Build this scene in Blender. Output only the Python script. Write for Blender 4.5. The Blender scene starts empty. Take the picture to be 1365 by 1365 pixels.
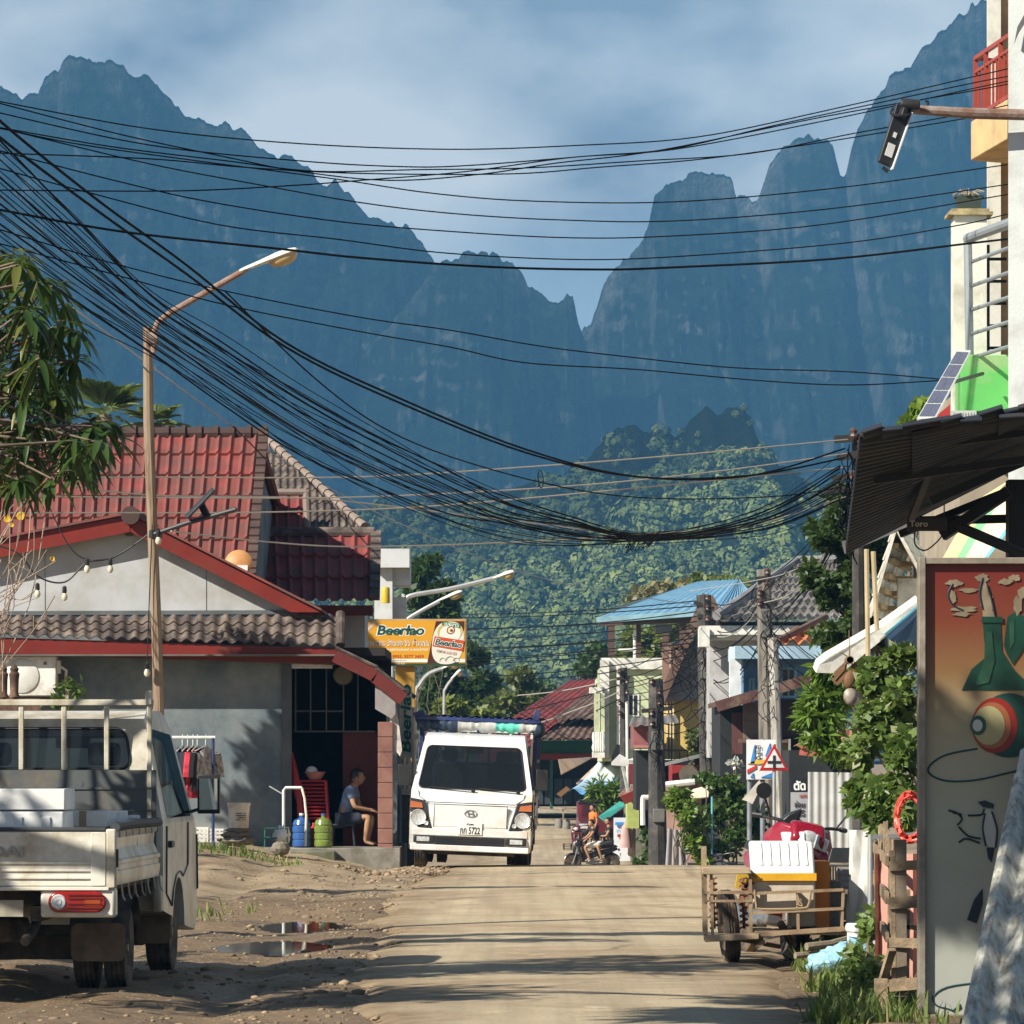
import bpy, math, random
import numpy as np
from mathutils import Vector, Matrix
random.seed(7); RNG = np.random.default_rng(11)
R = math.radians; PI = math.pi
SC = bpy.context.scene; COL = SC.collection
F, HZ, CX, EYE = 6300.0, 1008.0, 682.5, 1.6
def W(px, py, Y): return Vector(((px-CX)*Y/F, Y, EYE+(HZ-py)*Y/F))
def PX(px, Y): return (px-CX)*Y/F
def PZ(py, Y): return EYE+(HZ-py)*Y/F
# ---------------------------------------------------------------- mesh builder
class MB:
    def __init__(s): s.v=[]; s.f=[]; s.m=[]; s.cur=0
    def add(s, vs, fs):
        n=len(s.v); s.v += [tuple(v) for v in vs]; s.f += [tuple(i+n for i in f) for f in fs]; s.m += [s.cur]*len(fs); return s
    def bb(s, x0,y0,z0,x1,y1,z1):
        return s.add([(x0,y0,z0),(x1,y0,z0),(x1,y1,z0),(x0,y1,z0),(x0,y0,z1),(x1,y0,z1),(x1,y1,z1),(x0,y1,z1)],
            [(0,3,2,1),(4,5,6,7),(0,1,5,4),(1,2,6,5),(2,3,7,6),(3,0,4,7)])
    def box(s, c, d, rot=None):
        c=Vector(c); h=Vector(d)/2; vs=[]
        for k in range(8):
            p=Vector((h.x if k&1 else -h.x, h.y if k&2 else -h.y, h.z if k&4 else -h.z))
            if rot is not None: p=rot@p
            vs.append(c+p)
        return s.add(vs, [(0,2,3,1),(4,5,7,6),(0,1,5,4),(1,3,7,5),(3,2,6,7),(2,0,4,6)])
    def bar(s, p, q, w, h=None, up=(0,0,1)):
        h=h or w; p=Vector(p); q=Vector(q); d=(q-p)
        if d.length<1e-6: return s
        d.normalize(); u=Vector(up)
        if abs(d.dot(u))>.98: u=Vector((0,1,0))
        a=d.cross(u).normalized(); b=a.cross(d)
        vs=[]
        for e in (p,q):
            for i,j in ((-1,-1),(1,-1),(1,1),(-1,1)): vs.append(e+a*(i*w/2)+b*(j*h/2))
        return s.add(vs, [(0,1,2,3),(7,6,5,4),(0,4,5,1),(1,5,6,2),(2,6,7,3),(3,7,4,0)])
    def tube(s, pts, r, n=8, cap=True):
        pts=[Vector(p) for p in pts]; m=len(pts)
        rs=r if isinstance(r,(list,tuple)) else [r]*m
        vs=[]; prev=None
        for i,p in enumerate(pts):
            d=(pts[min(i+1,m-1)]-pts[max(i-1,0)])
            if d.length<1e-9: d=Vector((0,0,1))
            d.normalize()
            if prev is None:
                u=Vector((0,0,1)) if abs(d.z)<.9 else Vector((0,1,0)); a=d.cross(u).normalized()
            else:
                a=(prev-d*prev.dot(d)); a = a.normalized() if a.length>1e-6 else d.orthogonal().normalized()
            prev=a; b=d.cross(a)
            for k in range(n):
                t=2*PI*k/n; vs.append(p+(a*math.cos(t)+b*math.sin(t))*rs[i])
        fs=[(i*n+k, i*n+(k+1)%n, (i+1)*n+(k+1)%n, (i+1)*n+k) for i in range(m-1) for k in range(n)]
        if cap: fs += [tuple(range(n-1,-1,-1)), tuple(range((m-1)*n, m*n))]
        return s.add(vs, fs)
    def lathe(s, prof, n=20, at=(0,0,0), axis='z', M=None):
        vs=[]; at=Vector(at)
        for r,z in prof:
            for k in range(n):
                t=2*PI*k/n; p=Vector((r*math.cos(t), r*math.sin(t), z))
                if axis=='x': p=Vector((p.z,p.x,p.y))
                elif axis=='y': p=Vector((p.x,p.z,-p.y))
                if M is not None: p=M@p
                vs.append(at+p)
        m=len(prof)
        fs=[(i*n+k, i*n+(k+1)%n, (i+1)*n+(k+1)%n, (i+1)*n+k) for i in range(m-1) for k in range(n)]
        if prof[0][0]>1e-5: fs.append(tuple(range(n-1,-1,-1)))
        if prof[-1][0]>1e-5: fs.append(tuple(range((m-1)*n, m*n)))
        return s.add(vs, fs)
    def prism(s, poly, ext):
        poly=[Vector(p) for p in poly]; e=Vector(ext); n=len(poly)
        vs=poly+[p+e for p in poly]
        fs=[tuple(range(n)), tuple(range(2*n-1,n-1,-1))]+[(i,i+n,(i+1)%n+n,(i+1)%n) for i in range(n)]
        return s.add(vs, fs)
    def ball(s, c, r, n=10, m=7):
        c=Vector(c); rr=r if isinstance(r,(tuple,list)) else (r,r,r); vs=[]
        for i in range(1,m):
            a=PI*i/m
            for k in range(n):
                t=2*PI*k/n; vs.append((c.x+rr[0]*math.sin(a)*math.cos(t), c.y+rr[1]*math.sin(a)*math.sin(t), c.z+rr[2]*math.cos(a)))
        vs += [(c.x,c.y,c.z+rr[2]), (c.x,c.y,c.z-rr[2])]
        t0=len(vs)-2; b0=t0+1
        fs=[((i+1)*n+k,(i+1)*n+(k+1)%n,i*n+(k+1)%n,i*n+k) for i in range(m-2) for k in range(n)]
        fs += [(k,(k+1)%n,t0) for k in range(n)]+[((m-2)*n+(k+1)%n,(m-2)*n+k,b0) for k in range(n)]
        return s.add(vs, fs)
    def grid(s, fn, nu, nv, keep=None):
        vs=[fn(i/nu, j/nv) for j in range(nv+1) for i in range(nu+1)]
        fs=[]
        for j in range(nv):
            for i in range(nu):
                if keep is None or keep((i+.5)/nu,(j+.5)/nv):
                    a=j*(nu+1)+i; fs.append((a,a+1,a+nu+2,a+nu+1))
        return s.add(vs, fs)
    def wave(s, A, B, C, D, pitch, amp, rows=0, step=.02, th=.012, keep=None, k=6, sharp=0):
        """tiled or corrugated roof sheet: A-B along the eave, D-C along the ridge (over A, B)"""
        A,B,C,D=map(Vector,(A,B,C,D)); L=max((B-A).length,(C-D).length)
        n=((B-A).cross(D-A)).normalized(); n = n if n.z>=0 else -n
        nu=max(2,int(L/pitch))*k; rws=max(1,rows)
        vlist=[]
        for r in range(rws):
            vlist += [(r/rws,1.),((r+.999)/rws,0.)] if rows else [(0,0),(1,0)]
        def prof(u):
            t=(u*nu/k)%1
            if sharp: return amp*max(0.,1-abs(t-.5)/.22)**.7 if abs(t-.5)<.22 else 0
            return amp*math.sin(2*PI*t)
        for sgn in (0,):
            vs=[]
            for v,st in vlist:
                for i in range(nu+1):
                    u=i/nu; p=A.lerp(B,u).lerp(D.lerp(C,u),v); vs.append(p+n*(prof(u)+step*st))
            fs=[]; m=nu+1
            for j in range(len(vlist)-1):
                for i in range(nu):
                    if keep is None or keep((i+.5)/nu,(vlist[j][0]+vlist[j+1][0])/2): fs.append((j*m+i,j*m+i+1,j*m+m+i+1,j*m+m+i))
            s.add(vs,fs)
            if th:
                vs2=[Vector(p)-n*th for p in vs]; s.add(vs2,[tuple(reversed(f)) for f in fs])
                ed=[(i,i+1) for i in range(nu)]
                base=len(s.v)-2*len(vs)
                s.f += [(base+a+len(vs),base+b+len(vs),base+b,base+a) for a,b in ed]; s.m += [s.cur]*len(ed)
        return s
    def mesh(s, name, off=None):
        me=bpy.data.meshes.new(name); vs=s.v
        if off is not None: vs=[(a-off[0],b-off[1],c-off[2]) for a,b,c in vs]
        me.from_pydata(vs,[],s.f); me.update(); return me
    def build(s, name, mat, parent=None, world=False, bevel=0, seg=2, ang=35, flat=False, sub=0, loc=None):
        off=None
        if world and parent is not None:
            r=parent
            while r.parent: r=r.parent
            off=r.location
        if loc is not None: off=loc
        me=s.mesh(name,off); mats=mat if isinstance(mat,(list,tuple)) else [mat]
        for m in mats: me.materials.append(m)
        if len(mats)>1: me.polygons.foreach_set('material_index', s.m)
        finish(me, ang, flat)
        o=bpy.data.objects.new(name, me); COL.objects.link(o)
        if loc is not None: o.location=loc
        if parent is not None: o.parent=parent
        if bevel:
            b=o.modifiers.new('b','BEVEL'); b.width=bevel; b.segments=seg; b.limit_method='ANGLE'; b.angle_limit=R(32)
        if sub:
            b=o.modifiers.new('s','SUBSURF'); b.levels=sub; b.render_levels=sub
        return o
def finish(me, ang=35, flat=False):
    if not flat:
        me.polygons.foreach_set('use_smooth',[True]*len(me.polygons))
        try: me.set_sharp_from_angle(angle=R(ang))
        except Exception: pass
    me.update()
def tag(o, label=None, cat=None, group=None, kind=None):
    if label: o['label']=label
    if cat: o['category']=cat
    if group: o['group']=group
    if kind: o['kind']=kind
    return o
def thing(name, label, cat, loc=(0,0,0), rz=0, group=None):
    o=bpy.data.objects.new(name,None); COL.objects.link(o); o.location=loc; o.rotation_euler=(0,0,rz)
    o.empty_display_size=.1
    return tag(o,label,cat,group)
def dup(root, loc, rz=None, label=None, group=None):
    r=root.copy(); COL.objects.link(r); r.location=loc
    if rz is not None: r.rotation_euler=(root.rotation_euler[0],root.rotation_euler[1],rz)
    if label: r['label']=label
    if group: r['group']=group
    for ch in list(root.children):
        c=ch.copy(); COL.objects.link(c); c.parent=r
        for g in ch.children:
            d=g.copy(); COL.objects.link(d); d.parent=c
    return r
def npmesh(name, V, Fq, mat, parent=None, loc=None, nv=4, smooth=False):
    """big meshes from numpy: V (n,3), Fq (m,nv)"""
    me=bpy.data.meshes.new(name); V=np.asarray(V,dtype=np.float32)
    if loc is not None: V=V-np.asarray(loc,dtype=np.float32)
    me.vertices.add(len(V)); me.vertices.foreach_set('co',V.ravel())
    m=len(Fq); me.loops.add(m*nv); me.polygons.add(m)
    me.loops.foreach_set('vertex_index',np.asarray(Fq,dtype=np.int32).ravel())
    me.polygons.foreach_set('loop_start',np.arange(0,m*nv,nv,dtype=np.int32))
    me.polygons.foreach_set('loop_total',np.full(m,nv,dtype=np.int32))
    if smooth: me.polygons.foreach_set('use_smooth',np.ones(m,dtype=bool))
    me.update(calc_edges=True); me.validate()
    for k in (mat if isinstance(mat,(list,tuple)) else [mat]): me.materials.append(k)
    o=bpy.data.objects.new(name,me); COL.objects.link(o)
    if loc is not None: o.location=loc
    if parent is not None: o.parent=parent
    return o
# ---------------------------------------------------------------- noise (numpy value noise)
def _h(i,j,seed):
    n=(i*374761393+j*668265263+seed*1442695041)&0xffffffff
    n=((n^(n>>13))*1274126177)&0xffffffff
    return ((n^(n>>16))&0xffff)/65535.0
def vnoise(x,y,seed=0):
    x=np.asarray(x,dtype=np.float64); y=np.asarray(y,dtype=np.float64)
    i=np.floor(x).astype(np.int64); j=np.floor(y).astype(np.int64); u=x-i; v=y-j
    u=u*u*(3-2*u); v=v*v*(3-2*v)
    a=_h(i,j,seed); b=_h(i+1,j,seed); c=_h(i,j+1,seed); d=_h(i+1,j+1,seed)
    return (a*(1-u)+b*u)*(1-v)+(c*(1-u)+d*u)*v
def fbm(x,y,seed=0,oct=4,gain=.5):
    t=0; a=1; n=0
    for k in range(oct):
        t=t+a*vnoise(np.asarray(x)*2**k,np.asarray(y)*2**k,seed+k*17); n+=a; a*=gain
    return t/n-.5
# ---------------------------------------------------------------- materials
MATS={}
def _nt(name):
    m=bpy.data.materials.new(name); m.use_nodes=True; nt=m.node_tree; nt.nodes.clear()
    out=nt.nodes.new('ShaderNodeOutputMaterial'); p=nt.nodes.new('ShaderNodeBsdfPrincipled')
    nt.links.new(p.outputs[0],out.inputs['Surface']); return m,nt,p,out
def N(nt,t,**kw):
    n=nt.nodes.new(t)
    for k,v in kw.items():
        if k in n.inputs: n.inputs[k].default_value=v
        else: setattr(n,k,v)
    return n
def mixc(nt,fac,a,b,mode='MIX'):
    n=nt.nodes.new('ShaderNodeMix'); n.data_type='RGBA'; n.blend_type=mode
    for sock,val in ((n.inputs[0],fac),(n.inputs[6],a),(n.inputs[7],b)):
        if hasattr(val,'is_output'): nt.links.new(val,sock)
        elif isinstance(val,(int,float)): sock.default_value=val
        else: sock.default_value=tuple(val)+((1,) if len(val)==3 else ())
    return n.outputs[2]
def noise_fac(nt,vec,scale,lo,hi,detail=4,rough=.55,dist=0):
    n=N(nt,'ShaderNodeTexNoise',Scale=scale,Detail=detail,Roughness=rough,Distortion=dist); nt.links.new(vec,n.inputs['Vector'])
    mr=N(nt,'ShaderNodeMapRange'); mr.inputs[1].default_value=lo; mr.inputs[2].default_value=hi; nt.links.new(n.outputs[0],mr.inputs[0])
    return mr.outputs[0]
def mat(name, col, rough=.6, metal=0., var=.22, scale=2.5, bump=.15, bscale=30, dirt=None, spec=.4, stretch=None, coat=0, dist=.01):
    """general worn surface; dirt=(colour, amount 0..1, scale)"""
    if name in MATS: return MATS[name]
    m,nt,p,out=_nt(name); tc=N(nt,'ShaderNodeTexCoord'); vec=tc.outputs['Object']
    if stretch:
        mp=N(nt,'ShaderNodeMapping'); mp.inputs['Scale'].default_value=stretch; nt.links.new(vec,mp.inputs[0]); vec=mp.outputs[0]
    f=noise_fac(nt,vec,scale,.3,.7)
    c=mixc(nt,f,[x*(1-var) for x in col],[min(1,x*(1+var)) for x in col])
    if dirt:
        dc,am,ds=dirt; f2=noise_fac(nt,vec,ds,.62-am*.45,.82-am*.3,6,.65)
        c=mixc(nt,f2,c,dc)
    nt.links.new(c,p.inputs['Base Color'])
    p.inputs['Roughness'].default_value=rough; p.inputs['Metallic'].default_value=metal; p.inputs['Specular IOR Level'].default_value=spec
    if coat: p.inputs['Coat Weight'].default_value=coat; p.inputs['Coat Roughness'].default_value=.15
    if bump:
        n=N(nt,'ShaderNodeTexNoise',Scale=bscale,Detail=5.,Roughness=.6); nt.links.new(vec,n.inputs['Vector'])
        b=N(nt,'ShaderNodeBump',Strength=bump,Distance=dist); nt.links.new(n.outputs[0],b.inputs['Height']); nt.links.new(b.outputs[0],p.inputs['Normal'])
    MATS[name]=m; return m
def leafmat(name, a, b, trans=.25, rough=.45, c3=None):
    if name in MATS: return MATS[name]
    m,nt,p,out=_nt(name); g=N(nt,'ShaderNodeNewGeometry')
    tc=N(nt,'ShaderNodeTexCoord'); f2=noise_fac(nt,tc.outputs['Object'],.9,.3,.7)
    mx=N(nt,'ShaderNodeMath',operation='MULTIPLY_ADD'); nt.links.new(f2,mx.inputs[0]); mx.inputs[1].default_value=.45
    m2=N(nt,'ShaderNodeMath',operation='MULTIPLY'); nt.links.new(g.outputs['Random Per Island'],m2.inputs[0]); m2.inputs[1].default_value=.55
    nt.links.new(m2.outputs[0],mx.inputs[2])
    c=mixc(nt,mx.outputs[0],a,b)
    if c3:
        gt=N(nt,'ShaderNodeMath',operation='GREATER_THAN'); nt.links.new(g.outputs['Random Per Island'],gt.inputs[0]); gt.inputs[1].default_value=.9
        c=mixc(nt,gt.outputs[0],c,c3)
    nt.links.new(c,p.inputs['Base Color']); p.inputs['Roughness'].default_value=rough; p.inputs['Specular IOR Level'].default_value=.35
    t=N(nt,'ShaderNodeBsdfTranslucent'); tcx=mixc(nt,.5,c,(.25,.35,.05)); nt.links.new(tcx,t.inputs[0])
    ms=N(nt,'ShaderNodeMixShader'); ms.inputs[0].default_value=trans
    nt.links.new(p.outputs[0],ms.inputs[1]); nt.links.new(t.outputs[0],ms.inputs[2]); nt.links.new(ms.outputs[0],out.inputs['Surface'])
    MATS[name]=m; return m
def glass(name='tinted_glass', col=(.02,.025,.03), alpha=.75):
    if name in MATS: return MATS[name]
    m,nt,p,out=_nt(name); p.inputs['Base Color'].default_value=col+(1,); p.inputs['Roughness'].default_value=.03; p.inputs['Specular IOR Level'].default_value=.7
    tr=N(nt,'ShaderNodeBsdfTransparent'); tr.inputs[0].default_value=(.8,.84,.84,1)
    ms=N(nt,'ShaderNodeMixShader'); ms.inputs[0].default_value=alpha
    nt.links.new(tr.outputs[0],ms.inputs[1]); nt.links.new(p.outputs[0],ms.inputs[2]); nt.links.new(ms.outputs[0],out.inputs['Surface'])
    MATS[name]=m; return m
# ---------------------------------------------------------------- writing
def text_mesh(body, w, h, bold=0., shear=0., depth=.004):
    """mesh of the words, w x h, centred, facing -y in the xz plane"""
    cu=bpy.data.curves.new('words','FONT'); cu.body=body; cu.size=1; cu.extrude=depth/2; cu.offset=bold; cu.shear=shear; cu.resolution_u=3
    o=bpy.data.objects.new('words',cu); COL.objects.link(o); dg=bpy.context.evaluated_depsgraph_get(); dg.update()
    me=bpy.data.meshes.new_from_object(o.evaluated_get(dg)); bpy.data.objects.remove(o); bpy.data.curves.remove(cu)
    n=len(me.vertices); co=np.zeros(n*3,dtype=np.float32); me.vertices.foreach_get('co',co); co=co.reshape(-1,3)
    if n==0: return me
    lo=co.min(0); hi=co.max(0); sx=w/max(hi[0]-lo[0],1e-6); sz=(h/max(hi[1]-lo[1],1e-6)) if h else sx
    out=np.stack([(co[:,0]-(lo[0]+hi[0])/2)*sx, -co[:,2], (co[:,1]-(lo[1]+hi[1])/2)*sz],1)
    me.vertices.foreach_set('co',out.ravel().astype(np.float32)); me.update(); return me
def words(name, body, w, h, m, parent, M, bold=0., shear=0., depth=.004):
    me=text_mesh(body,w,h,bold,shear,depth); me.transform(M); me.materials.clear(); me.materials.append(m)
    o=bpy.data.objects.new(name,me); COL.objects.link(o); o.parent=parent; return o
def TR(x,y,z,rx=0,ry=0,rz=0): return Matrix.Translation((x,y,z))@Matrix.Rotation(rz,4,'Z')@Matrix.Rotation(rx,4,'X')@Matrix.Rotation(ry,4,'Y')
# ---------------------------------------------------------------- foliage
def leaves(clumps, size, seed=1, asp=.5, up=.35, droop=0.):
    """clumps: (x,y,z, rx,ry,rz, n). returns V, F of folded leaf rhombs"""
    rg=np.random.default_rng(seed); P=[]; cl=[]
    for x,y,z,a,b,c,n in clumps:          # break big clumps into uneven sprays
        if n<150: cl.append((x,y,z,a,b,c,n)); continue
        k=7; w=rg.random(k)+.35; w/=w.sum()
        for q in range(k):
            d=rg.normal(size=3); d/=np.linalg.norm(d); d*=rg.random()**.4*.72; s=.28+.26*rg.random()
            cl.append((x+d[0]*a,y+d[1]*b,z+d[2]*c,a*s,b*s,c*s,int(n*w[q])+1))
    for x,y,z,a,b,c,n in cl:
        d=rg.normal(size=(n,3)); d/=np.linalg.norm(d,axis=1)[:,None]
        r=rg.random(n)**.45
        P.append(np.array([x,y,z])+d*r[:,None]*np.array([a,b,c]))
    P=np.concatenate(P); n=len(P)
    nrm=rg.normal(size=(n,3)); nrm[:,2]=np.abs(nrm[:,2])+up; nrm/=np.linalg.norm(nrm,axis=1)[:,None]
    t=rg.normal(size=(n,3)); t[:,2]-=droop; t-=nrm*(t*nrm).sum(1)[:,None]; t/=np.linalg.norm(t,axis=1)[:,None]
    bq=np.cross(nrm,t); s=size*(.6+.8*rg.random(n))[:,None]
    V=np.stack([P, P+t*s*.5+bq*s*asp*.5+nrm*s*.08, P+t*s, P+t*s*.5-bq*s*asp*.5+nrm*s*.08],1).reshape(-1,3)
    return V, np.arange(n*4).reshape(-1,4)
def limb(mb, p, q, r0, r1, seed=0, wob=.06, k=6):
    rg=random.Random(seed); p=Vector(p); q=Vector(q); L=(q-p).length
    pts=[]; rs=[]
    for i in range(k+1):
        t=i/k; o=Vector((rg.uniform(-1,1),rg.uniform(-1,1),rg.uniform(-.5,.5)))*L*wob*math.sin(PI*t)
        pts.append(p.lerp(q,t)+o); rs.append(r0+(r1-r0)*t)
    mb.tube(pts,rs,7)
BARK=lambda: mat('bark',(.16,.12,.085),.9,bump=.6,bscale=14,scale=4,var=.35)
def tree(name, label, cat, base, h, spread, clumps, leaf, lm, seed=1, group=None, asp=.5, trunk_r=.18, droop=0.):
    """clumps relative to the base"""
    t=thing(name,label,cat,base,0,group); mb=MB(); rg=random.Random(seed)
    fork=h*.45
    limb(mb,(0,0,-.2),(rg.uniform(-.1,.1)*spread,0,fork),trunk_r,trunk_r*.65,seed,.04)
    for k,c in enumerate(clumps[:14]):
        limb(mb,(0,0,fork*(.75+.25*rg.random())),(c[0],c[1],c[2]),trunk_r*.42,trunk_r*.08,seed+k,.08)
    mb.build('trunk',BARK(),t)
    V,Fq=leaves(clumps,leaf,seed,asp,.35,droop); npmesh('crown',V,Fq,lm,t); return t
def crown(h0,h1,rx,ry,n,k,seed,r=.45):
    """k clumps filling an ellipsoid between h0 and h1 with n leaves in all"""
    rg=random.Random(seed); out=[]
    for i in range(k):
        a=rg.uniform(0,2*PI); z=rg.uniform(-1,1); q=math.sqrt(max(0,1-z*z))*rg.uniform(.45,1.)
        s=rg.uniform(.6,1.25)*r
        out.append((q*rx*math.cos(a), q*ry*math.sin(a), (h0+h1)/2+z*(h1-h0)/2*.85, s*rx, s*ry, s*(h1-h0)*.38, int(n/k*s/r)))
    return out
# ================================================================ camera, light, sky
cam=bpy.data.cameras.new('camera'); co=bpy.data.objects.new('camera',cam); COL.objects.link(co); SC.camera=co
cam.sensor_fit='HORIZONTAL'; cam.sensor_width=36; cam.lens=36*F/1365; co.location=(0,0,EYE); co.rotation_euler=(R(90),0,0)
cam.shift_y=(HZ-682.5)/1365; cam.clip_start=.5; cam.clip_end=20000
SUN_D=Vector((.57,.44,-.52)).normalized()
el=math.asin(-SUN_D.z); az=math.atan2(-SUN_D.x,-SUN_D.y)       # azimuth of the sun from +y, clockwise
sl=bpy.data.lights.new('sun','SUN'); sl.energy=5.; sl.angle=R(.5); sl.color=(1.,.93,.80)
so=bpy.data.objects.new('sun',sl); COL.objects.link(so); so.rotation_euler=SUN_D.to_track_quat('-Z','Y').to_euler(); so.location=(-40,-30,60)
wd=bpy.data.worlds.new('World'); SC.world=wd; wd.use_nodes=True; nt=wd.node_tree; nt.nodes.clear()
out=N(nt,'ShaderNodeOutputWorld'); sky=N(nt,'ShaderNodeTexSky'); sky.sky_type='NISHITA'; sky.sun_disc=False
sky.sun_elevation=el; sky.sun_rotation=az; sky.dust_density=.3; sky.air_density=.8
bg=N(nt,'ShaderNodeBackground'); bg.inputs[1].default_value=.05; nt.links.new(sky.outputs[0],bg.inputs[0])
tc=N(nt,'ShaderNodeTexCoord'); mp=N(nt,'ShaderNodeMapping'); mp.inputs['Scale'].default_value=(1,.6,1.9); mp.inputs['Location'].default_value=(3.12,0.,1.95); nt.links.new(tc.outputs['Generated'],mp.inputs[0])
n1=N(nt,'ShaderNodeTexNoise',Scale=13.,Detail=6.,Roughness=.5,Distortion=.1); nt.links.new(mp.outputs[0],n1.inputs[0])
r1=N(nt,'ShaderNodeValToRGB'); e=r1.color_ramp.elements
e[0].position=.37; e[0].color=(.20,.245,.295,1); e[1].position=.62; e[1].color=(.60,.62,.61,1); q=e.new(.47); q.color=(.39,.425,.445,1)
nt.links.new(n1.outputs[0],r1.inputs[0])
bg2=N(nt,'ShaderNodeBackground'); bg2.inputs[1].default_value=1.36; sz=N(nt,'ShaderNodeSeparateXYZ'); nt.links.new(tc.outputs['Generated'],sz.inputs[0]); ml=N(nt,'ShaderNodeMapRange'); ml.interpolation_type='SMOOTHSTEP'; ml.inputs[1].default_value=.085; ml.inputs[2].default_value=.125; nt.links.new(sz.outputs[2],ml.inputs[0]); nt.links.new(mixc(nt,ml.outputs[0],(.27,.38,.47),r1.outputs[0]),bg2.inputs[0])
mxs=N(nt,'ShaderNodeMixShader'); mh=N(nt,'ShaderNodeMapRange'); mh.interpolation_type='SMOOTHSTEP'; mh.inputs[1].default_value=.2; mh.inputs[2].default_value=.42; mh.inputs[3].default_value=.95; mh.inputs[4].default_value=.05; nt.links.new(sz.outputs[2],mh.inputs[0]); fy=N(nt,'ShaderNodeMapRange'); fy.interpolation_type='SMOOTHSTEP'; fy.inputs[1].default_value=.35; fy.inputs[2].default_value=.9; fy.inputs[3].default_value=.12; nt.links.new(sz.outputs[1],fy.inputs[0]); mm=N(nt,'ShaderNodeMath',operation='MULTIPLY'); nt.links.new(mh.outputs[0],mm.inputs[0]); nt.links.new(fy.outputs[0],mm.inputs[1]); nt.links.new(mm.outputs[0],mxs.inputs[0]);  nt.links.new(bg.outputs[0],mxs.inputs[1]); nt.links.new(bg2.outputs[0],mxs.inputs[2])
nt.links.new(mxs.outputs[0],out.inputs[0])
SC.view_settings.view_transform='Standard'; SC.view_settings.look='None'; SC.view_settings.gamma=1; SC.view_settings.exposure=.74
SC.render.engine='CYCLES'; SC.cycles.use_denoising=True
try: SC.cycles.denoiser='OPENIMAGEDENOISE'
except Exception: pass
SC.cycles.max_bounces=6; SC.cycles.diffuse_bounces=3; SC.cycles.glossy_bounces=3; SC.cycles.transmission_bounces=4; SC.cycles.transparent_max_bounces=12; SC.cycles.volume_bounces=0
SC.cycles.sample_clamp_indirect=4; SC.cycles.caustics_reflective=False; SC.cycles.caustics_refractive=False
# haze
def haze():
    mb=MB(); mb.bb(-2300,-140,-4.2,2300,5350,790)
    m=bpy.data.materials.new('haze_air'); m.use_nodes=True; nt=m.node_tree; nt.nodes.clear()
    o=N(nt,'ShaderNodeOutputMaterial'); v=N(nt,'ShaderNodeVolumePrincipled')
    v.inputs['Color'].default_value=(.19,.55,1.,1); v.inputs['Density'].default_value=.000205; v.inputs['Anisotropy'].default_value=0.
    nt.links.new(v.outputs[0],o.inputs['Volume'])
    tag(mb.build('haze',m,flat=True),None,None,None,'stuff')
haze()
# ================================================================ ground
def sst(a,b,x): t=np.clip((np.asarray(x,float)-a)/(b-a),0,1); return t*t*(3-2*t)
GY=[-200,68.3,70.5,74,80,90,105,125,150,180,200,250,300,400,7000]; GH=[0,0,-.05,-.16,-.48,-1.02,-1.6,-1.95,-2.05,-1.55,-1.1,-.5,-.2,0,0]
def road_l(y): return np.interp(y,[0,28,38,52,60,66,69,200],[-.9,-1.0,-1.25,-1.5,-1.45,-1.2,-1.2,-1.4])
def road_r(y): return np.interp(y,[0,28,36,45,60,80,200],[1.75,1.8,2.1,2.6,3.3,4.2,4.3])
def gz(x,y):
    x=np.asarray(x,float); y=np.asarray(y,float)
    h=np.interp(y,GY,GH)
    h=h+.34*sst(-1.7,-4.3,x)*sst(54,67,y)*(1-sst(82,95,y))
    h=h+.12*sst(2.6,3.4,x)*(1-sst(45,60,y))
    return h
def gzd(x,y):
    """with the ruts and lumps of the dirt beside the road"""
    x=np.asarray(x,float); y=np.asarray(y,float)
    off=sst(.15,.9,road_l(y)-x)*sst(20,26,y)*(1-sst(68,71,y))+.6*sst(.1,.6,x-road_r(y))*sst(20,26,y)*(1-sst(60,66,y))
    pm=np.exp(-(((x+1.95)/.8)**2+((y-45.6)/2.2)**2)**2)+np.exp(-(((x+2.05)/.95)**2+((y-40.6)/2.0)**2)**2)
    n=(fbm(x*.9,y*.45,3,3)*.12+fbm(x*4.5,y*2.2,8,3)*.07-.05*np.exp(-((x+1.9)/.25)**2)-.05*np.exp(-((x+3.3)/.25)**2))*(1-np.clip(pm,0,1)*.72)
    pud=np.exp(-(((x+1.95)/.55)**2+((y-45.6)/1.7)**2)**2)*.06+np.exp(-(((x+2.05)/.7)**2+((y-40.6)/1.6)**2)**2)*.06
    return gz(x,y)+off*(n-.01)-pud
def g1(x,y): return float(gzd(x,y))
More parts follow.
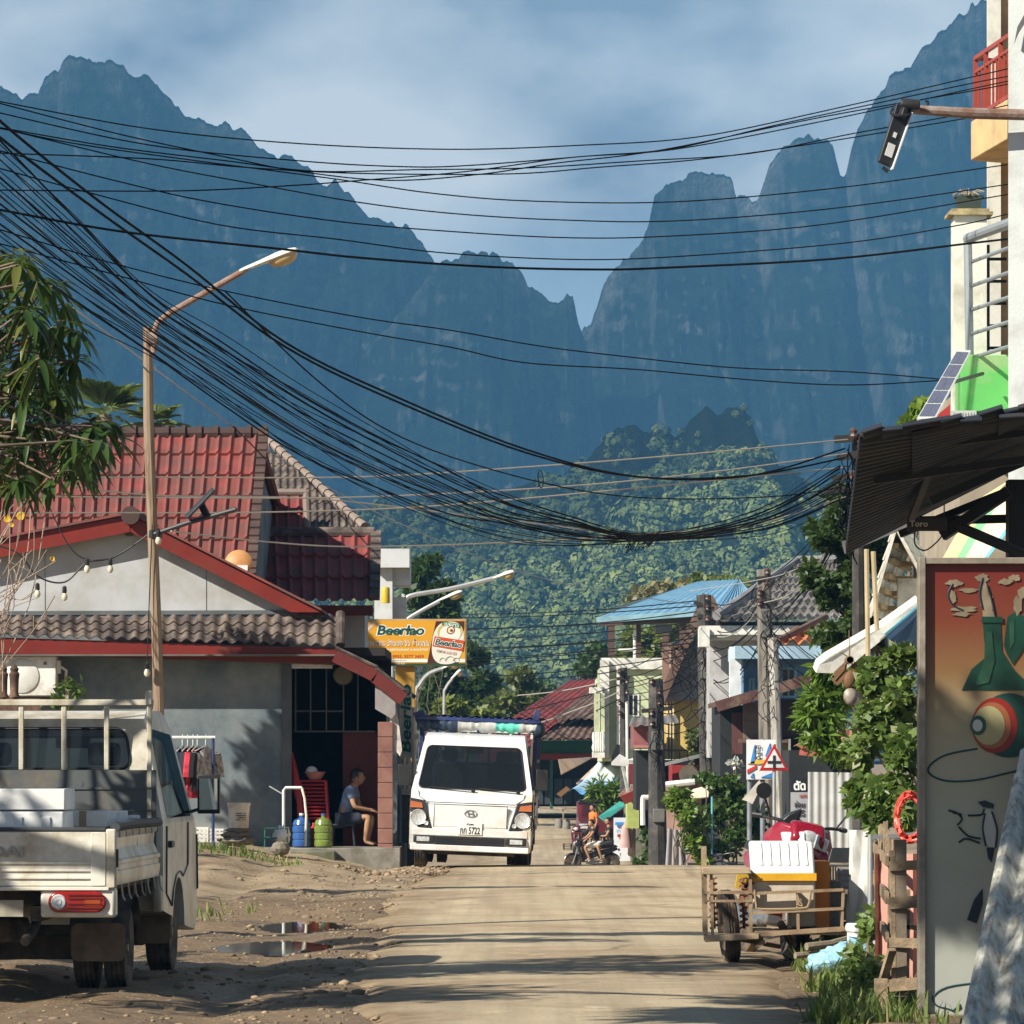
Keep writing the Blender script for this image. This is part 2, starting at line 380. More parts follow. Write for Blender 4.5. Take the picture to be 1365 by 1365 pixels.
def ground():
    xs=np.concatenate([[-2200,-1400,-800,-400,-200,-100,-50,-25,-15,-10,-7.5],np.arange(-6,6.01,.075),[7.5,10,15,25,50,100,200,400,800,1400,2200]])
    ys=np.concatenate([[-120,-50,0,12,20,24],np.arange(26,72,.16),np.arange(72,110,1.),np.arange(110,320,6),[360,420,520,700,1000,1500,2200,3200,5300]])
    X,Y=np.meshgrid(xs,ys); Z=gzd(X,Y)
    Z=Z-.05*sst(0.0,.35,X-road_l(Y))*sst(0.,.35,road_r(Y)-X)*(Y<232)*(Y>-60)   # the bed under the road
    nx=len(xs); ny=len(ys); V=np.stack([X,Y,Z],-1).reshape(-1,3)
    i=np.arange(ny-1)[:,None]*nx+np.arange(nx-1)[None]; Fq=np.stack([i,i+1,i+nx+1,i+nx],-1).reshape(-1,4)
    m,nt,p,out=_nt('dirt'); tc=N(nt,'ShaderNodeTexCoord'); v=tc.outputs['Object']
    a=noise_fac(nt,v,.55,.3,.7,5,.6); c=mixc(nt,a,(.07,.042,.022),(.27,.175,.09))
    b=noise_fac(nt,v,5.,.4,.62,6,.7); c=mixc(nt,b,c,(.20,.14,.085))
    sp=noise_fac(nt,v,22.,.6,.7,3,.5); c=mixc(nt,sp,c,(.40,.31,.2))
    # paler trodden sand on the forecourt slope and in the far street
    sx=N(nt,'ShaderNodeSeparateXYZ'); nt.links.new(v,sx.inputs[0])
    mr=N(nt,'ShaderNodeMapRange'); mr.interpolation_type='SMOOTHSTEP'; mr.inputs[1].default_value=52; mr.inputs[2].default_value=57; nt.links.new(sx.outputs[1],mr.inputs[0])
    wob=N(nt,'ShaderNodeMath',operation='MULTIPLY'); n2=noise_fac(nt,v,.9,.25,.6); nt.links.new(n2,wob.inputs[0]); nt.links.new(mr.outputs[0],wob.inputs[1])
    c=mixc(nt,wob.outputs[0],c,(.36,.275,.175)); nt.links.new(c,p.inputs['Base Color'])
    rr=noise_fac(nt,v,.9,.35,.6); mrr=N(nt,'ShaderNodeMapRange'); nt.links.new(rr,mrr.inputs[0]); mrr.inputs[3].default_value=.55; mrr.inputs[4].default_value=.95; nt.links.new(mrr.outputs[0],p.inputs['Roughness'])
    n3=N(nt,'ShaderNodeTexNoise',Scale=16.,Detail=8.,Roughness=.7); nt.links.new(v,n3.inputs[0]); bp=N(nt,'ShaderNodeBump',Strength=.9,Distance=.04); nt.links.new(n3.outputs[0],bp.inputs['Height']); nt.links.new(bp.outputs[0],p.inputs['Normal'])
    tag(npmesh('ground',V,Fq,m,smooth=True),None,None,None,'structure')
    # road
    ys=np.concatenate([np.arange(-40,24,4.),np.arange(24,72,.25),np.arange(72,230,1.5)]); us=np.linspace(0,1,41)
    L=road_l(ys)+fbm(ys*.7,ys*0,5,4,.65)*.7; Rr=road_r(ys)+fbm(ys*.6,ys*0+9,6,4,.65)*.55
    X=L[:,None]*(1-us)+Rr[:,None]*us; Y=np.repeat(ys[:,None],41,1); camb=.02*np.sin(np.pi*us)[None]
    edge=-.045*(1-sst(0,.08,us)*sst(0,.05,1-us))[None]
    Z=gz(X,Y)+.012+camb+edge+fbm(X*.5,Y*.25,21,2)*.018
    nx=41; ny=len(ys); i=np.arange(ny-1)[:,None]*nx+np.arange(nx-1)[None]; Fq=np.stack([i,i+1,i+nx+1,i+nx],-1).reshape(-1,4)
    m,nt,p,out=_nt('dusty_road'); tc=N(nt,'ShaderNodeTexCoord'); v=tc.outputs['Object']
    a=noise_fac(nt,v,.35,.3,.7,6,.6); c=mixc(nt,a,(.54,.44,.295),(.41,.335,.225))
    mp=N(nt,'ShaderNodeMapping'); mp.inputs['Scale'].default_value=(2.2,.12,1); nt.links.new(v,mp.inputs[0])
    b=noise_fac(nt,mp.outputs[0],1.1,.42,.65,4,.5); c=mixc(nt,b,c,(.38,.305,.205))
    pb=noise_fac(nt,v,.22,.50,.64,6,.6,1.2); c=mixc(nt,pb,c,(.33,.245,.155)); m3=N(nt,'ShaderNodeMapping'); m3.inputs['Scale'].default_value=(6.5,.06,1); nt.links.new(v,m3.inputs[0]); tk=noise_fac(nt,m3.outputs[0],1.,.48,.62,3,.5); c=mixc(nt,tk,c,mixc(nt,.2,c,(.2,.16,.11))); d=noise_fac(nt,v,2.6,.58,.68,7,.7); c=mixc(nt,d,c,(.58,.47,.32))
    e=noise_fac(nt,v,1.4,.64,.70,5,.6); c=mixc(nt,e,c,(.27,.22,.155))
    vo=N(nt,'ShaderNodeTexVoronoi',Scale=.55); vo.feature='DISTANCE_TO_EDGE'; wv=N(nt,'ShaderNodeTexNoise',Scale=1.5,Detail=5.); nt.links.new(v,wv.inputs[0]); wm=mixc(nt,.35,v,wv.outputs[1]); nt.links.new(wm,vo.inputs['Vector']); vr=N(nt,'ShaderNodeMapRange'); vr.inputs[1].default_value=.004; vr.inputs[2].default_value=.016; vr.inputs[3].default_value=.55; vr.inputs[4].default_value=0; nt.links.new(vo.outputs['Distance'],vr.inputs[0]); ck=noise_fac(nt,v,.4,.45,.6); cm=N(nt,'ShaderNodeMath',operation='MULTIPLY'); nt.links.new(vr.outputs[0],cm.inputs[0]); nt.links.new(ck,cm.inputs[1]); c=mixc(nt,cm.outputs[0],c,(.10,.08,.06))
    sp_=noise_fac(nt,v,34.,.62,.72,3,.5); c=mixc(nt,sp_,c,(.17,.14,.10)); g=noise_fac(nt,v,60.,.3,.7,3,.6); c=mixc(nt,g,mixc(nt,.16,c,(0,0,0)),c)
    at=N(nt,'ShaderNodeAttribute'); at.attribute_name='edge'; en=N(nt,'ShaderNodeTexNoise',Scale=1.3,Detail=8.,Roughness=.68); nt.links.new(v,en.inputs[0]); es=N(nt,'ShaderNodeMath',operation='MULTIPLY_ADD'); nt.links.new(en.outputs[0],es.inputs[0]); es.inputs[1].default_value=-1.5; nt.links.new(at.outputs['Fac'],es.inputs[2]); er=N(nt,'ShaderNodeMapRange'); er.inputs[1].default_value=-.72; er.inputs[2].default_value=.02; er.inputs[3].default_value=1; er.inputs[4].default_value=0; nt.links.new(es.outputs[0],er.inputs[0]); dn=noise_fac(nt,v,4.,.35,.65,6,.7); c=mixc(nt,er.outputs[0],c,mixc(nt,dn,(.13,.085,.048),(.30,.215,.125)))   # dirt trodden in from the verge
    nt.links.new(c,p.inputs['Base Color']); p.inputs['Roughness'].default_value=.85; p.inputs['Specular IOR Level'].default_value=.3
    n3=N(nt,'ShaderNodeTexNoise',Scale=26.,Detail=7.,Roughness=.65); nt.links.new(v,n3.inputs[0]); bp=N(nt,'ShaderNodeBump',Strength=.5,Distance=.02); nt.links.new(n3.outputs[0],bp.inputs['Height']); nt.links.new(bp.outputs[0],p.inputs['Normal'])
    ro=npmesh('road',np.stack([X,Y,Z],-1).reshape(-1,3),Fq,m,smooth=True); tag(ro,None,None,None,'structure')
    ed=(np.minimum(us[None],(1-us[None])*1.4)*(Rr-L)[:,None]).ravel().astype(np.float32); ro.data.attributes.new('edge','FLOAT','POINT').data.foreach_set('value',ed)
    # puddles
    m,nt,p,out=_nt('muddy_water'); p.inputs['Base Color'].default_value=(.07,.05,.03,1); p.inputs['Roughness'].default_value=.04; p.inputs['Specular IOR Level'].default_value=.8
    for cx,cy,ax,ay,sd in ((-1.95,45.6,.62,1.9,1),(-2.05,40.6,.78,1.85,2)):
        vs=[(cx,cy,0)]; n=48
        for k in range(n):
            t=2*PI*k/n; q=1+.5*float(fbm(math.cos(t)*1.6+sd*9,math.sin(t)*1.6,sd,3)); vs.append((cx+ax*q*math.cos(t),cy+ay*q*math.sin(t),0))
        z=float(gz(cx,cy))-.045
        mb=MB(); mb.add([(a,b,z) for a,b,_ in vs],[(0,k+1,(k+1)%n+1) for k in range(n)])
        tag(mb.build('puddle_water',m),None,None,None,'structure')
    # loose stones: nobody could count them
    rg=random.Random(5); ico=[(0,0,1),(.894,0,.447),(.276,.851,.447),(-.724,.526,.447),(-.724,-.526,.447),(.276,-.851,.447),(.724,.526,-.447),(-.276,.851,-.447),(-.894,0,-.447),(-.276,-.851,-.447),(.724,-.526,-.447),(0,0,-1)]
    icf=[(0,1,2),(0,2,3),(0,3,4),(0,4,5),(0,5,1),(1,6,2),(2,7,3),(3,8,4),(4,9,5),(5,10,1),(6,7,2),(7,8,3),(8,9,4),(9,10,5),(10,6,1),(11,7,6),(11,8,7),(11,9,8),(11,10,9),(11,6,10)]
    V=[];Fc=[]
    pts=[]
    for k in range(2600):
        y=26+46*rg.random()**1.25; l=float(road_l(y)); x=l+.35-abs(rg.gauss(0,1.3)) if rg.random()<.86 else float(road_r(y))-.1+abs(rg.gauss(0,.45))
        r=.008+.022*rg.random()**3+(.045*rg.random() if rg.random()<.04 else 0); pts.append((x,y,r))
    for k in range(700):
        y=64+3.5*rg.random(); pts.append((-2.4+1.5*rg.random(),y,.02+.035*rg.random()**2))
    zs=gzd([a for a,_,_ in pts],[b for _,b,_ in pts])
    for (x,y,r),z in zip(pts,zs):
        n=len(V); a=rg.uniform(.7,1.6); c=rg.uniform(.35,.7); th=rg.random()*6.3
        for q in ico:
            s=r*rg.uniform(.75,1.25); u=q[0]*a; w=q[1]; V.append((x+s*(u*math.cos(th)-w*math.sin(th)),y+s*(u*math.sin(th)+w*math.cos(th)),z+s*q[2]*c+r*.12))
        Fc += [tuple(i+n for i in f) for f in icf]
    m,nt,p,out=_nt('stones'); gm=N(nt,'ShaderNodeNewGeometry'); c=mixc(nt,gm.outputs['Random Per Island'],(.11,.075,.045),(.33,.25,.16)); nt.links.new(c,p.inputs['Base Color']); p.inputs['Roughness'].default_value=.9
    tag(npmesh('gravel',V,Fc,m,nv=3),None,None,None,'stuff')
ground()
# ================================================================ mountains
def rockmat(name, veg1, veg2, rock, nscale=.02, amt=.5):
    m,nt,p,out=_nt(name); tc=N(nt,'ShaderNodeTexCoord'); v=tc.outputs['Object']; g=N(nt,'ShaderNodeNewGeometry')
    a=noise_fac(nt,v,nscale*3,.3,.7,8,.65); c=mixc(nt,a,veg1,veg2)
    mp=N(nt,'ShaderNodeMapping'); mp.inputs['Scale'].default_value=(1,.5,.22); nt.links.new(v,mp.inputs[0])
    st=noise_fac(nt,mp.outputs[0],nscale*1.6,.52-.14*amt,.70,9,.75)
    sx=N(nt,'ShaderNodeSeparateXYZ'); nt.links.new(g.outputs['Normal'],sx.inputs[0])
    mr=N(nt,'ShaderNodeMapRange'); mr.inputs[1].default_value=.55; mr.inputs[2].default_value=.15; nt.links.new(sx.outputs[2],mr.inputs[0])
    k=N(nt,'ShaderNodeMath',operation='MULTIPLY'); nt.links.new(st,k.inputs[0]); nt.links.new(mr.outputs[0],k.inputs[1])
    c=mixc(nt,k.outputs[0],c,rock); nt.links.new(c,p.inputs['Base Color']); p.inputs['Roughness'].default_value=1; p.inputs['Specular IOR Level'].default_value=.1
    n3=N(nt,'ShaderNodeTexNoise',Scale=nscale*9,Detail=6.,Roughness=.65); nt.links.new(v,n3.inputs[0]); bp=N(nt,'ShaderNodeBump',Strength=1.,Distance=.32/nscale); nt.links.new(n3.outputs[0],bp.inputs['Height']); nt.links.new(bp.outputs[0],p.inputs['Normal'])
    return m
def ridge(name, sil, Yr, depth, seed, m, step=2.6, rows=150, py0=1010, tree_h=5., cliff=1., pw=1.6):
    px=np.arange(sil[0][0],sil[-1][0]+step,step); sx=[a for a,_ in sil]; sy=[b for _,b in sil]
    X=(px-CX)*Yr/F; top=np.interp(px,sx,sy); zt=EYE+(HZ-top)*Yr/F
    zt=zt+(fbm(X/6,X*0+seed,seed,3)*2.4+np.abs(fbm(X/17,X*0+seed,seed+4,2))*2.2+fbm(X/40,X*0+seed,seed+3,2)*1.5)*tree_h*.95
    v=np.concatenate([np.linspace(0,1,rows),[1.02,1.05,1.1]]); nb=rows
    v2=np.minimum(v,1)[:,None]; z0=EYE+(HZ-py0)*Yr/F
    Z=z0+(zt[None]-z0)*v2; Xg=np.repeat(X[None],len(v),0)+0*Z
    d=depth*(1-v2)**pw
    w=cliff*np.sin(np.pi*np.clip(v2,0.02,1))**.6
    disp=(fbm(Xg/150,Z/260,seed+1,4)*150+fbm(Xg/38,Z/120,seed+2,4)*70*w+np.abs(fbm(Xg/16,Z/90,seed+5,3))*80*w+np.abs(fbm(Xg/5.5,Z/55,seed+8,3))*30*w+fbm(Xg/9,Z/8,seed+6,2)*14+np.abs(fbm(Xg/60+.02*Z,Z/22,seed+7,3))*60*w)
    disp=disp*np.clip((1-v2)*6+.12,0,1)
    Yg=Yr-d-disp*.8
    Z=Z+(fbm(Xg/11,Yg/11,seed+9,3)*tree_h*1.3)*np.clip((1-v2)*8,0,1)*(v2>.01)
    back=(v>1); Yg[back]+=((v[back]-1)*depth*6)[:,None]; Z[back]-=((v[back]-1)*4)[:,None]*(zt[None]-z0)
    nx=len(px); ny=len(v); i=np.arange(ny-1)[:,None]*nx+np.arange(nx-1)[None]; Fq=np.stack([i,i+1,i+nx+1,i+nx],-1).reshape(-1,4)
    V=np.stack([Xg,Yg,Z],-1).reshape(-1,3)
    o=npmesh(name,V,Fq,m,smooth=True); tag(o,None,None,None,'structure'); return Xg,Yg,Z
VEG=((.008,.018,.006),(.06,.10,.035)); ROCK=(.58,.58,.53)
RM=rockmat('karst_slope',VEG[0],VEG[1],ROCK,.016,1.0)
ridge('mountain_range',[(-500,60),(-250,110),(-60,100),(0,118),(30,128),(52,123),(60,106),(80,88),(105,77),(128,75),(150,84),(180,97),(205,112),(222,125),(240,148),(262,160),(285,172),(320,176),(335,190),(360,203),(388,210),(410,222),(420,240),(450,250),(470,268),(490,290),(520,298),(545,305),(560,325),(580,352),(640,400),(700,470),(760,520)],4000,1100,3,RM,tree_h=5)
ridge('mountain_spur',[(480,480),(540,410),(570,370),(585,362),(598,352),(620,345),(650,342),(675,352),(695,370),(705,385),(725,400),(750,403),(756,392),(764,394),(770,435),(782,460),(800,560),(830,640)],3700,800,13,RM,tree_h=5)
ridge('mountain_wall',[(600,720),(700,600),(740,500),(775,452),(790,430),(797,405),(803,385),(822,352),(845,335),(855,318),(865,295),(872,272),(885,254),(910,241),(935,237),(965,234),(976,237),(981,262),(1000,268),(1012,265),(1018,250),(1022,238),(1026,220),(1040,200),(1060,188),(1078,180),(1100,183),(1111,190),(1116,218),(1121,240),(1127,238),(1135,205),(1145,165),(1155,150),(1172,130),(1190,105),(1210,92),(1230,65),(1250,45),(1280,20),(1310,0),(1365,-30),(1500,-90),(1800,-60),(2000,60)],3950,1000,23,RM,tree_h=5.5)
# nearer wooded hill
FH=rockmat('hill_slope',(.010,.018,.006),(.03,.045,.014),(.46,.44,.38),.03,2.3)
hx,hy,hz=ridge('wooded_hill',[(-500,720),(-200,760),(0,790),(200,770),(360,735),(440,700),(500,684),(560,690),(600,672),(660,660),(720,648),(760,628),(808,596),(822,578),(848,575),(866,592),(900,590),(925,562),(940,545),(955,552),(968,540),(985,543),(1000,556),(1008,600),(1040,625),(1080,650),(1140,690),(1200,700),(1300,715),(1500,700),(1700,740),(1900,800)],1350,430,43,FH,step=2.6,rows=120,tree_h=2.5,cliff=.5,pw=1.2)
def forest():
    rg=np.random.default_rng(9); nr,nc=hx.shape; rws=118
    C=[]
    for k in range(14000):
        i=rg.integers(2,rws); j=rg.integers(0,nc); x,y,z=hx[i,j],hy[i,j],hz[i,j]; px=CX+x*F/y; py=HZ-(z-EYE)*F/y
        if px<300 or px>1420: continue
        rocky=((795<px<870 and 570<py<640) or (915<px<1010 and 535<py<605)); 
        if rocky and rg.random()<.85: continue
        if i>70 and rg.random()<(i-70)/60: continue
        C.append((x,y,z))
    C=np.array(C); n=len(C); r=1.1+2.4*rg.random(n)**1.8
    nl=62
    d=rg.normal(size=(n,nl,3)); d[:,:,2]=np.abs(d[:,:,2])*.9-.15; d/=np.linalg.norm(d,axis=2)[:,:,None]
    lump=1+.28*np.sin(d[:,:,0]*5+C[:,None,0])*np.sin(d[:,:,2]*6+C[:,None,1])
    P=C[:,None]+np.array([0,0,1.2])+d*(r[:,None,None]*lump[:,:,None])*np.array([1,1,1.05])*(.82+.2*rg.random((n,nl,1)))
    P=P.reshape(-1,3); nn=(d+.25*rg.normal(size=d.shape)).reshape(-1,3); nn/=np.linalg.norm(nn,axis=1)[:,None]
    t=rg.normal(size=P.shape); t-=nn*(t*nn).sum(1)[:,None]; t/=np.linalg.norm(t,axis=1)[:,None]; b=np.cross(nn,t)
    s=(np.repeat(r,nl)*.25*(.6+.8*rg.random(len(P))))[:,None]
    V=np.stack([P-t*s,P+b*s*.8,P+t*s,P-b*s*.8],1).reshape(-1,3); nq=len(V)//4
    cb=np.array([[-1,-1,-1],[1,-1,-1],[1,1,-1],[-1,1,-1],[-1,-1,1],[1,-1,1],[1,1,1],[-1,1,1]])/1.732; cv=C[:,None]+np.array([0,0,1.0])+cb[None]*(r*.80)[:,None,None]; fq=np.array([[0,3,2,1],[4,5,6,7],[0,1,5,4],[1,2,6,5],[2,3,7,6],[3,0,4,7]]); fc=(np.arange(n)[:,None,None]*8+fq[None]).reshape(-1,4)+len(V); V=np.concatenate([V,cv.reshape(-1,3)])
    m,nt,p,out=_nt('forest_leaves'); g=N(nt,'ShaderNodeNewGeometry'); tc=N(nt,'ShaderNodeTexCoord'); f=noise_fac(nt,tc.outputs['Object'],.16,.35,.65,2)
    c=mixc(nt,f,(.035,.07,.016),(.21,.255,.065)); c=mixc(nt,g.outputs['Random Per Island'],mixc(nt,.16,c,(.01,.02,.008)),c); nt.links.new(c,p.inputs['Base Color']); p.inputs['Roughness'].default_value=.8
    o=npmesh('forest',V,np.concatenate([np.arange(nq*4).reshape(-1,4),fc]),m); tag(o,None,None,None,'stuff')
forest()
# the cloud bank that shades the mountains (overhead, out of the frame)
def cloud():
    sd=-SUN_D; k=(1150-150)/sd.z; ox,oy=sd.x*k,sd.y*k
    us=np.linspace(-1,1,70); vs=np.linspace(0,1,80)
    # shadow footprint: everything beyond ~1500 m, plus ragged gaps over the wooded hill
    X=us[None]*1500+ox+0*vs[:,None]; y0=1150+520*sst(-.05,.02,us)+fbm(us*9,us*0,4,3)*120
    Y=y0[None]+oy+vs[:,None]*3300
    edge=np.minimum(np.minimum(vs[:,None]*9,(1-vs[:,None])*9),np.minimum((us[None]+1)*9,(1-us[None])*9)); th=np.sqrt(np.clip(edge,0,1))
    lump=(fbm(X/300,Y/300,2,4)+.5)*160
    T=1150+th*(90+lump); B=1150-th*(40+.3*lump)
    nx,ny=70,80; i=np.arange(ny-1)[:,None]*nx+np.arange(nx-1)[None]; f=np.stack([i,i+1,i+nx+1,i+nx],-1).reshape(-1,4)
    V=np.concatenate([np.stack([X,Y,T],-1).reshape(-1,3),np.stack([X,Y,B],-1).reshape(-1,3)]); Fq=np.concatenate([f,f[:,::-1]+nx*ny])
    m,nt,p,out=_nt('cloud_vapour'); p.inputs['Base Color'].default_value=(.8,.82,.85,1); p.inputs['Roughness'].default_value=1; trn=N(nt,'ShaderNodeBsdfTransparent'); ms=N(nt,'ShaderNodeMixShader'); ms.inputs[0].default_value=.36; nt.links.new(trn.outputs[0],ms.inputs[1]); nt.links.new(p.outputs[0],ms.inputs[2]); nt.links.new(ms.outputs[0],out.inputs['Surface'])   # thin cloud: a third of the sun comes through
    tag(npmesh('clouds',V,Fq,m,smooth=True),None,None,None,'structure')
cloud()
# ================================================================ trucks
BLK=mat('black_plastic',(.02,.02,.022),.5,bump=.1,var=.3)
RUB=mat('tyre_rubber',(.028,.026,.024),.85,bump=.3,bscale=60,dirt=((.17,.12,.08),.55,5))
GLS=glass(alpha=.32); CHR=mat('chrome',(.6,.6,.62),.18,1,var=.05,bump=0)
LENS=mat('lamp_glass',(.55,.57,.58),.12,.2,var=.3,scale=40,bump=.25,bscale=80); AMB=mat('amber_lens',(.40,.12,.045),.2,var=.2,bump=.1); REDL=mat('red_lens',(.30,.010,.008),.18,var=.2,bump=.1,spec=.6)
def rloop(A,B,C,D,l,r,b,t,rad,k=5):
    """rounded loop inside quad A(bl) B(br) C(tr) D(tl); margins as fractions"""
    A,B,C,D=map(Vector,(A,B,C,D)); w=(B-A).length; h=(D-A).length; ru,rv=rad/w,rad/h; pts=[]
    for cu,cv,a0 in ((1-r-ru,1-t-rv,0),(l+ru,1-t-rv,90),(l+ru,b+rv,180),(1-r-ru,b+rv,270)):
        for i in range(k+1):
            a=R(a0+90*i/k); u=cu+ru*math.cos(a); v=cv+rv*math.sin(a); pts.append(A.lerp(B,u).lerp(D.lerp(C,u),v))
    return pts
def holed(mb,A,B,C,D,loop,k=5):
    n=len(loop); mb.add([A,B,C,D]+loop,[])
    b=len(mb.v)-n-4; cs=[2,3,0,1]; fs=[]
    for q in range(4):
        for i in range(k): a=q*(k+1)+i; fs.append((b+cs[q],b+4+a,b+4+a+1))
        e=q*(k+1)+k; f=(e+1)%n; fs.append((b+cs[q],b+4+e,b+4+f,b+cs[(q+1)%4]))
    fs=[tuple(reversed(f)) for f in fs]; mb.f+=fs; mb.m+=[mb.cur]*len(fs)
def plate(mb,loop,th,nrm=None):
    n=nrm or (loop[1]-loop[0]).cross(loop[len(loop)//2]-loop[0]).normalized()
    mb.prism([p-n*th/2 for p in loop],n*th)
def wheel(parent,x,y,r=.29,w=.17,side=1,rimmat=None,dual=False):
    rm=rimmat or mat('dusty_steel',(.30,.26,.20),.6,.3,dirt=((.2,.15,.1),.5,6),bump=.2)
    mb=MB(); a=.6*r
    prof=[(a,-w/2*.8),(r*.86,-w/2),(r*.97,-w/2*.82),(r,-w/2*.55)]
    for q in (-.35,-.12,.12,.35): prof += [(r,w*(q-.06)),(r-.008,w*(q-.03)),(r-.008,w*(q+.03)),(r,w*(q+.06))]
    prof += [(r,w/2*.95),(r*.97,w/2*.99),(r*.86,w/2),(a,w/2*.8)]
    mb.lathe(prof,28,axis='x'); t=mb.build('tyre',RUB); 
    wh=bpy.data.objects.new('wheel',None); COL.objects.link(wh); wh.parent=parent; wh.location=(x,y,r); t.parent=wh
    mb=MB(); s=side; mb.lathe([(a,s*w*.4),(a*.95,s*w*.42),(a*.9,s*w*.25),(a*.62,s*w*.22),(a*.5,s*w*.36),(a*.28,s*w*.38),(a*.22,s*w*.46),(.001,s*w*.46)],24,axis='x')
    for k in range(6):
        t=2*PI*k/6; mb.ball((s*w*.3,a*.74*math.cos(t),a*.74*math.sin(t)),(.01,.035,.035),8,5)
    mb.build('rim',rm,wh); return wh
def truck(name,label,loc,rz,paint,trim,group=None,rear=True):
    t=thing(name,label,'truck',loc,rz,group)
    # ---- cab
    hw=.86; wu=lambda z: hw-(z-1.11)*.19 if z>1.11 else hw
    arch=[(3.84+.40*math.cos(R(a)),.30+.40*math.sin(R(a))) for a in range(172,-1,-14)]
    low=[(2.82,.48)]+[(3.43,.42)]+arch+[(4.3,.32),(4.98,.27),(5.08,.34),(5.12,.52),(5.10,.74),(5.03,.98),(4.93,1.11)]
    beltR=(2.80,1.11)
    ups=[(4.93,1.11),(4.45,1.78),(4.28,1.89),(3.95,1.94),(3.1,1.93),(2.87,1.87),(2.80,1.11)]
    mb=MB()
    lp=low+[beltR]
    for s in (-1,1):
        f=[(s*hw,y,z) for y,z in lp]; mb.add(f,[tuple(range(len(f))) if s>0 else tuple(range(len(f)-1,-1,-1))])
    for a,b in zip(lp[:-2],lp[1:-1]): mb.add([(-hw,)+a,(hw,)+a,(hw,)+b,(-hw,)+b],[(0,1,2,3)])
    mb.add([(-hw,)+beltR,(hw,)+beltR,(hw,)+lp[0],(-hw,)+lp[0]],[(3,2,1,0)][::1])
    gl={}
    P=lambda s,q: Vector((s*wu(q[1]),)+q)
    for i,(a,b) in enumerate(zip(ups[:-1],ups[1:])):
        if i==0:
            q=[P(1,a),P(-1,a),P(-1,b),P(1,b)]; L=rloop(*q,.05,.05,.045,.05,.08); holed(mb,*q,L); gl['windshield']=L
        elif i==5:
            q=[P(-1,b),P(1,b),P(1,a),P(-1,a)]; L=rloop(*q,.10,.10,.52,.09,.09); holed(mb,*q,L); gl['rear_window']=L
        else: mb.add([P(1,a),P(-1,a),P(-1,b),P(1,b)],[(0,1,2,3)])
    for s in (-1,1):
        # side: pillar polygons round a real window opening
        q=[P(s,(3.0,1.11)),P(s,(4.86,1.11)),P(s,(4.42,1.80)),P(s,(3.0,1.85))]
        if s<0: q=[q[1],q[0],q[3],q[2]]
        L=rloop(*q,.06,.06,.05,.06,.06); holed(mb,*q,L); gl['side_window%d'%s]=L
        for pl in ([(4.86,1.11),(4.93,1.11),(4.45,1.78),(4.42,1.80)],[(4.42,1.80),(4.45,1.78),(4.28,1.89),(3.95,1.94),(3.1,1.93),(3.0,1.85)],[(3.0,1.85),(3.1,1.93),(2.87,1.87),(2.80,1.11),(3.0,1.11)]):
            f=[P(s,p) for p in pl]; mb.add(f,[tuple(range(len(f))) if s>0 else tuple(range(len(f)-1,-1,-1))])
    me=mb.mesh('body'); 
    import bmesh
    bm=bmesh.new(); bm.from_mesh(me); bmesh.ops.remove_doubles(bm,verts=bm.verts,dist=.002); bmesh.ops.recalc_face_normals(bm,faces=bm.faces); bm.to_mesh(me); bm.free()
    me.materials.append(paint); finish(me,40); body=bpy.data.objects.new('body',me); COL.objects.link(body); body.parent=t
    bv=body.modifiers.new('b','BEVEL'); bv.width=.055; bv.segments=4; bv.limit_method='ANGLE'; bv.angle_limit=R(28)
    for nme,L in gl.items():
        m2=MB(); plate(m2,[p*1.0 for p in L],.006); m2.build(nme.split('%')[0].rstrip('-1') if nme.startswith('side') else nme,GLS,t)
    # black rubber round the screen
    for nme in ('windshield','rear_window'):
        m2=MB(); L=gl[nme]; m2.tube(L+[L[0]],.012,5,False); m2.build('window_seal',BLK,t)
    # inside
    m2=MB(); m2.bb(-.74,2.95,.6,.74,4.75,1.02); m2.bb(-.74,4.5,.95,.74,4.88,1.09); m2.build('dashboard',BLK,t,bevel=.03)
    for x in (-.4,.4):
        m2=MB(); m2.bb(x-.24,3.0,1.0,x+.24,3.16,1.52); m2.bb(x-.12,3.02,1.53,x+.12,3.12,1.70); m2.build('seat',mat('seat_cloth',(.03,.032,.035),.9),t,bevel=.04)
    m2=MB(); m2.tube([(-.4+.17*math.cos(R(a)),4.38+.06*math.sin(R(a)),1.13+.15*math.sin(R(a))) for a in range(0,361,20)],.014,6); m2.build('steering_wheel',BLK,t)
    m2=MB(); m2.bb(-.13,4.33,1.66,.13,4.37,1.74); m2.build('interior_mirror',BLK,t,bevel=.01)
    # front
    m2=MB(); m2.bb(-.52,5.085,.60,.52,5.118,.92); g=m2.build('front_panel',paint,t,bevel=.012)
    m2=MB(); m2.tube([(.085*math.cos(R(a)),5.125,.80+.047*math.sin(R(a))) for a in range(0,361,15)],.007,6)
    m2.bar((-.045,5.125,.772),(-.025,5.125,.828),.014,.012); m2.bar((.025,5.125,.772),(.045,5.125,.828),.014,.012); m2.bar((-.035,5.125,.793),(.035,5.125,.807),.012,.012)
    m2.build('emblem',CHR,t)
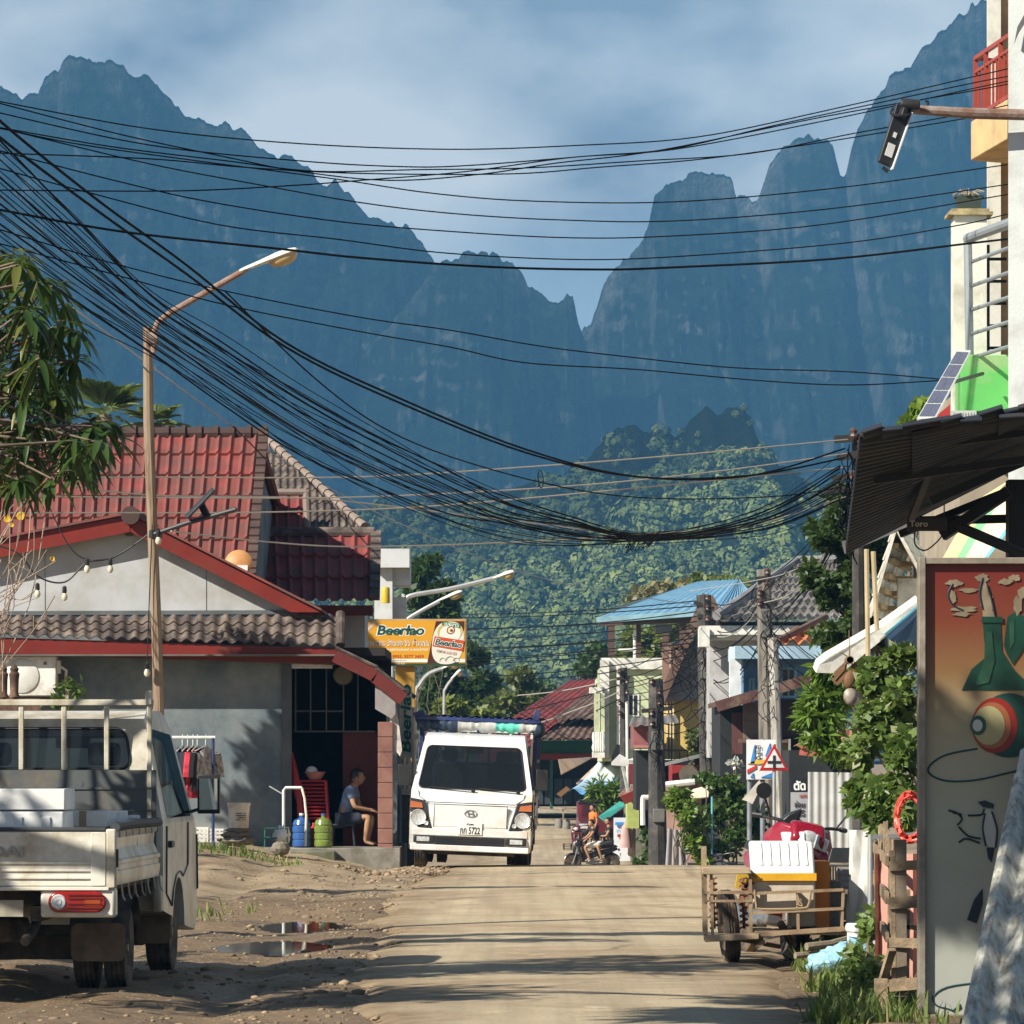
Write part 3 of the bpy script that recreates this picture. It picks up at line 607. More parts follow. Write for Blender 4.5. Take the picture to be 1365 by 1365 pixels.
    for s in (-1,1):
        q=[Vector((s*x,y,z)) for x,y,z in ((.545,5.112,.575),(.874,5.085,.575),(.872,5.04,1.0),(.65,5.065,.965))]
        m2=MB(); m2.prism(q,(0,.02,0)); h=m2.build('headlight',BLK,t,bevel=.012)
        m2=MB(); m2.lathe([(.001,.0),(.085,.008),(.108,.022),(.115,.0)],20,at=(s*.74,5.118,.725),axis='y'); m2.lathe([(.001,.0),(.03,.012),(.034,0)],12,at=(s*.625,5.124,.645),axis='y'); m2.build('reflector',LENS,h)
        m2=MB(); m2.prism([Vector((s*x,y,z)) for x,y,z in ((.68,5.092,.86),(.862,5.075,.86),(.858,5.062,.955),(.70,5.075,.93))],(0,.02,0)); m2.build('turn_signal',AMB,h)
        m2=MB(); m2.bb(min(s*.50,s*.80),5.105,.365,max(s*.50,s*.80),5.135,.475); fl=m2.build('fog_light',BLK,t,bevel=.02)
        m2=MB(); m2.bb(min(s*.57,s*.75),5.13,.385,max(s*.57,s*.75),5.142,.452); m2.build('lens',LENS,fl,bevel=.01)
        # mirrors
        m2=MB(); m2.tube([(s*.80,4.72,1.16),(s*.93,4.80,1.20),(s*1.0,4.80,1.22)],.015,6); m2.bb(min(s*.90,s*1.07),4.77,1.16,max(s*.90,s*1.07),4.85,1.46); wm=m2.build('wing_mirror',BLK,t,bevel=.02)
        m2=MB(); m2.bb(min(s*.915,s*1.055),4.762,1.19,max(s*.915,s*1.055),4.768,1.43); m2.build('mirror_glass',mat('mirror_silver',(.5,.52,.54),.03,1,var=.05,bump=0),wm,bevel=.002)
        # door shut line and handle
        m2=MB(); m2.tube([(s*.865,3.02,1.09),(s*.865,3.0,.6),(s*.865,3.36,.50),(s*.865,3.46,.62),(s*.865,3.66,.72),(s*.865,3.9,.745),(s*.865,4.12,.70),(s*.866,4.42,.78),(s*.864,4.44,1.1)],.006,4); d=m2.build('door',BLK,t)
        m2=MB(); m2.bb(min(s*.86,s*.89),3.14,.93,max(s*.86,s*.89),3.32,.98); m2.build('handle',BLK,d,bevel=.01)
        wheel(t,s*.73,3.84,.29,.185,s)
        for k,x in enumerate((.735,.525)): wheel(t,s*x,1.2,.285,.15,s)
    m2=MB(); m2.bb(-.82,5.10,.47,.82,5.125,.575); m2.bb(-.84,5.06,.26,.84,5.13,.345); m2.build('bumper',paint,t,bevel=.03,seg=3)
    m2=MB(); m2.bb(-.49,5.10,.345,.49,5.12,.465); 
    for k in range(3): m2.bb(-.48,5.12,.36+k*.037,.48,5.128,.375+k*.037)
    m2.build('grille',BLK,t)
    for x0,x1 in ((.62,-.02),(-.10,-.66)):
        m2=MB(); m2.tube([(x1,4.955,1.13),(x1,4.97,1.12)],.03,8); m2.bar((x1,4.965,1.13),(x0,4.93,1.16),.016,.016); m2.build('wiper',BLK,t)
    m2=MB(); m2.tube([(-.62,5.075,.945),(.62,5.075,.945)],.006,4); m2.tube([(-.62,5.075,.945),(-.74,5.0,1.02),(-.76,4.96,1.1)],.005,4); m2.tube([(.62,5.075,.945),(.74,5.0,1.02),(.76,4.96,1.1)],.005,4); m2.build('panel_gap',BLK,t)
    m2=MB(); m2.tube([(-.52,5.119,.60),(-.52,5.119,.92),(.52,5.119,.92),(.52,5.119,.60)],.005,4); m2.build('panel_gap',BLK,t)
    # ---- load bed
    m2=MB(); m2.bb(-.80,.02,.70,.80,2.72,.76); m2.bb(-.36,.1,.50,-.28,3.6,.60); m2.bb(.28,.1,.50,.36,3.6,.60); m2.bb(-.5,1.12,.2,.5,1.28,.36); m2.bb(-.36,.4,.6,.36,.5,.70); m2.bb(-.62,3.55,.20,.62,4.7,.5); m2.bb(-.7,3.76,.22,.7,3.92,.36)
    for y in (.7,1.7,2.4): m2.bb(-.78,y,.60,.78,y+.07,.70)
    m2.build('chassis',mat('grimy_iron',(.035,.03,.027),.8,dirt=((.12,.09,.06),.5,4)),t)
    bh=1.115
    prof=[(.0,.735),(.012,.80),(.012,.83),(.0,.835),(.0,.87),(.012,.875),(.012,.90),(-.005,.91),(-.035,.98),(-.028,1.05),(.0,1.085),(.008,bh)]
    for s in (-1,1):
        m2=MB(); V0=[(s*(.84+a),.06,z) for a,z in prof]; th=.03
        vs=[(s*(.84+a),y,z) for y in (.06,2.70) for a,z in prof]+[(s*(.84+a-th),y,z) for y in (.06,2.70) for a,z in prof]; n=len(prof)
        fs=[(i,i+1,n+i+1,n+i) for i in range(n-1)]+[(2*n+i,3*n+i,3*n+i+1,2*n+i+1) for i in range(n-1)]+[(n-1,3*n-1,4*n-1,2*n-1),(0,n,3*n,2*n)]+[(i,2*n+i,2*n+i+1,i+1) for i in range(n-1)]+[(n+i,n+i+1,3*n+i+1,3*n+i) for i in range(n-1)]
        m2.add(vs,fs); sp=m2.build('side_board',paint,t,ang=25)
        m2=MB(); m2.tube([(s*.845,.14,bh+.012),(s*.855,1.0,bh+.02),(s*.85,2.6,bh+.012)],.033,8); m2.build('rolled_tarp',mat('dark_tarp',(.045,.048,.055),.7,bump=.5,bscale=12),t)
        for k in range(7):
            y=.25+k*.37; m2=MB(); m2.tube([(s*.86,y,bh-.0),(s*.862,y,bh-.06)],.006,5); m2.build('rope_hook',trim,t)
            m2=MB(); m2.tube([(s*.86,y+.1,.74),(s*.862,y+.1,.73),(s*.87,y+.1,.66),(s*.885,y+.1,.63)],[.014,.007,.007,.007],5); m2.build('rope_hook',trim,t)
        m2=MB(); m2.bb(min(s*.80,s*.865),.0,.72,max(s*.80,s*.865),.07,bh); m2.build('corner_post',trim,t,bevel=.01)
        m2=MB(); m2.bar((s*.868,.045,.98),(s*.868,.045,.86),.02,.03); m2.build('latch',BLK,t)
        # rear lamp box
        m2=MB(); m2.bb(min(s*.36,s*.86),.02,.525,max(s*.36,s*.86),.16,.725); lb=m2.build('lamp_carrier',paint,t,bevel=.02)
        L=rloop((.415,0,.56),(.80,0,.56),(.80,0,.70),(.415,0,.70),0,0,0,0,.0695,8)
        m2=MB(); m2.prism([Vector((s*p.x,.022,p.z)) for p in L],(0,-.03,0)); tl=m2.build('tail_light',REDL,lb,bevel=.01)
        m2=MB(); m2.lathe([(.001,.008),(.02,.014),(.025,.008),(.045,.010),(.052,0)],18,at=(s*.485,-.008,.63),axis='y',M=Matrix.Scale(-1,4,(0,1,0))); m2.build('reversing_lens',LENS,tl)
        m2=MB(); m2.bb(min(s*.66,s*.765),-.013,.605,max(s*.66,s*.765),-.009,.65); m2.build('indicator_lens',mat('dull_amber',(.33,.06,.012),.25,bump=.1),tl)
        for z in (.585,.612,.648,.672): m2=MB(); m2.bb(min(s*.55,s*.775),-.0165,z,max(s*.55,s*.775),-.0135,z+.007); m2.build('lens_rib',mat('dark_red_rib',(.10,.006,.006),.3,bump=0),tl)
        # wings and flaps
        m2=MB(); pts=[(1.2+.36*math.cos(R(a)),.29+.36*math.sin(R(a))) for a in range(20,178,12)]
        for (ya,za),(yb,zb) in zip(pts[:-1],pts[1:]): m2.add([(s*.44,ya,za),(s*.85,ya,za),(s*.85,yb,zb),(s*.44,yb,zb)],[(0,1,2,3)])
        m2.build('wing',mat('wing_plastic',(.06,.057,.052),.75,dirt=((.2,.15,.1),.4,5)),t)
        m2=MB(); L=rloop((s*.46,.80,.20),(s*.83,.80,.20),(s*.83,.83,.46),(s*.46,.83,.46),0,0,0,0,.05); plate(m2,L,.012); m2.build('mud_flap',mat('mud_flap_rubber',(.10,.075,.052),.9,dirt=((.2,.14,.09),.6,4)),t)
        m2=MB(); L=rloop((s*.6,3.38,.22),(s*.85,3.38,.22),(s*.85,3.40,.52),(s*.6,3.40,.52),0,0,0,0,.04); plate(m2,L,.012); m2.build('mud_flap',mat('mud_flap_rubber',(.1,.1,.1)),t)
        m2=MB(); m2.bb(min(s*.80,s*.865),2.62,.47,max(s*.80,s*.865),2.80,.74); m2.build('side_step',trim,t,bevel=.02)
    m2=MB(); m2.bb(-.80,.015,.735,.80,.045,bh-.02)
    for z in (.78,.83,.88): m2.bb(-.78,.003,z,.78,.016,z+.02)
    m2.bb(-.80,-.002,.735,-.70,.0145,bh-.02); m2.bb(.70,-.002,.735,.80,.0145,bh-.02); m2.bb(-.82,.0,.705,.82,.06,.732)
    tg=m2.build('tailgate',paint,t,bevel=.005)
    if rear: words('lettering','HYUNDAI',.62,.075,mat('letter_grey',(.30,.29,.26),.6,bump=0),tg,TR(-.06,-.0,.965),.03)
    m2=MB(); m2.bb(-.80,.02,bh-.018,.80,.05,bh+.012); m2.build('tailgate_cap',mat('dark_tarp',(.05,.05,.05)),t,bevel=.01)
    m2=MB(); m2.tube([(.26,.55,.48),(.27,.25,.42),(.24,.12,.36)],.033,10); m2.build('exhaust',mat('grimy_iron',(.05,.04,.03)),t)
    m2=MB(); m2.lathe([(.1,-.08),(.27,-.08),(.29,-.03),(.29,.03),(.27,.08),(.1,.08)],24,at=(-.1,.75,.42)); m2.build('spare_wheel',RUB,t)
    m2=MB(); m2.bb(-.24,.05,.53,.24,.07,.64); m2.build('number_plate',mat('plate_dull',(.4,.36,.28),.6),t)
    # headboard
    m2=MB(); m2.bb(-.82,2.725,.74,.82,2.75,1.50)
    for z in (1.2,1.36): m2.bb(-.82,2.715,z,.82,2.726,z+.015)
    m2.lathe([(.03,0),(.03,.01),(.022,.012)],12,at=(.26,2.722,1.40),axis='y'); m2.build('headboard_panel',mat('slate_panel',(.085,.092,.095),.6,dirt=((.16,.14,.11),.3,3)),t)
    m2=MB()
    for x in (-.78,-.47,-.16,.15,.46,.77): m2.bb(x-.018,2.72,1.0 if abs(x)>.7 else 1.5,x+.018,2.75,1.985)
    m2.bb(-.80,2.71,1.965,.80,2.76,2.01); m2.bb(.745,2.70,1.97,.79,2.77,2.075); m2.build('headboard_rail',trim,t,bevel=.006)
    return t
CREAM=mat('cream_paint',(.70,.68,.60),.38,dirt=((.33,.26,.16),.45,2.2),var=.07,bump=.05,coat=.25)
CREAM2=mat('cream_trim',(.56,.53,.44),.5,dirt=((.3,.24,.15),.5,4),var=.1)
WHITE=mat('white_paint',(.68,.70,.71),.3,dirt=((.45,.36,.24),.28,1.6),var=.04,bump=.03,coat=.4)
t1=truck('pickup_truck','cream pickup truck seen from behind with foam boxes in its bed',(-3.50,31.46,0),-R(2.3),CREAM,CREAM2)
t1.location.z=.0
TZ=math.radians(180-1.3)
t2=truck('pickup_truck','white pickup truck facing the camera with a tarp roof, parked by the porch',(-.52,72.0,0),TZ,WHITE,WHITE,rear=False)
t2.rotation_euler=(0,R(-2.2),TZ); t2.location=(-.50,72.1,-.015)
# number plate of the white truck
m2=MB(); m2.bb(-.17,5.132,.50,.17,5.140,.68); np_=m2.build('number_plate',mat('plate_white',(.74,.74,.70),.5,var=.08),t2,bevel=.004)
words('plate_text','กก 5722',.28,.10,BLK,np_,TR(0,5.1425,.562,rz=PI),.012); words('plate_text','ກຳແພງ' if False else 'กำแพง',.10,.035,BLK,np_,TR(0,5.1425,.652,rz=PI))
# blue rack and rolled tarps
BLU=mat('blue_steel',(.02,.035,.13),.45,dirt=((.1,.08,.06),.2,4))
mb=MB()
for x in (-.84,.84):
    for y in (.1,1.0,1.9,2.66): mb.bb(x-.03,y-.03,1.05,x+.03,y+.03,2.12)
    mb.bb(x-.035,.05,2.10,x+.035,2.72,2.15); mb.bb(x-.025,.1,1.55,x+.025,2.7,1.6)
for y in (.1,1.4,2.66): mb.bb(-.86,y-.03,2.13,.86,y+.03,2.19)
mb.build('roof_rack',BLU,t2,bevel=.006)
mb=MB()
mb.bb(-.90,3.05,2.12,.90,3.11,2.17)
for k in range(18): mb.bb(-.85+k*.1-.02,3.045,2.165,-.85+k*.1+.02,3.115,2.185)
mb.box((.86,3.0,2.17),(.16,.16,.15),Matrix.Rotation(R(20),3,'Y')); mb.box((-.84,3.0,2.23),(.09,.12,.19),Matrix.Rotation(R(-12),3,'Y'))
for x in (-.6,0,.6): mb.bb(x-.02,3.0,1.93,x+.02,3.04,2.0)
mb.build('light_bar',BLU,t2,bevel=.008)
mb=MB(); xs=np.linspace(-.9,.9,37); rg=random.Random(3); nse=[(rg.uniform(-.02,.02),rg.uniform(-.025,.025)) for _ in xs]
for i in range(36):
    x0,x1=xs[i],xs[i+1]; mb.cur=0 if x0>.30 else 1 if x0>-.28 else 2 if x0>-.64 else 1
    def ring(i): a,b=nse[i]; return [(xs[i],3.02+.09*math.cos(t)+a*.5,2.06+(.085+b)*math.sin(t)) for t in np.linspace(0,2*PI,13)[:-1]]
    r0,r1=ring(i),ring(i+1); mb.add(r0+r1,[(k,(k+1)%12,12+(k+1)%12,12+k) for k in range(12)])
mb.ball((-.88,3.0,2.03),(.10,.13,.12),10,7)
mb.build('rolled_tarp',[mat('navy_tarp',(.015,.03,.06),.6,bump=.6,bscale=9),mat('grey_tarp',(.42,.43,.42),.7,var=.4,bump=.8,bscale=8),mat('turquoise_tarp',(.10,.50,.40),.65,bump=.5,bscale=9)],t2)
mb=MB(); mb.wave((-.95,.0,2.20),(.95,.0,2.20),(.95,2.75,2.2),(-.95,2.75,2.2),.15,.012); mb.build('canopy',mat('navy_tarp',(.02,.03,.06)),t2)
# foam boxes in the cream truck's bed
FOAM=mat('white_foam',(.72,.73,.72),.7,dirt=((.45,.40,.32),.25,3),var=.06,bump=.12,bscale=90)
def foam(label,c,d,rz=0,tape=False,lid=True,mrk=False):
    b=thing('foam_box',label,'foam box',t1.matrix_basis@Vector(c),rz+t1.rotation_euler.z,None)
    mb=MB(); w,l,h=d; mb.bb(-w/2,-l/2,0,w/2,l/2,h*.76); mb.build('body',FOAM,b,bevel=.018)
    mb=MB(); mb.bb(-w/2-.006,-l/2-.006,h*.77,w/2+.006,l/2+.006,h)
    for k in range(3): y=-w/2+.12+k*(w-.24)/2; mb.bb(y-.03,-l/2-.014,h*.2,y+.03,-l/2-.001,h*.7)
    ld=mb.build('lid',FOAM,b,bevel=.015)
    if tape:
        mb=MB(); mb.bb(-w*.3,-l/2-.009,h*.3,-w*.3+.05,l/2,h+.003); mb.bb(w*.05,-l/2-.009,h*.4,w*.05+.05,l/2,h+.003); mb.build('tape',mat('brown_tape',(.38,.27,.17),.4),b)
    return b
foam('large white foam box on the left in the cream truck bed',(.16,.62,.76),(.62,.5,.62))
foam('low taped white foam box beside the larger one in the cream truck bed',(.50,1.35,.76),(.42,.6,.46),-.12,True)
foam('flat white foam box under the right rail of the cream truck bed',(.62,1.9,.76),(.34,.5,.42),.1)
# ================================================================ red-roofed house on the left
RED=mat('red_fascia',(.17,.014,.008),.5,dirt=((.12,.03,.02),.3,3),var=.15,bump=.1)
TILE_R=mat('red_roof_tile',(.225,.05,.041),.8,dirt=((.13,.06,.05),.6,1.6),var=.25,bump=.3,bscale=18)
TILE_B=mat('brown_roof_tile',(.068,.052,.048),.85,dirt=((.25,.2,.16),.35,3),var=.3,bump=.4,bscale=20)
TILE_M=mat('maroon_roof_tile',(.22,.045,.04),.75,dirt=((.12,.05,.045),.4,2),var=.2,bump=.25)
GREYW=mat('grey_render',(.102,.136,.158),.9,dirt=((.23,.25,.25),.5,1.1),var=.12,bump=.25,bscale=12)
WHITEW=mat('white_board',(.42,.44,.46),.8,dirt=((.33,.32,.29),.4,1.4),var=.07,bump=.08)
DARKW=mat('shade_painted_wall',(.025,.022,.022),.9); CONC=mat('concrete',(.26,.24,.21),.9,dirt=((.12,.11,.09),.5,3),bump=.4,bscale=15)  # porch room walls near-black: the interior shade is put into the colour
STEEL=mat('galvanised',(.42,.43,.43),.45,.5,var=.15); WSTEEL=mat('white_enamel',(.7,.7,.67),.45,dirt=((.4,.35,.28),.25,4),var=.05,bump=.04)
h=thing('red_roof_house','house with red tiled roofs, grey front wall and dark open porch','house',(-6,69.5,.25))
def wall(mb,x0,x1,y0,y1,z0,z1): mb.bb(x0,y0,z0,x1,y1,z1)
HY=69.5
mb=MB(); wall(mb,-13,PX(386,HY),HY,HY+.16,-.1,3.3); mb.build('front_wall',GREYW,h,True)
mb=MB(); wall(mb,PX(376,HY),PX(389,HY),HY-.05,HY-.003,.0,3.06); mb.build('corner_pilaster',mat('dark_grey_render',(.10,.11,.115),.9),h,True)
mb=MB(); wall(mb,-12.9,-12.7,HY+.2,78,0,3.3); wall(mb,-12.7,-2.9,77.8,78,0,3.6); wall(mb,-1.86,-1.70,HY+.4,77.8,0,2.5); mb.build('wall',GREYW,h,True)
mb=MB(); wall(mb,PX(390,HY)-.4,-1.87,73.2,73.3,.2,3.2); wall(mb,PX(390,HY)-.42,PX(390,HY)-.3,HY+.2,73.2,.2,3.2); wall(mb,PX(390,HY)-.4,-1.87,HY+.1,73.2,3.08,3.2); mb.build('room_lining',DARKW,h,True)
mb=MB(); wall(mb,-4.9,-1.62,HY-.9,73.2,-.1,.27); mb.build('porch_floor',CONC,h,True,bevel=.015)
mb=MB(); wall(mb,PX(386,68.4),PX(447,68.4),68.3,68.6,-.1,.23); mb.build('kerb_step',mat('mossy_concrete',(.2,.19,.15),.9,dirt=((.07,.08,.04),.5,4),bump=.5,bscale=14),h,True,bevel=.02)
mb=MB(); wall(mb,PX(383,HY),PX(443,HY),HY-.03,HY+.12,PZ(891,HY),PZ(884,HY)); mb.build('lintel',WSTEEL,h,True)
mb=MB(); wall(mb,PX(455,HY),PX(506,HY),70.1,70.16,.27,PZ(975,HY)); mb.build('shutter_panel',mat('maroon_panel',(.09,.012,.01),.6),h,True)
mb=MB()
for px in (394,414,435,458,477): mb.tube([(PX(px,70),70,PZ(975,70)),(PX(px,70),70,3.08)],.012,5)
for py,a,b in ((948,392,458),(975,392,500)): mb.tube([(PX(a,70),70,PZ(py,70)),(PX(b,70),70,PZ(py,70))],.013,5)
mb.build('window_grille',mat('dull_iron',(.10,.10,.10),.6),h,True)
mb=MB(); mb.lathe([(.0,0),(.13,.005),(.15,.04),(.15,.06),(0,.061)],16,at=(PX(457,69.9),69.95,PZ(900,70)),axis='y'); mb.build('wall_fan',mat('dull_cream',(.2,.17,.1),.6),h,True)
mb=MB(); z=.1; pk=PX(504,68.9)
for k in range(9):
    z1=.1+(k+1)*.222; mb.bb(pk,68.8+.004*(k%2),z+.006,PX(524,68.9),69.05,z1); z=z1
mb.build('porch_pillar',mat('pink_brick',(.22,.105,.085),.85,dirt=((.25,.13,.1),.4,5),bump=.3),h,True,bevel=.008)
# pent roof over the front wall
ey=69.2; A=(PX(-170,ey),ey,PZ(842,ey)); B=(PX(452,ey),ey,PZ(862,ey)); C=(PX(452,HY),HY+.02,PZ(820,HY)); D=(PX(-170,HY),HY+.02,PZ(822,HY))
mb=MB(); mb.wave(A,B,C,D,.188,.032,3,.03,.015); mb.build('pent_roof',TILE_B,h,True,ang=50)
mb=MB(); a=Vector(A)+Vector((0,.06,-.14)); b=Vector(B)+Vector((0,.06,-.14)); mb.bar(a,b,.03,.235); mb.bar(b+Vector((0,0,0)),b+Vector((0,.8,.0)),.03,.235); mb.build('fascia',RED,h,True)
mb=MB(); mb.tube([Vector(B)+Vector((.02,-.03,.02)),Vector(C)+Vector((.02,0,.03))],.07,10); mb.build('ridge_tile',TILE_B,h,True)
mb=MB(); mb.bar(Vector(A)+Vector((0,.1,-.26)),Vector(B)+Vector((0,.1,-.26)),.03,.02); mb.bb(-13,68.85,3.06,PX(448,ey),HY,3.085); mb.build('soffit',mat('soffit_board',(.12,.11,.10),.9),h,True)
# gable
gy=69.62
mb=MB(); pl=[(-170,822),(-170,772),(172,704),(398,820)]; mb.prism([W(a,b,gy) for a,b in pl],(0,.1,0)); mb.build('gable_wall',WHITEW,h,True)
mb=MB()
for px in (60,275): mb.bar(W(px,822,gy-.004),W(px,730 if px<100 else 757,gy-.004),.006,.006)
mb.bar(W(-170,818,gy-.02),W(398,816,gy-.02),.05,.06); mb.build('board_joint',mat('dark_grey_render',(.1,.1,.1)),h,True)
vy=69.33
mb=MB(); mb.prism([W(a,b,vy) for a,b in ((-170,752),(173,687),(173,709),(-170,776))],(0,.04,0)); mb.prism([W(a,b,vy+.002) for a,b in ((174,687),(428,816),(388,816),(174,709))],(0,.04,0)); mb.build('verge_board',RED,h,True)
mb=MB()
for pa,pb in (((-170,751),(173,685)),((173,685),(428,814))):
    p=W(*pa,vy-.06); q=W(*pb,vy-.06); mb.prism([p,q,q+Vector((0,4.2,0)),p+Vector((0,4.2,0))],(0,0,.035))
mb.build('gable_roof',TILE_R,h,True)
mb=MB(); c=W(174,687,vy-.1); mb.tube([c+Vector((0,-.05,.0)),c+Vector((0,4,.0))],[.135,.12],16); mb.build('ridge_end_tile',mat('dark_ridge',(.06,.035,.03),.8,bump=.4),h,True)
mb=MB(); mb.bb(PX(170,gy)-.02,gy-.1,PZ(715,gy),PX(177,gy),gy-.001,PZ(704,gy)); mb.build('junction_box',mat('old_tin',(.15,.12,.07),.7),h,True)
# main red roof
A=(PX(-170,70.2),70.2,PZ(812,70.2)); B=(PX(349,70.2),70.2,PZ(812,70.2)); C=(PX(350,75),75,PZ(580,75)); D=(PX(-170,75),75,PZ(580,75))
B=(C[0]+.02,)+B[1:]
mb=MB(); mb.wave(A,B,C,D,.19,.05,8,.045,.02,k=12,sharp=1); mb.build('main_roof',TILE_R,h,True,ang=50)
mb=MB(); mb.wave((A[0],85,5.35),(B[0],85,5.35),C,D,.213,.05,0,0,.02,k=6); mb.build('rear_roof',TILE_R,h,True)  # unseen rear slope made long and flat to shade the side roof
mb=MB(); mb.prism([Vector(B)+Vector((-.2,.4,-.1)),Vector((B[0]-.2,84.4,B[2]-.1)),Vector((B[0]-.2,84.8,5.25)),Vector(C)+Vector((-.2,0,-.12))],(.06,0,0)); mb.build('gable_end',GREYW,h,True)
mb=MB(); n=24; x0=PX(-170,75); x1=C[0]+.05
for k in range(n):
    a=x0+(x1-x0)*k/n; b=x0+(x1-x0)*(k+1)/n; mb.tube([(a,75,C[2]+.03),(b-.03,75,C[2]+.03),(b-.03,75,C[2]+.03),(b+.03,75,C[2]+.03)],[.10,.095,.135,.135],10)
mb.build('ridge_tile',mat('dark_ridge',(.06,.035,.03)),h,True)
mb=MB()
for k in range(22):
    p=Vector(B).lerp(Vector(C),k/22); q=Vector(B).lerp(Vector(C),(k+1)/22); mb.bar(p+Vector((.02,0,.09)),q+Vector((.02,0,.06)),.15,.09)
mb.build('verge_tile',mat('verge_dark',(.085,.05,.042),.85,bump=.4),h,True)
# lower maroon roof to its right
A=(PX(345,77.5),77.5,PZ(803,77.5)); B=(PX(497,77.5),77.5,PZ(803,77.5)); C=(PX(499,80),80,PZ(714,80)); D=(PX(340,80),80,PZ(714,80))
mb=MB(); mb.wave(A,B,C,D,.213,.05,3,.045,.02,k=12,sharp=1); mb.build('side_roof',TILE_M,h,True,ang=50)
mb=MB()
for k in range(9):
    p=Vector(B).lerp(Vector(C),k/9); q=Vector(B).lerp(Vector(C),(k+1)/9); mb.bar(p+Vector((.03,0,.08)),q+Vector((.03,0,.05)),.17,.1)
mb.tube([Vector(D)+Vector((0,0,.05)),Vector(C)+Vector((0,0,.05))],.10,10); mb.build('verge_tile',TILE_B,h,True)
mb=MB(); a=Vector(A)+Vector((0,.08,-.13)); b=Vector(B)+Vector((0,.08,-.13)); mb.bar(a,b,.04,.17); mb.build('fascia',mat('dark_red',(.11,.014,.012),.6),h,True)
mb=MB(); mb.bb(A[0],78.1,2.5,B[0]-.15,79.8,A[2]-.05); mb.build('side_wall',WHITEW,h,True)
# brown hip roof behind
A=(PX(340,81),81,PZ(705,81)); B=(PX(486,81),81,PZ(705,81)); C=(PX(356,84),84,PZ(588,84)); D=(PX(340,84),84,PZ(588,84))
Bq=(PX(486,84),84,PZ(588,84))
mb=MB(); mb.wave(A,B,Bq,D,.128,.028,7,.03,.012,keep=lambda u,v: u<1-.93*v); mb.build('hip_roof',TILE_B,h,True,ang=50)
mb=MB(); n=16
for k in range(n):
    p=Vector(B).lerp(Vector(C),k/n)+Vector((0,0,.04)); q=Vector(B).lerp(Vector(C),(k+1)/n)+Vector((0,0,.04)); mb.tube([p,q],[.085,.062],8)
mb.build('hip_tile',mat('pale_hip',(.24,.19,.16),.85,bump=.3),h,True); mb=MB(); p,q=W(346,656,80.3),W(408,656,80.3); mb.tube([p,q],.06,8); mb.tube([q,W(410,714,80.1)],.06,8); mb.build('cap_tile',mat('pale_hip',(.24,.19,.16)),h,True)
mb=MB(); A=W(344,712,80.1); B=W(408,712,80.1); C=W(406,660,80.9); D=W(344,660,80.9); mb.wave(A,B,C,D,.2,.045,2,.04,.02,k=12,sharp=1); mb.build('dormer_roof',TILE_M,h,True)
# lean-to porch roof at the right, falling towards the road
mb=MB(); p=W(447,863,68.6); q=W(500,890,68.6); r=W(537,921,68.6); E=Vector((0,8.5,0))
for a,b in ((p,q),(q,r)): mb.wave(b,b+E,a+E,a,.2,.03,1,.02,.015)
mb.build('porch_roof',TILE_B,h,True)
mb=MB()
for a,b in ((p,q),(q,r)):
    mb.bar(a+Vector((-.01,.03,-.12)),b+Vector((.01,.03,-.12)),.03,.19)
mb.build('porch_fascia',mat('dark_red',(.1,.01,.01)),h,True)
wf=thing('white_balustrade','white turned balustrade behind the pink porch pillar','fence',(PX(537,73),73,.2))
for k in range(5): mb=MB(); mb.lathe([(.04,.0),(.06,.25),(.03,.5),(.055,.8),(.04,1.3)],8,at=(-.13+.075*k,0,PZ(1055,73)-.2)); mb.build('baluster',WSTEEL,wf)
mb=MB(); mb.bb(-.2,-.06,PZ(1052,73)-.28,.25,.06,PZ(1052,73)-.2); mb.bb(-.2,-.06,PZ(985,73)-.2,.25,.06,PZ(985,73)-.12); mb.build('rail',WSTEEL,wf); mb=MB(); mb.bb(-.2,-.04,-.3,.25,.04,PZ(1052,73)-.285); mb.build('low_wall',CONC,wf)
# ---------------------------------------------------------------- things round the house
mb=MB(); L=[W(a,b,68.75) for a,b in ((500,893),(527,917),(527,952),(522,958),(500,945))]; mb.prism(L,(0,.012,0)); tag(mb.build('hanging_cloth',mat('grey_cloth',(.27,.25,.25),.9,bump=.4,bscale=8),None,True,loc=L[0]),'grey cloth hung under the edge of the porch roof','cloth')
bn=thing('banner','narrow white banner with teal lettering, upright beside the porch','banner',W(541,1005,70.5))
mb=MB(); mb.bb(PX(533,70.5),70.5,PZ(1010,70.5),PX(549,70.5),70.53,PZ(915,70.5)); mb.build('cloth',mat('banner_white',(.62,.66,.64),.7,bump=.2),bn,True)
words('lettering','Beerlao',1.02,.155,mat('teal_ink',(.005,.14,.16),.6,bump=0),bn,TR(0,-.018,.53,0,-PI/2,0),.02,.15)
mb=MB(); q0=W(517,935,68.9); 
rg=random.Random(2); pts=[W(a,b,68.85) for a,b in ((516,922),(525,930),(531,960),(536,1000),(533,1008),(527,1000),(520,965))]; mb.prism(pts,(0,.03,0)); tag(mb.build('tattered_banner',mat('faded_cloth',(.5,.45,.42),.9,var=.5,scale=5,bump=.6,bscale=9),None,True,loc=pts[0]),'tattered pale strip of banner hanging down the porch post','banner')
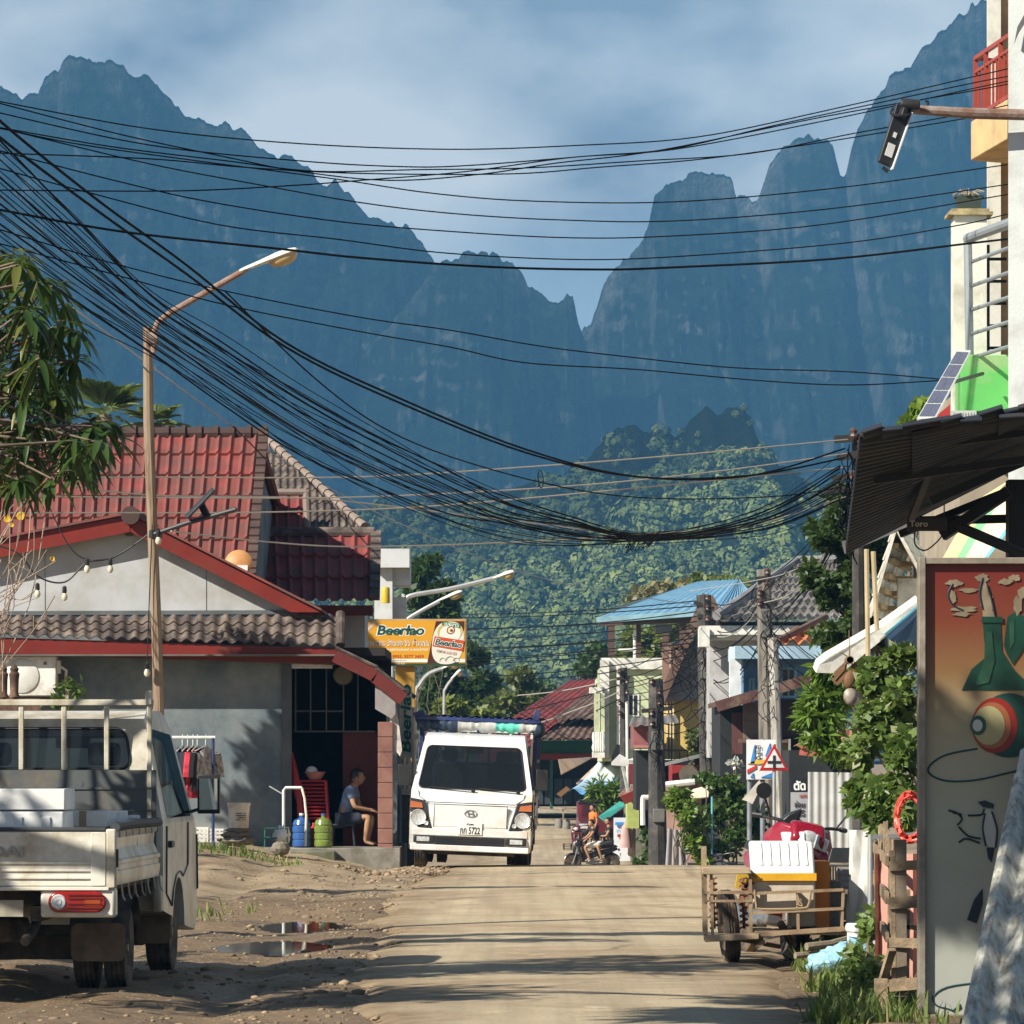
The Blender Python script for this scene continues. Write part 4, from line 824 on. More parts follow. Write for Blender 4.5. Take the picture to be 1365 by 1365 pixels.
# dish
d=thing('satellite_dish','orange satellite dish on the roof behind the red gable board','satellite dish',W(318,775,70.6))
mb=MB(); mb.lathe([(0.001,.06),(.1,.05),(.17,.02),(.205,-.01),(.2,-.02),(.1,.03),(.001,.04)],28,at=(0,0,.28),M=Matrix.Rotation(R(75),3,'X')); mb.build('dish',mat('orange_enamel',(.52,.25,.09),.5,var=.1,dirt=((.35,.2,.1),.3,6)),d)
mb=MB(); mb.tube([(0,.1,.25),(0,.2,-.3)],.03,8); mb.tube([(0,-.02,.12),(.02,-.3,.2)],.012,6); mb.build('mount',STEEL,d)
mb=MB(); mb.bb(-.02,-.075,.16,.14,-.06,.24); mb.build('sticker',mat('plate_white',(.7,.7,.7)),d)
# air conditioner
a=thing('air_conditioner','white outdoor air conditioner unit mounted on the grey wall','air conditioner',(PX(37,69.15),69.15,PZ(928,69.15)))
hw=.43
mb=MB(); mb.bb(-hw,-.15,0,hw,.2,.585); mb.build('case',WSTEEL,a,bevel=.015)
mb=MB(); mb.lathe([(.235,0),(.25,.012),(.238,.02)],28,at=(-.07,-.152,.29),axis='y',M=Matrix.Scale(-1,3,(0,1,0)))
for k in range(26):
    t=2*PI*k/26; mb.tube([(-.07+.06*math.cos(t),-.158,.29+.06*math.sin(t)),(-.07+.16*math.cos(t+.25),-.17,.29+.16*math.sin(t+.25)),(-.07+.24*math.cos(t+.35),-.158,.29+.24*math.sin(t+.35))],.006,4)
mb.lathe([(.0,.02),(.05,.018),(.06,0)],16,at=(-.07,-.155,.29),axis='y',M=Matrix.Scale(-1,3,(0,1,0))); mb.build('fan_guard',WSTEEL,a)
mb=MB(); mb.lathe([(.0,.0),(.232,.001)],28,at=(-.07,-.1515,.29),axis='y',M=Matrix.Scale(-1,3,(0,1,0))); mb.build('fan_recess_shade',mat('shadow_grey',(.10,.10,.09),.8),a)  # dark disc on the closed case stands in for the shaded fan recess
mb=MB(); mb.bb(.24,-.153,.46,.30,-.1505,.475); mb.bb(.25,-.153,.48,.29,-.1505,.50); mb.build('badge',mat('maroon_panel',(.1,.01,.01)),a)
mb=MB(); mb.bb(hw,-.02,.33,hw+.05,.1,.52); mb.tube([(hw+.02,.02,.45),(hw+.13,.05,.38),(hw+.1,.2,.2),(hw+.02,.28,.15)],.022,7); mb.build('pipe',WSTEEL,a)
mb=MB(); mb.bb(-hw,-.12,-.06,-hw+.04,.3,-.005); mb.bb(hw-.04,-.12,-.06,hw,.3,-.005); mb.bar((-hw+.02,-.1,-.05),(-hw+.02,.29,-.35),.03); mb.bar((hw-.02,-.1,-.05),(hw-.02,.29,-.35),.03); mb.build('bracket',mat('grimy_iron',(.04,.03,.03)),a)
# old balustrade in front of it
b=thing('balustrade','weathered brown balustrade with turned posts in front of the air conditioner','fence',(PX(10,62),62,0))
TIM=mat('dark_timber',(.085,.05,.033),.9,dirt=((.2,.13,.09),.4,5),bump=.6,bscale=12)
for px in (-22,4,19):
    x=PX(px,62)-PX(10,62); mb=MB(); z0=PZ(932,62); mb.lathe([(.06,z0),(.075,z0+.03),(.055,z0+.08),(.06,z0+.25),(.07,z0+.33),(.05,z0+.36),(.06,z0+.40),(.02,z0+.45),(.001,z0+.46)],12,at=(x,0,0)); mb.build('post',TIM,b)
mb=MB(); mb.bb(-1.6,-.05,PZ(948,62),PX(55,62)-PX(10,62),.05,PZ(931,62)); mb.bb(-1.6,-.04,0,-1.5,.04,PZ(940,62)); mb.bb(.2,-.04,0,.3,.04,PZ(945,62)); mb.build('rail',TIM,b)
V,Fq=leaves([(.65,.1,PZ(915,62),.22,.1,.16,60),(.55,0,PZ(935,62),.25,.1,.1,50)],.12,5); mb=MB(); mb.tube([(.62,.1,0),(.63,.1,PZ(915,62))],.025,6)
pl=thing('shrub','pale pruned shrub stump with sparse leaves beside the balustrade','shrub',(PX(25,61.9),61.9,0)); mb.build('stem',mat('pale_bark',(.4,.34,.24),.9),pl); npmesh('foliage',V,Fq,leafmat('leaf_mid',(.03,.07,.012),(.12,.2,.04)),pl)
# clothes rack
rk=thing('clothes_rack','clothes rack with white rail and blue posts by the grey wall','clothes rack',(PX(255,66.2),66.2,g1(PX(270,66.2),66.2)))
s=F/66.2; zb=rk.location.z; top=PZ(983,66.2)-zb; xl=PX(226,66.2)-rk.location.x; xr=PX(284,66.2)-rk.location.x
mb=MB(); mb.tube([(xl-.1,0,top),(xr+.03,0,top)],.022,8); mb.build('rail',WSTEEL,rk)
mb=MB(); 
for x in (xl,xr): mb.tube([(x,0,0),(x,0,top)],.022,8); mb.tube([(x,-.3,.03),(x,.3,.03)],.02,6)
mb.build('post',BLU,rk)
def garment(label,px,w,hh,m,yaw=1.25,cat='garment'):
    """a shirt on a hanger seen nearly edge-on"""
    g=thing('hanging_shirt',label,'shirt',(PX(px,66.2),66.2,zb+top-.06),yaw)
    mb=MB(); mb.tube([(0,0,-.06),(0,0,.03),(.03,0,.07),(.0,0,.1)],.006,5); mb.tube([(-.2,0,-.13),(0,0,-.055),(.2,0,-.13)],.008,5); mb.build('hanger',WSTEEL,g)
    mb=MB(); rg=random.Random(int(px))
    def fn(u,v):
        t=2*PI*u; ww=w*(.36+.10*min(1,v*3)+.06*v) ; x=ww*math.cos(t); y=(.05+.03*v)*math.sin(t)+.012*math.sin(7*t+v*3); z=-.07-hh*v-(.09*abs(math.cos(t))**1.5 if v<.3 else .09*abs(math.cos(t))**1.5*(1-v)); return (x,y,z)
    mb.grid(fn,28,10)
    for q in (-1,1): mb.tube([(q*w*.40,0,-.17),(q*w*.52,0,-.34),(q*w*.56,0,-.5)],[.085,.08,.085],8)
    mb.build('cloth',m,g); return g
garment('red and white striped shirt third along the clothes rack',257,.42,.72,mat('red_stripe_cloth',(.45,.03,.05),.9,var=.9,scale=3,stretch=(1,1,2.2),bump=.3))
garment('black shirt hung in the middle of the clothes rack',263,.42,.62,mat('black_cloth',(.012,.011,.014),.9))
garment('grey patterned shirt nearest the blue post of the rack',274,.44,.6,mat('grey_cloth2',(.30,.29,.29),.9,var=.6,scale=16),.8)
garment('navy shirt hung near the left of the clothes rack',243,.4,.7,mat('navy_cloth',(.02,.025,.05),.9))
garment('dark slate shirt hung between the navy and the red ones',250,.4,.6,mat('slate_cloth',(.03,.035,.05),.9))
# white crates, bucket, stones
def crate(label,px,py,Y,d,m,name='plastic_crate'):
    x=PX(px,Y); c=thing(name,label,'crate',(x,Y,PZ(py,Y))); w,l,hh=d
    mb=MB()
    for k in range(4): z=hh*k/3.4; mb.bb(-w/2,-l/2,z,w/2,-l/2+.015,z+hh*.14); mb.bb(-w/2,l/2-.015,z,w/2,l/2,z+hh*.14); mb.bb(-w/2,-l/2+.016,z,-w/2+.015,l/2-.016,z+hh*.14); mb.bb(w/2-.015,-l/2+.016,z,w/2,l/2-.016,z+hh*.14)
    for k in range(7): x=-w/2+w*k/6; mb.bb(x-.012,-l/2+.003,.003,x+.012,-l/2+.012,hh)
    for k in range(5): y=-l/2+l*k/4; mb.bb(-w/2+.003,y-.012,.003,-w/2+.012,y+.012,hh); mb.bb(w/2-.012,y-.012,.003,w/2-.003,y+.012,hh)
    mb.build('side_lattice',m,c); mb=MB(); mb.bb(-w/2+.02,-l/2+.02,.01,w/2-.02,l/2-.02,.025); mb.build('base',m,c); return c
crate('white plastic lattice crate on the ground behind the cream truck',262,1122,66.6,(.36,.3,.2),WSTEEL)
crate('second white plastic crate, behind the blue post of the rack',283,1122,67.2,(.34,.3,.18),WSTEEL)
rg=random.Random(8)
def rock(label,px,py,Y,r,sd):
    mb=MB(); mb.ball((0,0,0),(r[0],r[1],r[2]),12,8); rg=random.Random(sd)
    mb.v=[(x*(1+rg.uniform(-.18,.18)),y*(1+rg.uniform(-.18,.18)),z*(1+rg.uniform(-.12,.12))) for x,y,z in mb.v]
    p=W(px,py,Y); o=mb.build('stone',mat('field_stone',(.22,.19,.15),.9,dirt=((.1,.09,.07),.5,5),bump=.5),None,ang=20); o.location=p; tag(o,label,'stone')
rock('flat stone slab at the bottom of the pile under the bucket',317,1121,66.7,(.27,.2,.07),1); rock('middle stone of the pile under the white bucket',314,1113,66.75,(.22,.18,.055),2); rock('top stone of the pile, directly under the bucket',318,1107,66.8,(.19,.16,.04),3)
rock('round dark stone by the green rack near the kerb',374,1131,66.4,(.13,.11,.1),4)
b=thing('bucket','white paint bucket with black print on a pile of stones','bucket',W(318.5,1104,66.8))
mb=MB(); mb.lathe([(.13,0),(.135,.01),(.155,.32),(.165,.32),(.165,.36),(.158,.36),(.15,.33),(.125,.02),(.001,.02)],24); mb.build('pail',mat('bucket_white',(.66,.63,.58),.5,dirt=((.4,.33,.26),.4,6),var=.06,bump=.05),b)
mb=MB(); 
for k in range(4):
    for q in range(5):
        if (k*5+q)%7!=3: x=-.035+q*.03; mb.bb(x,-.152-.0008*k,.205-k*.03,x+.024,-.1435,.217-k*.03)
mb.build('printed_lines',BLK,b)
# PVC tap, hose, jugs, green rack
p=thing('standpipe','white plastic water pipe standing by the grey wall corner','water pipe',W(378,1126,67.4))
mb=MB(); zt=(1126-1050)/(F/67.4); mb.tube([(0,0,-.1),(0,0,zt-.04),(.03,0,zt),(.26,0,zt)],.022,8); mb.tube([(0,0,zt-.1),(-.2,-.05,zt+.02)],.009,6); mb.build('pipe',mat('pvc',(.6,.66,.66),.4,var=.06,bump=0),p)
mb=MB(); mb.tube([(.26,0,zt),(.30,-.02,zt-.15),(.325,-.03,zt-.4),(.31,-.04,-.02)],.018,7); mb.build('hose',mat('hose_clear',(.6,.6,.52),.5,bump=0),p)
def jug(label,px,Y,m,cap):
    j=thing('water_jug',label,'water jug',(PX(px,Y),Y,.27))
    prof=[(.10,0),(.13,.02)]
    for k in range(3): z=.03+k*.1; prof += [(.135,z),(.135,z+.07),(.125,z+.08),(.125,z+.09)]
    prof += [(.132,.34),(.11,.40),(.05,.43),(.03,.44),(.03,.475)]
    mb=MB(); mb.lathe(prof,20); mb.build('bottle',m,j); mb=MB(); mb.lathe([(.034,.47),(.034,.5),(.0,.5)],12); mb.build('cap',cap,j)
BLUEP=mat('blue_plastic',(.03,.10,.30),.25,var=.2,bump=.05,spec=.6)
jug('blue plastic water jug on the porch edge',402,68.75,BLUEP,mat('plate_white',(.7,.7,.7))); jug('clear green water jug on the porch edge beside the blue one',431,68.75,mat('green_plastic',(.16,.22,.05),.2,var=.3,spec=.6),BLUEP)
mb=MB(); mb.bb(-.06,-.06,0,.06,.06,.28); mb.lathe([(.05,.28),(.02,.32),(.02,.36)],10); o=mb.build('canister',mat('red_plastic',(.4,.03,.025),.4),None,bevel=.02); o.location=(PX(418,69.0),69.0,.27); tag(o,'red canister between the blue and green water jugs','canister')
g=thing('green_rack','small green metal rack with a plastic bag on the ground','rack',W(368,1128,67.2))
mb=MB()
for x in (-.17,.17):
    for y in (-.15,.15): mb.tube([(x,y,0),(x,y,.26)],.01,6)
for z in (.12,.25): mb.tube([(-.17,-.15,z),(.17,-.15,z),(.17,.15,z),(-.17,.15,z),(-.17,-.15,z)],.009,5)
mb.bb(-.16,-.14,.10,.16,.14,.115); mb.build('frame',mat('green_enamel',(.06,.22,.16),.5),g)
mb=MB(); mb.ball((0,0,0),(.12,.1,.13),12,8); rg=random.Random(4); mb.v=[(x*rg.uniform(.7,1.25),y*rg.uniform(.8,1.2),z*rg.uniform(.7,1.3)) for x,y,z in mb.v]; o=mb.build('plastic_bag',mat('white_plastic_film',(.65,.66,.66),.35,bump=.6,bscale=14),None); o.location=W(376,1113,67.1); tag(o,'crumpled white plastic bag on the green rack','plastic bag')
# stacked red chairs
RP=mat('red_chair_plastic',(.36,.02,.025),.4,var=.1,bump=0)
def chair():
    c=thing('plastic_chair','red plastic chair in the stack on the porch','chair',(0,0,0),0,'stacked red plastic chairs')
    mb=MB(); mb.bb(-.2,-.2,.40,.2,.2,.43); mb.build('seat',RP,c,bevel=.02)
    mb=MB(); mb.prism([Vector(q) for q in ((-.21,-.2,.42),(-.19,-.2,.42),(-.30,-.2,.84),(-.33,-.18,.84))],(0,.4,0)); mb.build('backrest',RP,c,bevel=.02)
    for x in (-.19,.19):
        for y in (-.18,.18): mb=MB(); mb.bar((x,y,.41),(x*1.12,y*1.1,0),.035,.03); mb.build('leg',RP,c)
    return c
c0=chair()
for k in range(11):
    loc=(PX(420,69.5)-.004*k,69.75,.27+.055*k)
    if k==0: c0.location=loc
    else: dup(c0,loc)
b=thing('basin','pink plastic basin with a white bag on top of the stacked chairs','basin',(PX(419,69.5),69.75,.27+.43+.055*10+.005))
mb=MB(); mb.lathe([(.09,0),(.15,.10),(.165,.11),(.16,.115),(.14,.1),(.08,.012),(.001,.012)],20); mb.build('bowl',mat('pink_plastic',(.55,.24,.22),.4),b)
mb=MB(); mb.ball((-.05,0,.12),(.09,.08,.08),10,7); mb.build('bag',mat('white_plastic_film',(.6,.6,.6)),b)
mb=MB(); mb.bb(-.17,-.17,.0,.17,.17,.03); 
for x in (-.14,.14):
    for y in (-.14,.14): mb.bar((x,y,0),(x*1.2,y*1.2,-.42),.03)
o=mb.build('stool',mat('dark_stool',(.03,.03,.04),.5),None,bevel=.008); o.location=(PX(458,69.2),69.2,.71); tag(o,'dark plastic stool under the seated person on the porch','stool')
# ---------------------------------------------------------------- street lamp pole by the house
WOOD=mat('weathered_pole',(.34,.27,.19),.9,dirt=((.14,.08,.05),.55,2.5),var=.3,stretch=(6,6,.5),bump=.8,bscale=7)
py_=60.; pb=W(218,1185,py_); pb.z=g1(pb.x,py_)-.1
sp=thing('street_lamp','tall wooden pole with a rusty arm and white street lamp head','street lamp',pb)
mb=MB(); pts=[W(a,b,py_) for a,b in ((216,1150),(213,1000),(209,850),(203,700),(198,560),(197,436))]; mb.tube([pb]+pts,[.075,.072,.07,.068,.066,.066,.06],10); mb.build('pole',WOOD,sp,True)
RUST=mat('rusty_arm',(.20,.11,.075),.75,dirt=((.3,.27,.25),.4,6),bump=.4)
mb=MB(); mb.tube([W(a,b,py_-.1) for a,b in ((205,470),(204,447),(210,430),(228,416),(330,358))],.04,10); mb.tube([W(197,452,py_-.09),W(210,452,py_-.09)],.09,10); mb.tube([W(198,462,py_-.02),W(208,462,py_-.02)],.085,10); mb.build('arm',RUST,sp,True)
def lamp_head(parent,p,q,w,bowl=True,m=None,world=True):
    p=Vector(p); q=Vector(q); d=q-p; L=d.length; d.normalize(); up=Vector((0,0,1)); a=d.cross(up).normalized(); b=a.cross(d); mb=MB(); n=14; prof=((0,.3,.35),(.08,.42,.45),(.35,.7,.6),(.65,1,.85),(.85,.98,.8),(.96,.75,.55),(1,.3,.2))
    vs=[]
    for t,ww,hh in prof:
        for k in range(n):
            an=2*PI*k/n; zz=math.sin(an); vs.append(p+d*(L*t)+a*(w/2*ww*math.cos(an))+b*(w*.30*hh*(zz if zz>0 else zz*.35)))
    fs=[(i*n+k,i*n+(k+1)%n,(i+1)*n+(k+1)%n,(i+1)*n+k) for i in range(len(prof)-1) for k in range(n)]+[tuple(range(n-1,-1,-1)),tuple(range((len(prof)-1)*n,len(prof)*n))]
    mb.add(vs,fs); hd=mb.build('lamp_head',m or mat('lamp_shell',(.66,.66,.62),.5,dirt=((.4,.36,.28),.3,6),var=.06),parent,world)
    if bowl:
        mb=MB(); c=p+d*(L*.72)-b*(w*.12); mb.ball((0,0,0),(L*.24,w*.42,w*.36),14,9); M=Matrix((d,a,b)).transposed(); mb.v=[tuple(c+M@Vector(v)) for v in mb.v]; mb.build('bowl',mat('yellowed_glass',(.45,.33,.15),.25,var=.15,bump=.05),hd,world)
    return hd
lamp_head(sp,W(320,362,py_-.1),W(398,333,py_-.1),.27)
sl_=thing('solar_floodlight','black solar floodlight on an arm strapped half way up the wooden pole','floodlight',W(208,711,py_-.1))
mb=MB(); mb.tube([W(206,712,py_-.1),W(250,697,py_-.25),W(315,679,py_-.5)],.03,8); mb.lathe([(.09,-.05),(.09,.05)],12,at=W(207,712,py_)); mb.build('arm',BLK,sl_,True)
mb=MB(); p,q=W(248,690,py_-.3),W(285,652,py_-.3); mb.bar(p,q,.035,.40,up=(-.12,1,.12)); mb.bar(W(268,672,py_-.25),W(277,690,py_-.3),.05,.09); mb.build('floodlight_head',BLK,sl_,True,bevel=.01)
st=thing('string_lights','string of bare bulbs drooping from the wooden pole across the gable','string lights',W(204,708,61))
def smooth(pts,sub=6):
    """smooth tube through the points"""
    pts=[Vector(p) for p in pts]; out=[]
    for i in range(len(pts)-1):
        p0=pts[max(i-1,0)]; p1=pts[i]; p2=pts[i+1]; p3=pts[min(i+2,len(pts)-1)]
        for k in range(sub):
            t=k/sub; out.append(.5*((2*p1)+(p2-p0)*t+(2*p0-5*p1+4*p2-p3)*t*t+(3*p1-p0-3*p2+p3)*t**3))
    return out+[pts[-1]]
mb=MB(); mb.tube(smooth([W(a,b,61) for a,b in ((-40,720),(20,735),(50,768),(86,776),(116,750),(148,744),(175,729),(206,706))]),.012,5); mb.tube([W(203,700,59.9),W(199,800,59.9),W(196,882,59.9)],.007,4); mb.tube(smooth([W(a,b,61) for a,b in ((50,640),(90,725),(120,747),(150,744))]),.008,4); mb.build('cable',BLK,st,True)
for px,pyy in ((50,779),(86,783),(116,746),(147,746),(196,884),(211,708)):
    c=W(px,pyy,60.9 if px<196 else 59.85); mb=MB(); mb.lathe([(.012,.02),(.028,.0),(.03,-.06),(.024,-.075)],10,at=c); bl=mb.build('bulb_socket',BLK,st,True)
    mb=MB(); mb.lathe([(.02,-.07),(.038,-.11),(.04,-.135),(.025,-.165),(.001,-.175)],10,at=c); mb.build('bulb',mat('bulb_glass',(.6,.55,.42),.15,var=.1,bump=0),bl,True)
# ---------------------------------------------------------------- advertising sign
SY=95.
sg=thing('beer_sign','large yellow beer advertising sign on a yellow post behind the porch','sign',W(540,1045,SY))
mb=MB(); mb.bb(PX(527,SY),SY+.1,-.6,PX(553,SY),SY+.35,PZ(888,SY)); mb.build('post',mat('mustard_steel',(.40,.22,.03),.55,dirt=((.25,.15,.05),.3,2)),sg,True,bevel=.01)
x0,x1,z0,z1=PX(461,SY),PX(622,SY),PZ(888,SY),PZ(825,SY); ox=sg.location
mb=MB(); mb.bb(x0,SY,z0,x1,SY+.24,z1); mb.build('sign_box',mat('tan_frame',(.38,.27,.16),.6),sg,True,bevel=.01)
def sp_panel(name,px,m,d=.006,y=0.):
    mb=MB(); mb.prism([W(a,b,SY-.002-y) for a,b in px],(0,-d,0)); return mb.build(name,m,sg,True)
flat=lambda n,c: mat(n,c,.55,var=.05,bump=0,scale=1)
sp_panel('sign_face',((463,827),(620,827),(620,886),(463,886)),flat('sign_yellow',(.62,.30,.015)))
sp_panel('sign_corner',((464,828),(492,828),(464,856)),flat('sign_tan',(.50,.34,.20)),.004,.006)
for k,(cc,off) in enumerate((((.58,.40,.26),0),((.45,.28,.10),7))): sp_panel('sign_ribbon',((497-off,828),(505-off,828),(464,862-off+7),(464,854-off+7)),flat('ribbon%s'%('_pale','_ochre')[k],cc),.004,.0065+.003*k)
sp_panel('sign_stripe',((463,878.5),(570,878.5),(570,882.5),(463,882.5)),flat('plate_white2',(.75,.75,.73)),.004,.006)
sp_panel('sign_stripe',((608,878.5),(620,878.5),(620,882.5),(607,882.5)),flat('plate_white2',(.7,.7,.7)),.004,.006)
sp_panel('sign_foot',((463,884),(620,884),(620,887),(463,887)),flat('sign_green',(.01,.06,.025)),.004,.0065)
sp_panel('sign_backing',((581,828),(612,828),(619,828),(619,836),(611,886),(569,886)),flat('sign_brown',(.07,.012,.008)),.004,.005)
# bottle label graphic
can=[W(597+16.5*math.cos(R(a))*1.0+(1.5 if False else 0)-(.12*( -22*math.sin(R(a)))),857-28*max(-1,min(1,math.sin(R(a))*1.0)),SY-.009) for a in range(0,360,12)]
def ell(cx,cy,rx,ry,n=28,sup=2.6):
    o=[]
    for k in range(n):
        t=2*PI*k/n; c,s=math.cos(t),math.sin(t); o.append((cx+rx*math.copysign(abs(c)**(2/sup),c)+.10*ry*math.copysign(abs(s)**(2/sup),s),cy-ry*math.copysign(abs(s)**(2/sup),s)))
    return o
sp_panel('can_label',ell(597,857,21,28.5),flat('can_cream',(.66,.64,.56)),.004,.0085)
sp_panel('can_gold',ell(600,842,17,12,28,2.2),flat('can_gold',(.52,.42,.14)),.003,.0125)
sp_panel('can_inner',ell(600,845,14,12,28,2.2),flat('can_pale',(.72,.70,.63)),.003,.0155)
sp_panel('can_band',((579.5,848),(619,854),(617,868),(576.5,861)),flat('can_red',(.50,.07,.015)),.003,.0185)
sp_panel('can_crest',ell(601,840,5.5,5.5,20,2),flat('crest_brown',(.2,.03,.015)),.002,.019); sp_panel('can_crest',ell(601,840,4.2,4.2,20,2),flat('crest_pale',(.7,.6,.4)),.002,.0215); sp_panel('can_crest',ell(602,840.5,2.2,1.8,12,2),flat('crest_brown',(.2,.03,.015)),.002,.024)
sp_panel('can_cap',((590,828),(614,832),(613,837.5),(589,833)),flat('can_green',(.03,.16,.06)),.003,.019)
for k,(cx,rr) in enumerate(((590,4),(600,6),(608,4))):
    mb=MB(); mb.tube([W(cx+rr*math.cos(R(a)),881-rr*math.sin(R(a)),SY-.021) for a in range(0,181,15)],.006,4); mb.build('can_ornament',flat('ornament_grey',(.35,.33,.28)),sg,True)
def stext(body,px,py,wpx,hpx,m,y,bold=0,shear=0,rot=0): p=W(px,py,SY-y)-ox; words('lettering',body,wpx*SY/F,hpx*SY/F,m,sg,TR(*p,0,rot,0),bold,shear,.003)
WH=flat('ink_white',(.78,.78,.75)); TEAL=flat('ink_teal',(.005,.07,.055)); INKR=flat('ink_red',(.35,.03,.01))
stext('Beerlao',534,840,66,15,WH,.008,.085,.18); stext('Beerlao',534,840,63,13,TEAL,.012,.03,.18)
stext('ร้านอาหาน วังวຽງ'.replace('ຽງ','ยງ').replace('ง','ง').replace('ງ','ง')+' วิว ชั้นดาด',527,856.5,90,10,WH,.008,.045); stext('ร้านอาหาน วังวยง วิว ชั้นดาด',527,856.5,90,10,flat('ink_brown',(.25,.12,.02)),.011,-.005)
stext('VANGVIENG VIEW RESTAURANT & ROOFTOP',527,866,88,2.6,WH,.008,.02)
stext('Tel: 020 5195 9955, 5577 3459',526,875.5,78,5,INKR,.008,.03); stext('PREMIUM',533,880.5,17,2.2,BLK,.011); stext('LAGER BEER',533,884.6,14,1.8,WH,.011)
stext('Beerlao',598,857.5,38,10,WH,.023,.07,.15,-R(-8)); stext('Beerlao',598,857.5,36,8.6,TEAL,.026,.02,.15,-R(-8))
stext('PREMIUM LAGER BEER',596,870,28,4,INKR,.013,.02,0,-R(-9)); stext('ເບຍລາວ' if False else 'เบยลาว',602,833,19,4,WH,.023,.02,0,-R(-9))
# concrete tower and yellow tank behind
TY=104.; t=thing('roof_tower','white concrete rooftop tower beyond the red roofs','building',(PX(522,TY),TY,-1.5)); t_=(PX(522,TY),TY)
WCON=mat('white_concrete',(.55,.57,.58),.85,dirt=((.35,.35,.33),.35,1.5),var=.06)
mb=MB(); mb.bb(PX(499,TY),TY,-1.5,PX(523,TY),TY+1.5,PZ(735,TY)); mb.build('shaft',WCON,t,True)
mb=MB(); mb.bb(PX(496,TY),TY-.25,PZ(757,TY),PX(546,TY),TY+1.6,PZ(732,TY)); mb.bb(PX(520,TY),TY+.1,PZ(780,TY),PX(546,TY),TY+1.6,PZ(757,TY)-.004); mb.build('tank_room',WCON,t,True)
mb=MB(); mb.bb(PX(523,TY),TY+.4,PZ(830,TY),PX(541,TY),TY+1,PZ(795,TY)); mb.build('annexe',WCON,t,True)
mb=MB(); mb.lathe([(.001,0),(.09,0),(.095,.02),(.09,.32),(.07,.35),(.001,.36)],16,at=W(514,804,TY-.35)); tag(mb.build('yellow_drum',mat('yellow_plastic',(.55,.40,.03),.5),None,True,loc=W(514,804,TY-.35)),'yellow plastic drum fixed to the white rooftop tower','drum')
# ================================================================ right foreground
def poly(mb,px,Y,d=.01): mb.prism([W(a,b,Y) for a,b in px],(0,d,0)); return mb
# ---- painted advertising board
BY=29.
bd=thing('painted_board','tall framed board painted with green bottles and a ringed ball, red at the top','signboard',W(1300,1365,BY))
bd.location.z=0
m,nt,p,out=_nt('board_print'); tc=N(nt,'ShaderNodeTexCoord'); sx=N(nt,'ShaderNodeSeparateXYZ'); nt.links.new(tc.outputs['Object'],sx.inputs[0])
mr=N(nt,'ShaderNodeMapRange'); mr.inputs[1].default_value=0; mr.inputs[2].default_value=2.82; nt.links.new(sx.outputs[2],mr.inputs[0])
rp=N(nt,'ShaderNodeValToRGB'); e=rp.color_ramp.elements; e[0].position=0; e[0].color=(.38,.40,.375,1); e[1].position=.98; e[1].color=(.13,.004,.002,1)
for po,c in ((.42,(.38,.40,.32)),(.64,(.30,.26,.155)),(.75,(.19,.10,.035)),(.86,(.15,.028,.008))): q=e.new(po); q.color=c+(1,)
nt.links.new(mr.outputs[0],rp.inputs[0]); f=noise_fac(nt,tc.outputs['Object'],3,.3,.7,6); c=mixc(nt,f,mixc(nt,.12,rp.outputs[0],(.1,.08,.05)),rp.outputs[0]); nt.links.new(c,p.inputs['Base Color']); p.inputs['Roughness'].default_value=.5
mb=MB(); mb.bb(PX(1233,BY),BY,PZ(1352,BY),PX(1500,BY),BY+.04,PZ(752,BY)); mb.build('panel',m,bd,True)
FR=mat('board_frame',(.20,.17,.13),.7,dirt=((.3,.28,.24),.4,5),bump=.3)
mb=MB(); mb.bb(PX(1224,BY),BY-.05,-.05,PX(1233,BY),BY+.10,PZ(743,BY)); mb.bb(PX(1233,BY),BY-.045,PZ(752,BY),PX(1500,BY),BY+.10,PZ(743.5,BY)); mb.bb(PX(1233,BY),BY-.045,PZ(1360,BY),PX(1500,BY),BY+.1,PZ(1352,BY)); mb.build('frame',FR,bd,True,bevel=.004)
def bp(name,px,m,y=.002,d=.003): mb=MB(); mb.prism([W(a,b,BY-y) for a,b in px],(0,-d,0)); return mb.build(name,m,bd,True)
BG=mat('bottle_green',(.004,.034,.02),.4,var=.5,scale=5,bump=0); BG2=mat('bottle_green_light',(.016,.06,.032),.4,var=.4,scale=6,bump=0); SPL=mat('splash_ink',(.19,.155,.10),.5,var=.35,scale=8,bump=0); INK=mat('loop_ink',(.015,.07,.08),.5,bump=0); DKI=mat('dark_ink',(.02,.03,.045),.5,bump=0)
bp('bottle_print',((1310,830),(1315,823),(1330,824),(1334,832),(1336,868),(1352,893),(1380,920),(1282,920),(1295,892),(1314,876)),BG,.003)
bp('bottle_print',((1343,822),(1353,816),(1366,822),(1372,850),(1360,872),(1350,886),(1342,872),(1338,860)),BG,.0065)
bp('bottle_print',((1313,842),(1322,842),(1326,880),(1318,910),(1300,914),(1312,880)),BG2,.010); bp('bottle_print',((1345,830),(1352,826),(1352,856),(1346,866)),BG2,.0105)
bp('bottle_print',((1309,822),(1336,822),(1337,830),(1308,830)),BG,.011)
def strokes(pts,w,m,y=.004,name='painted_line',n=4):
    mb=MB(); mb.tube(smooth([W(a,b,BY-y) for a,b in pts],4),w,n); return mb.build(name,m,bd,True)
rg=random.Random(6)
def blob(cx,cy,rx,ry,m,y,n=18,j=.3,name='splash_print'): bp(name,[(cx+rx*(1+rg.uniform(-j,j))*math.cos(2*PI*k/n),cy+ry*(1+rg.uniform(-j,j))*math.sin(2*PI*k/n)) for k in range(n)],m,y)
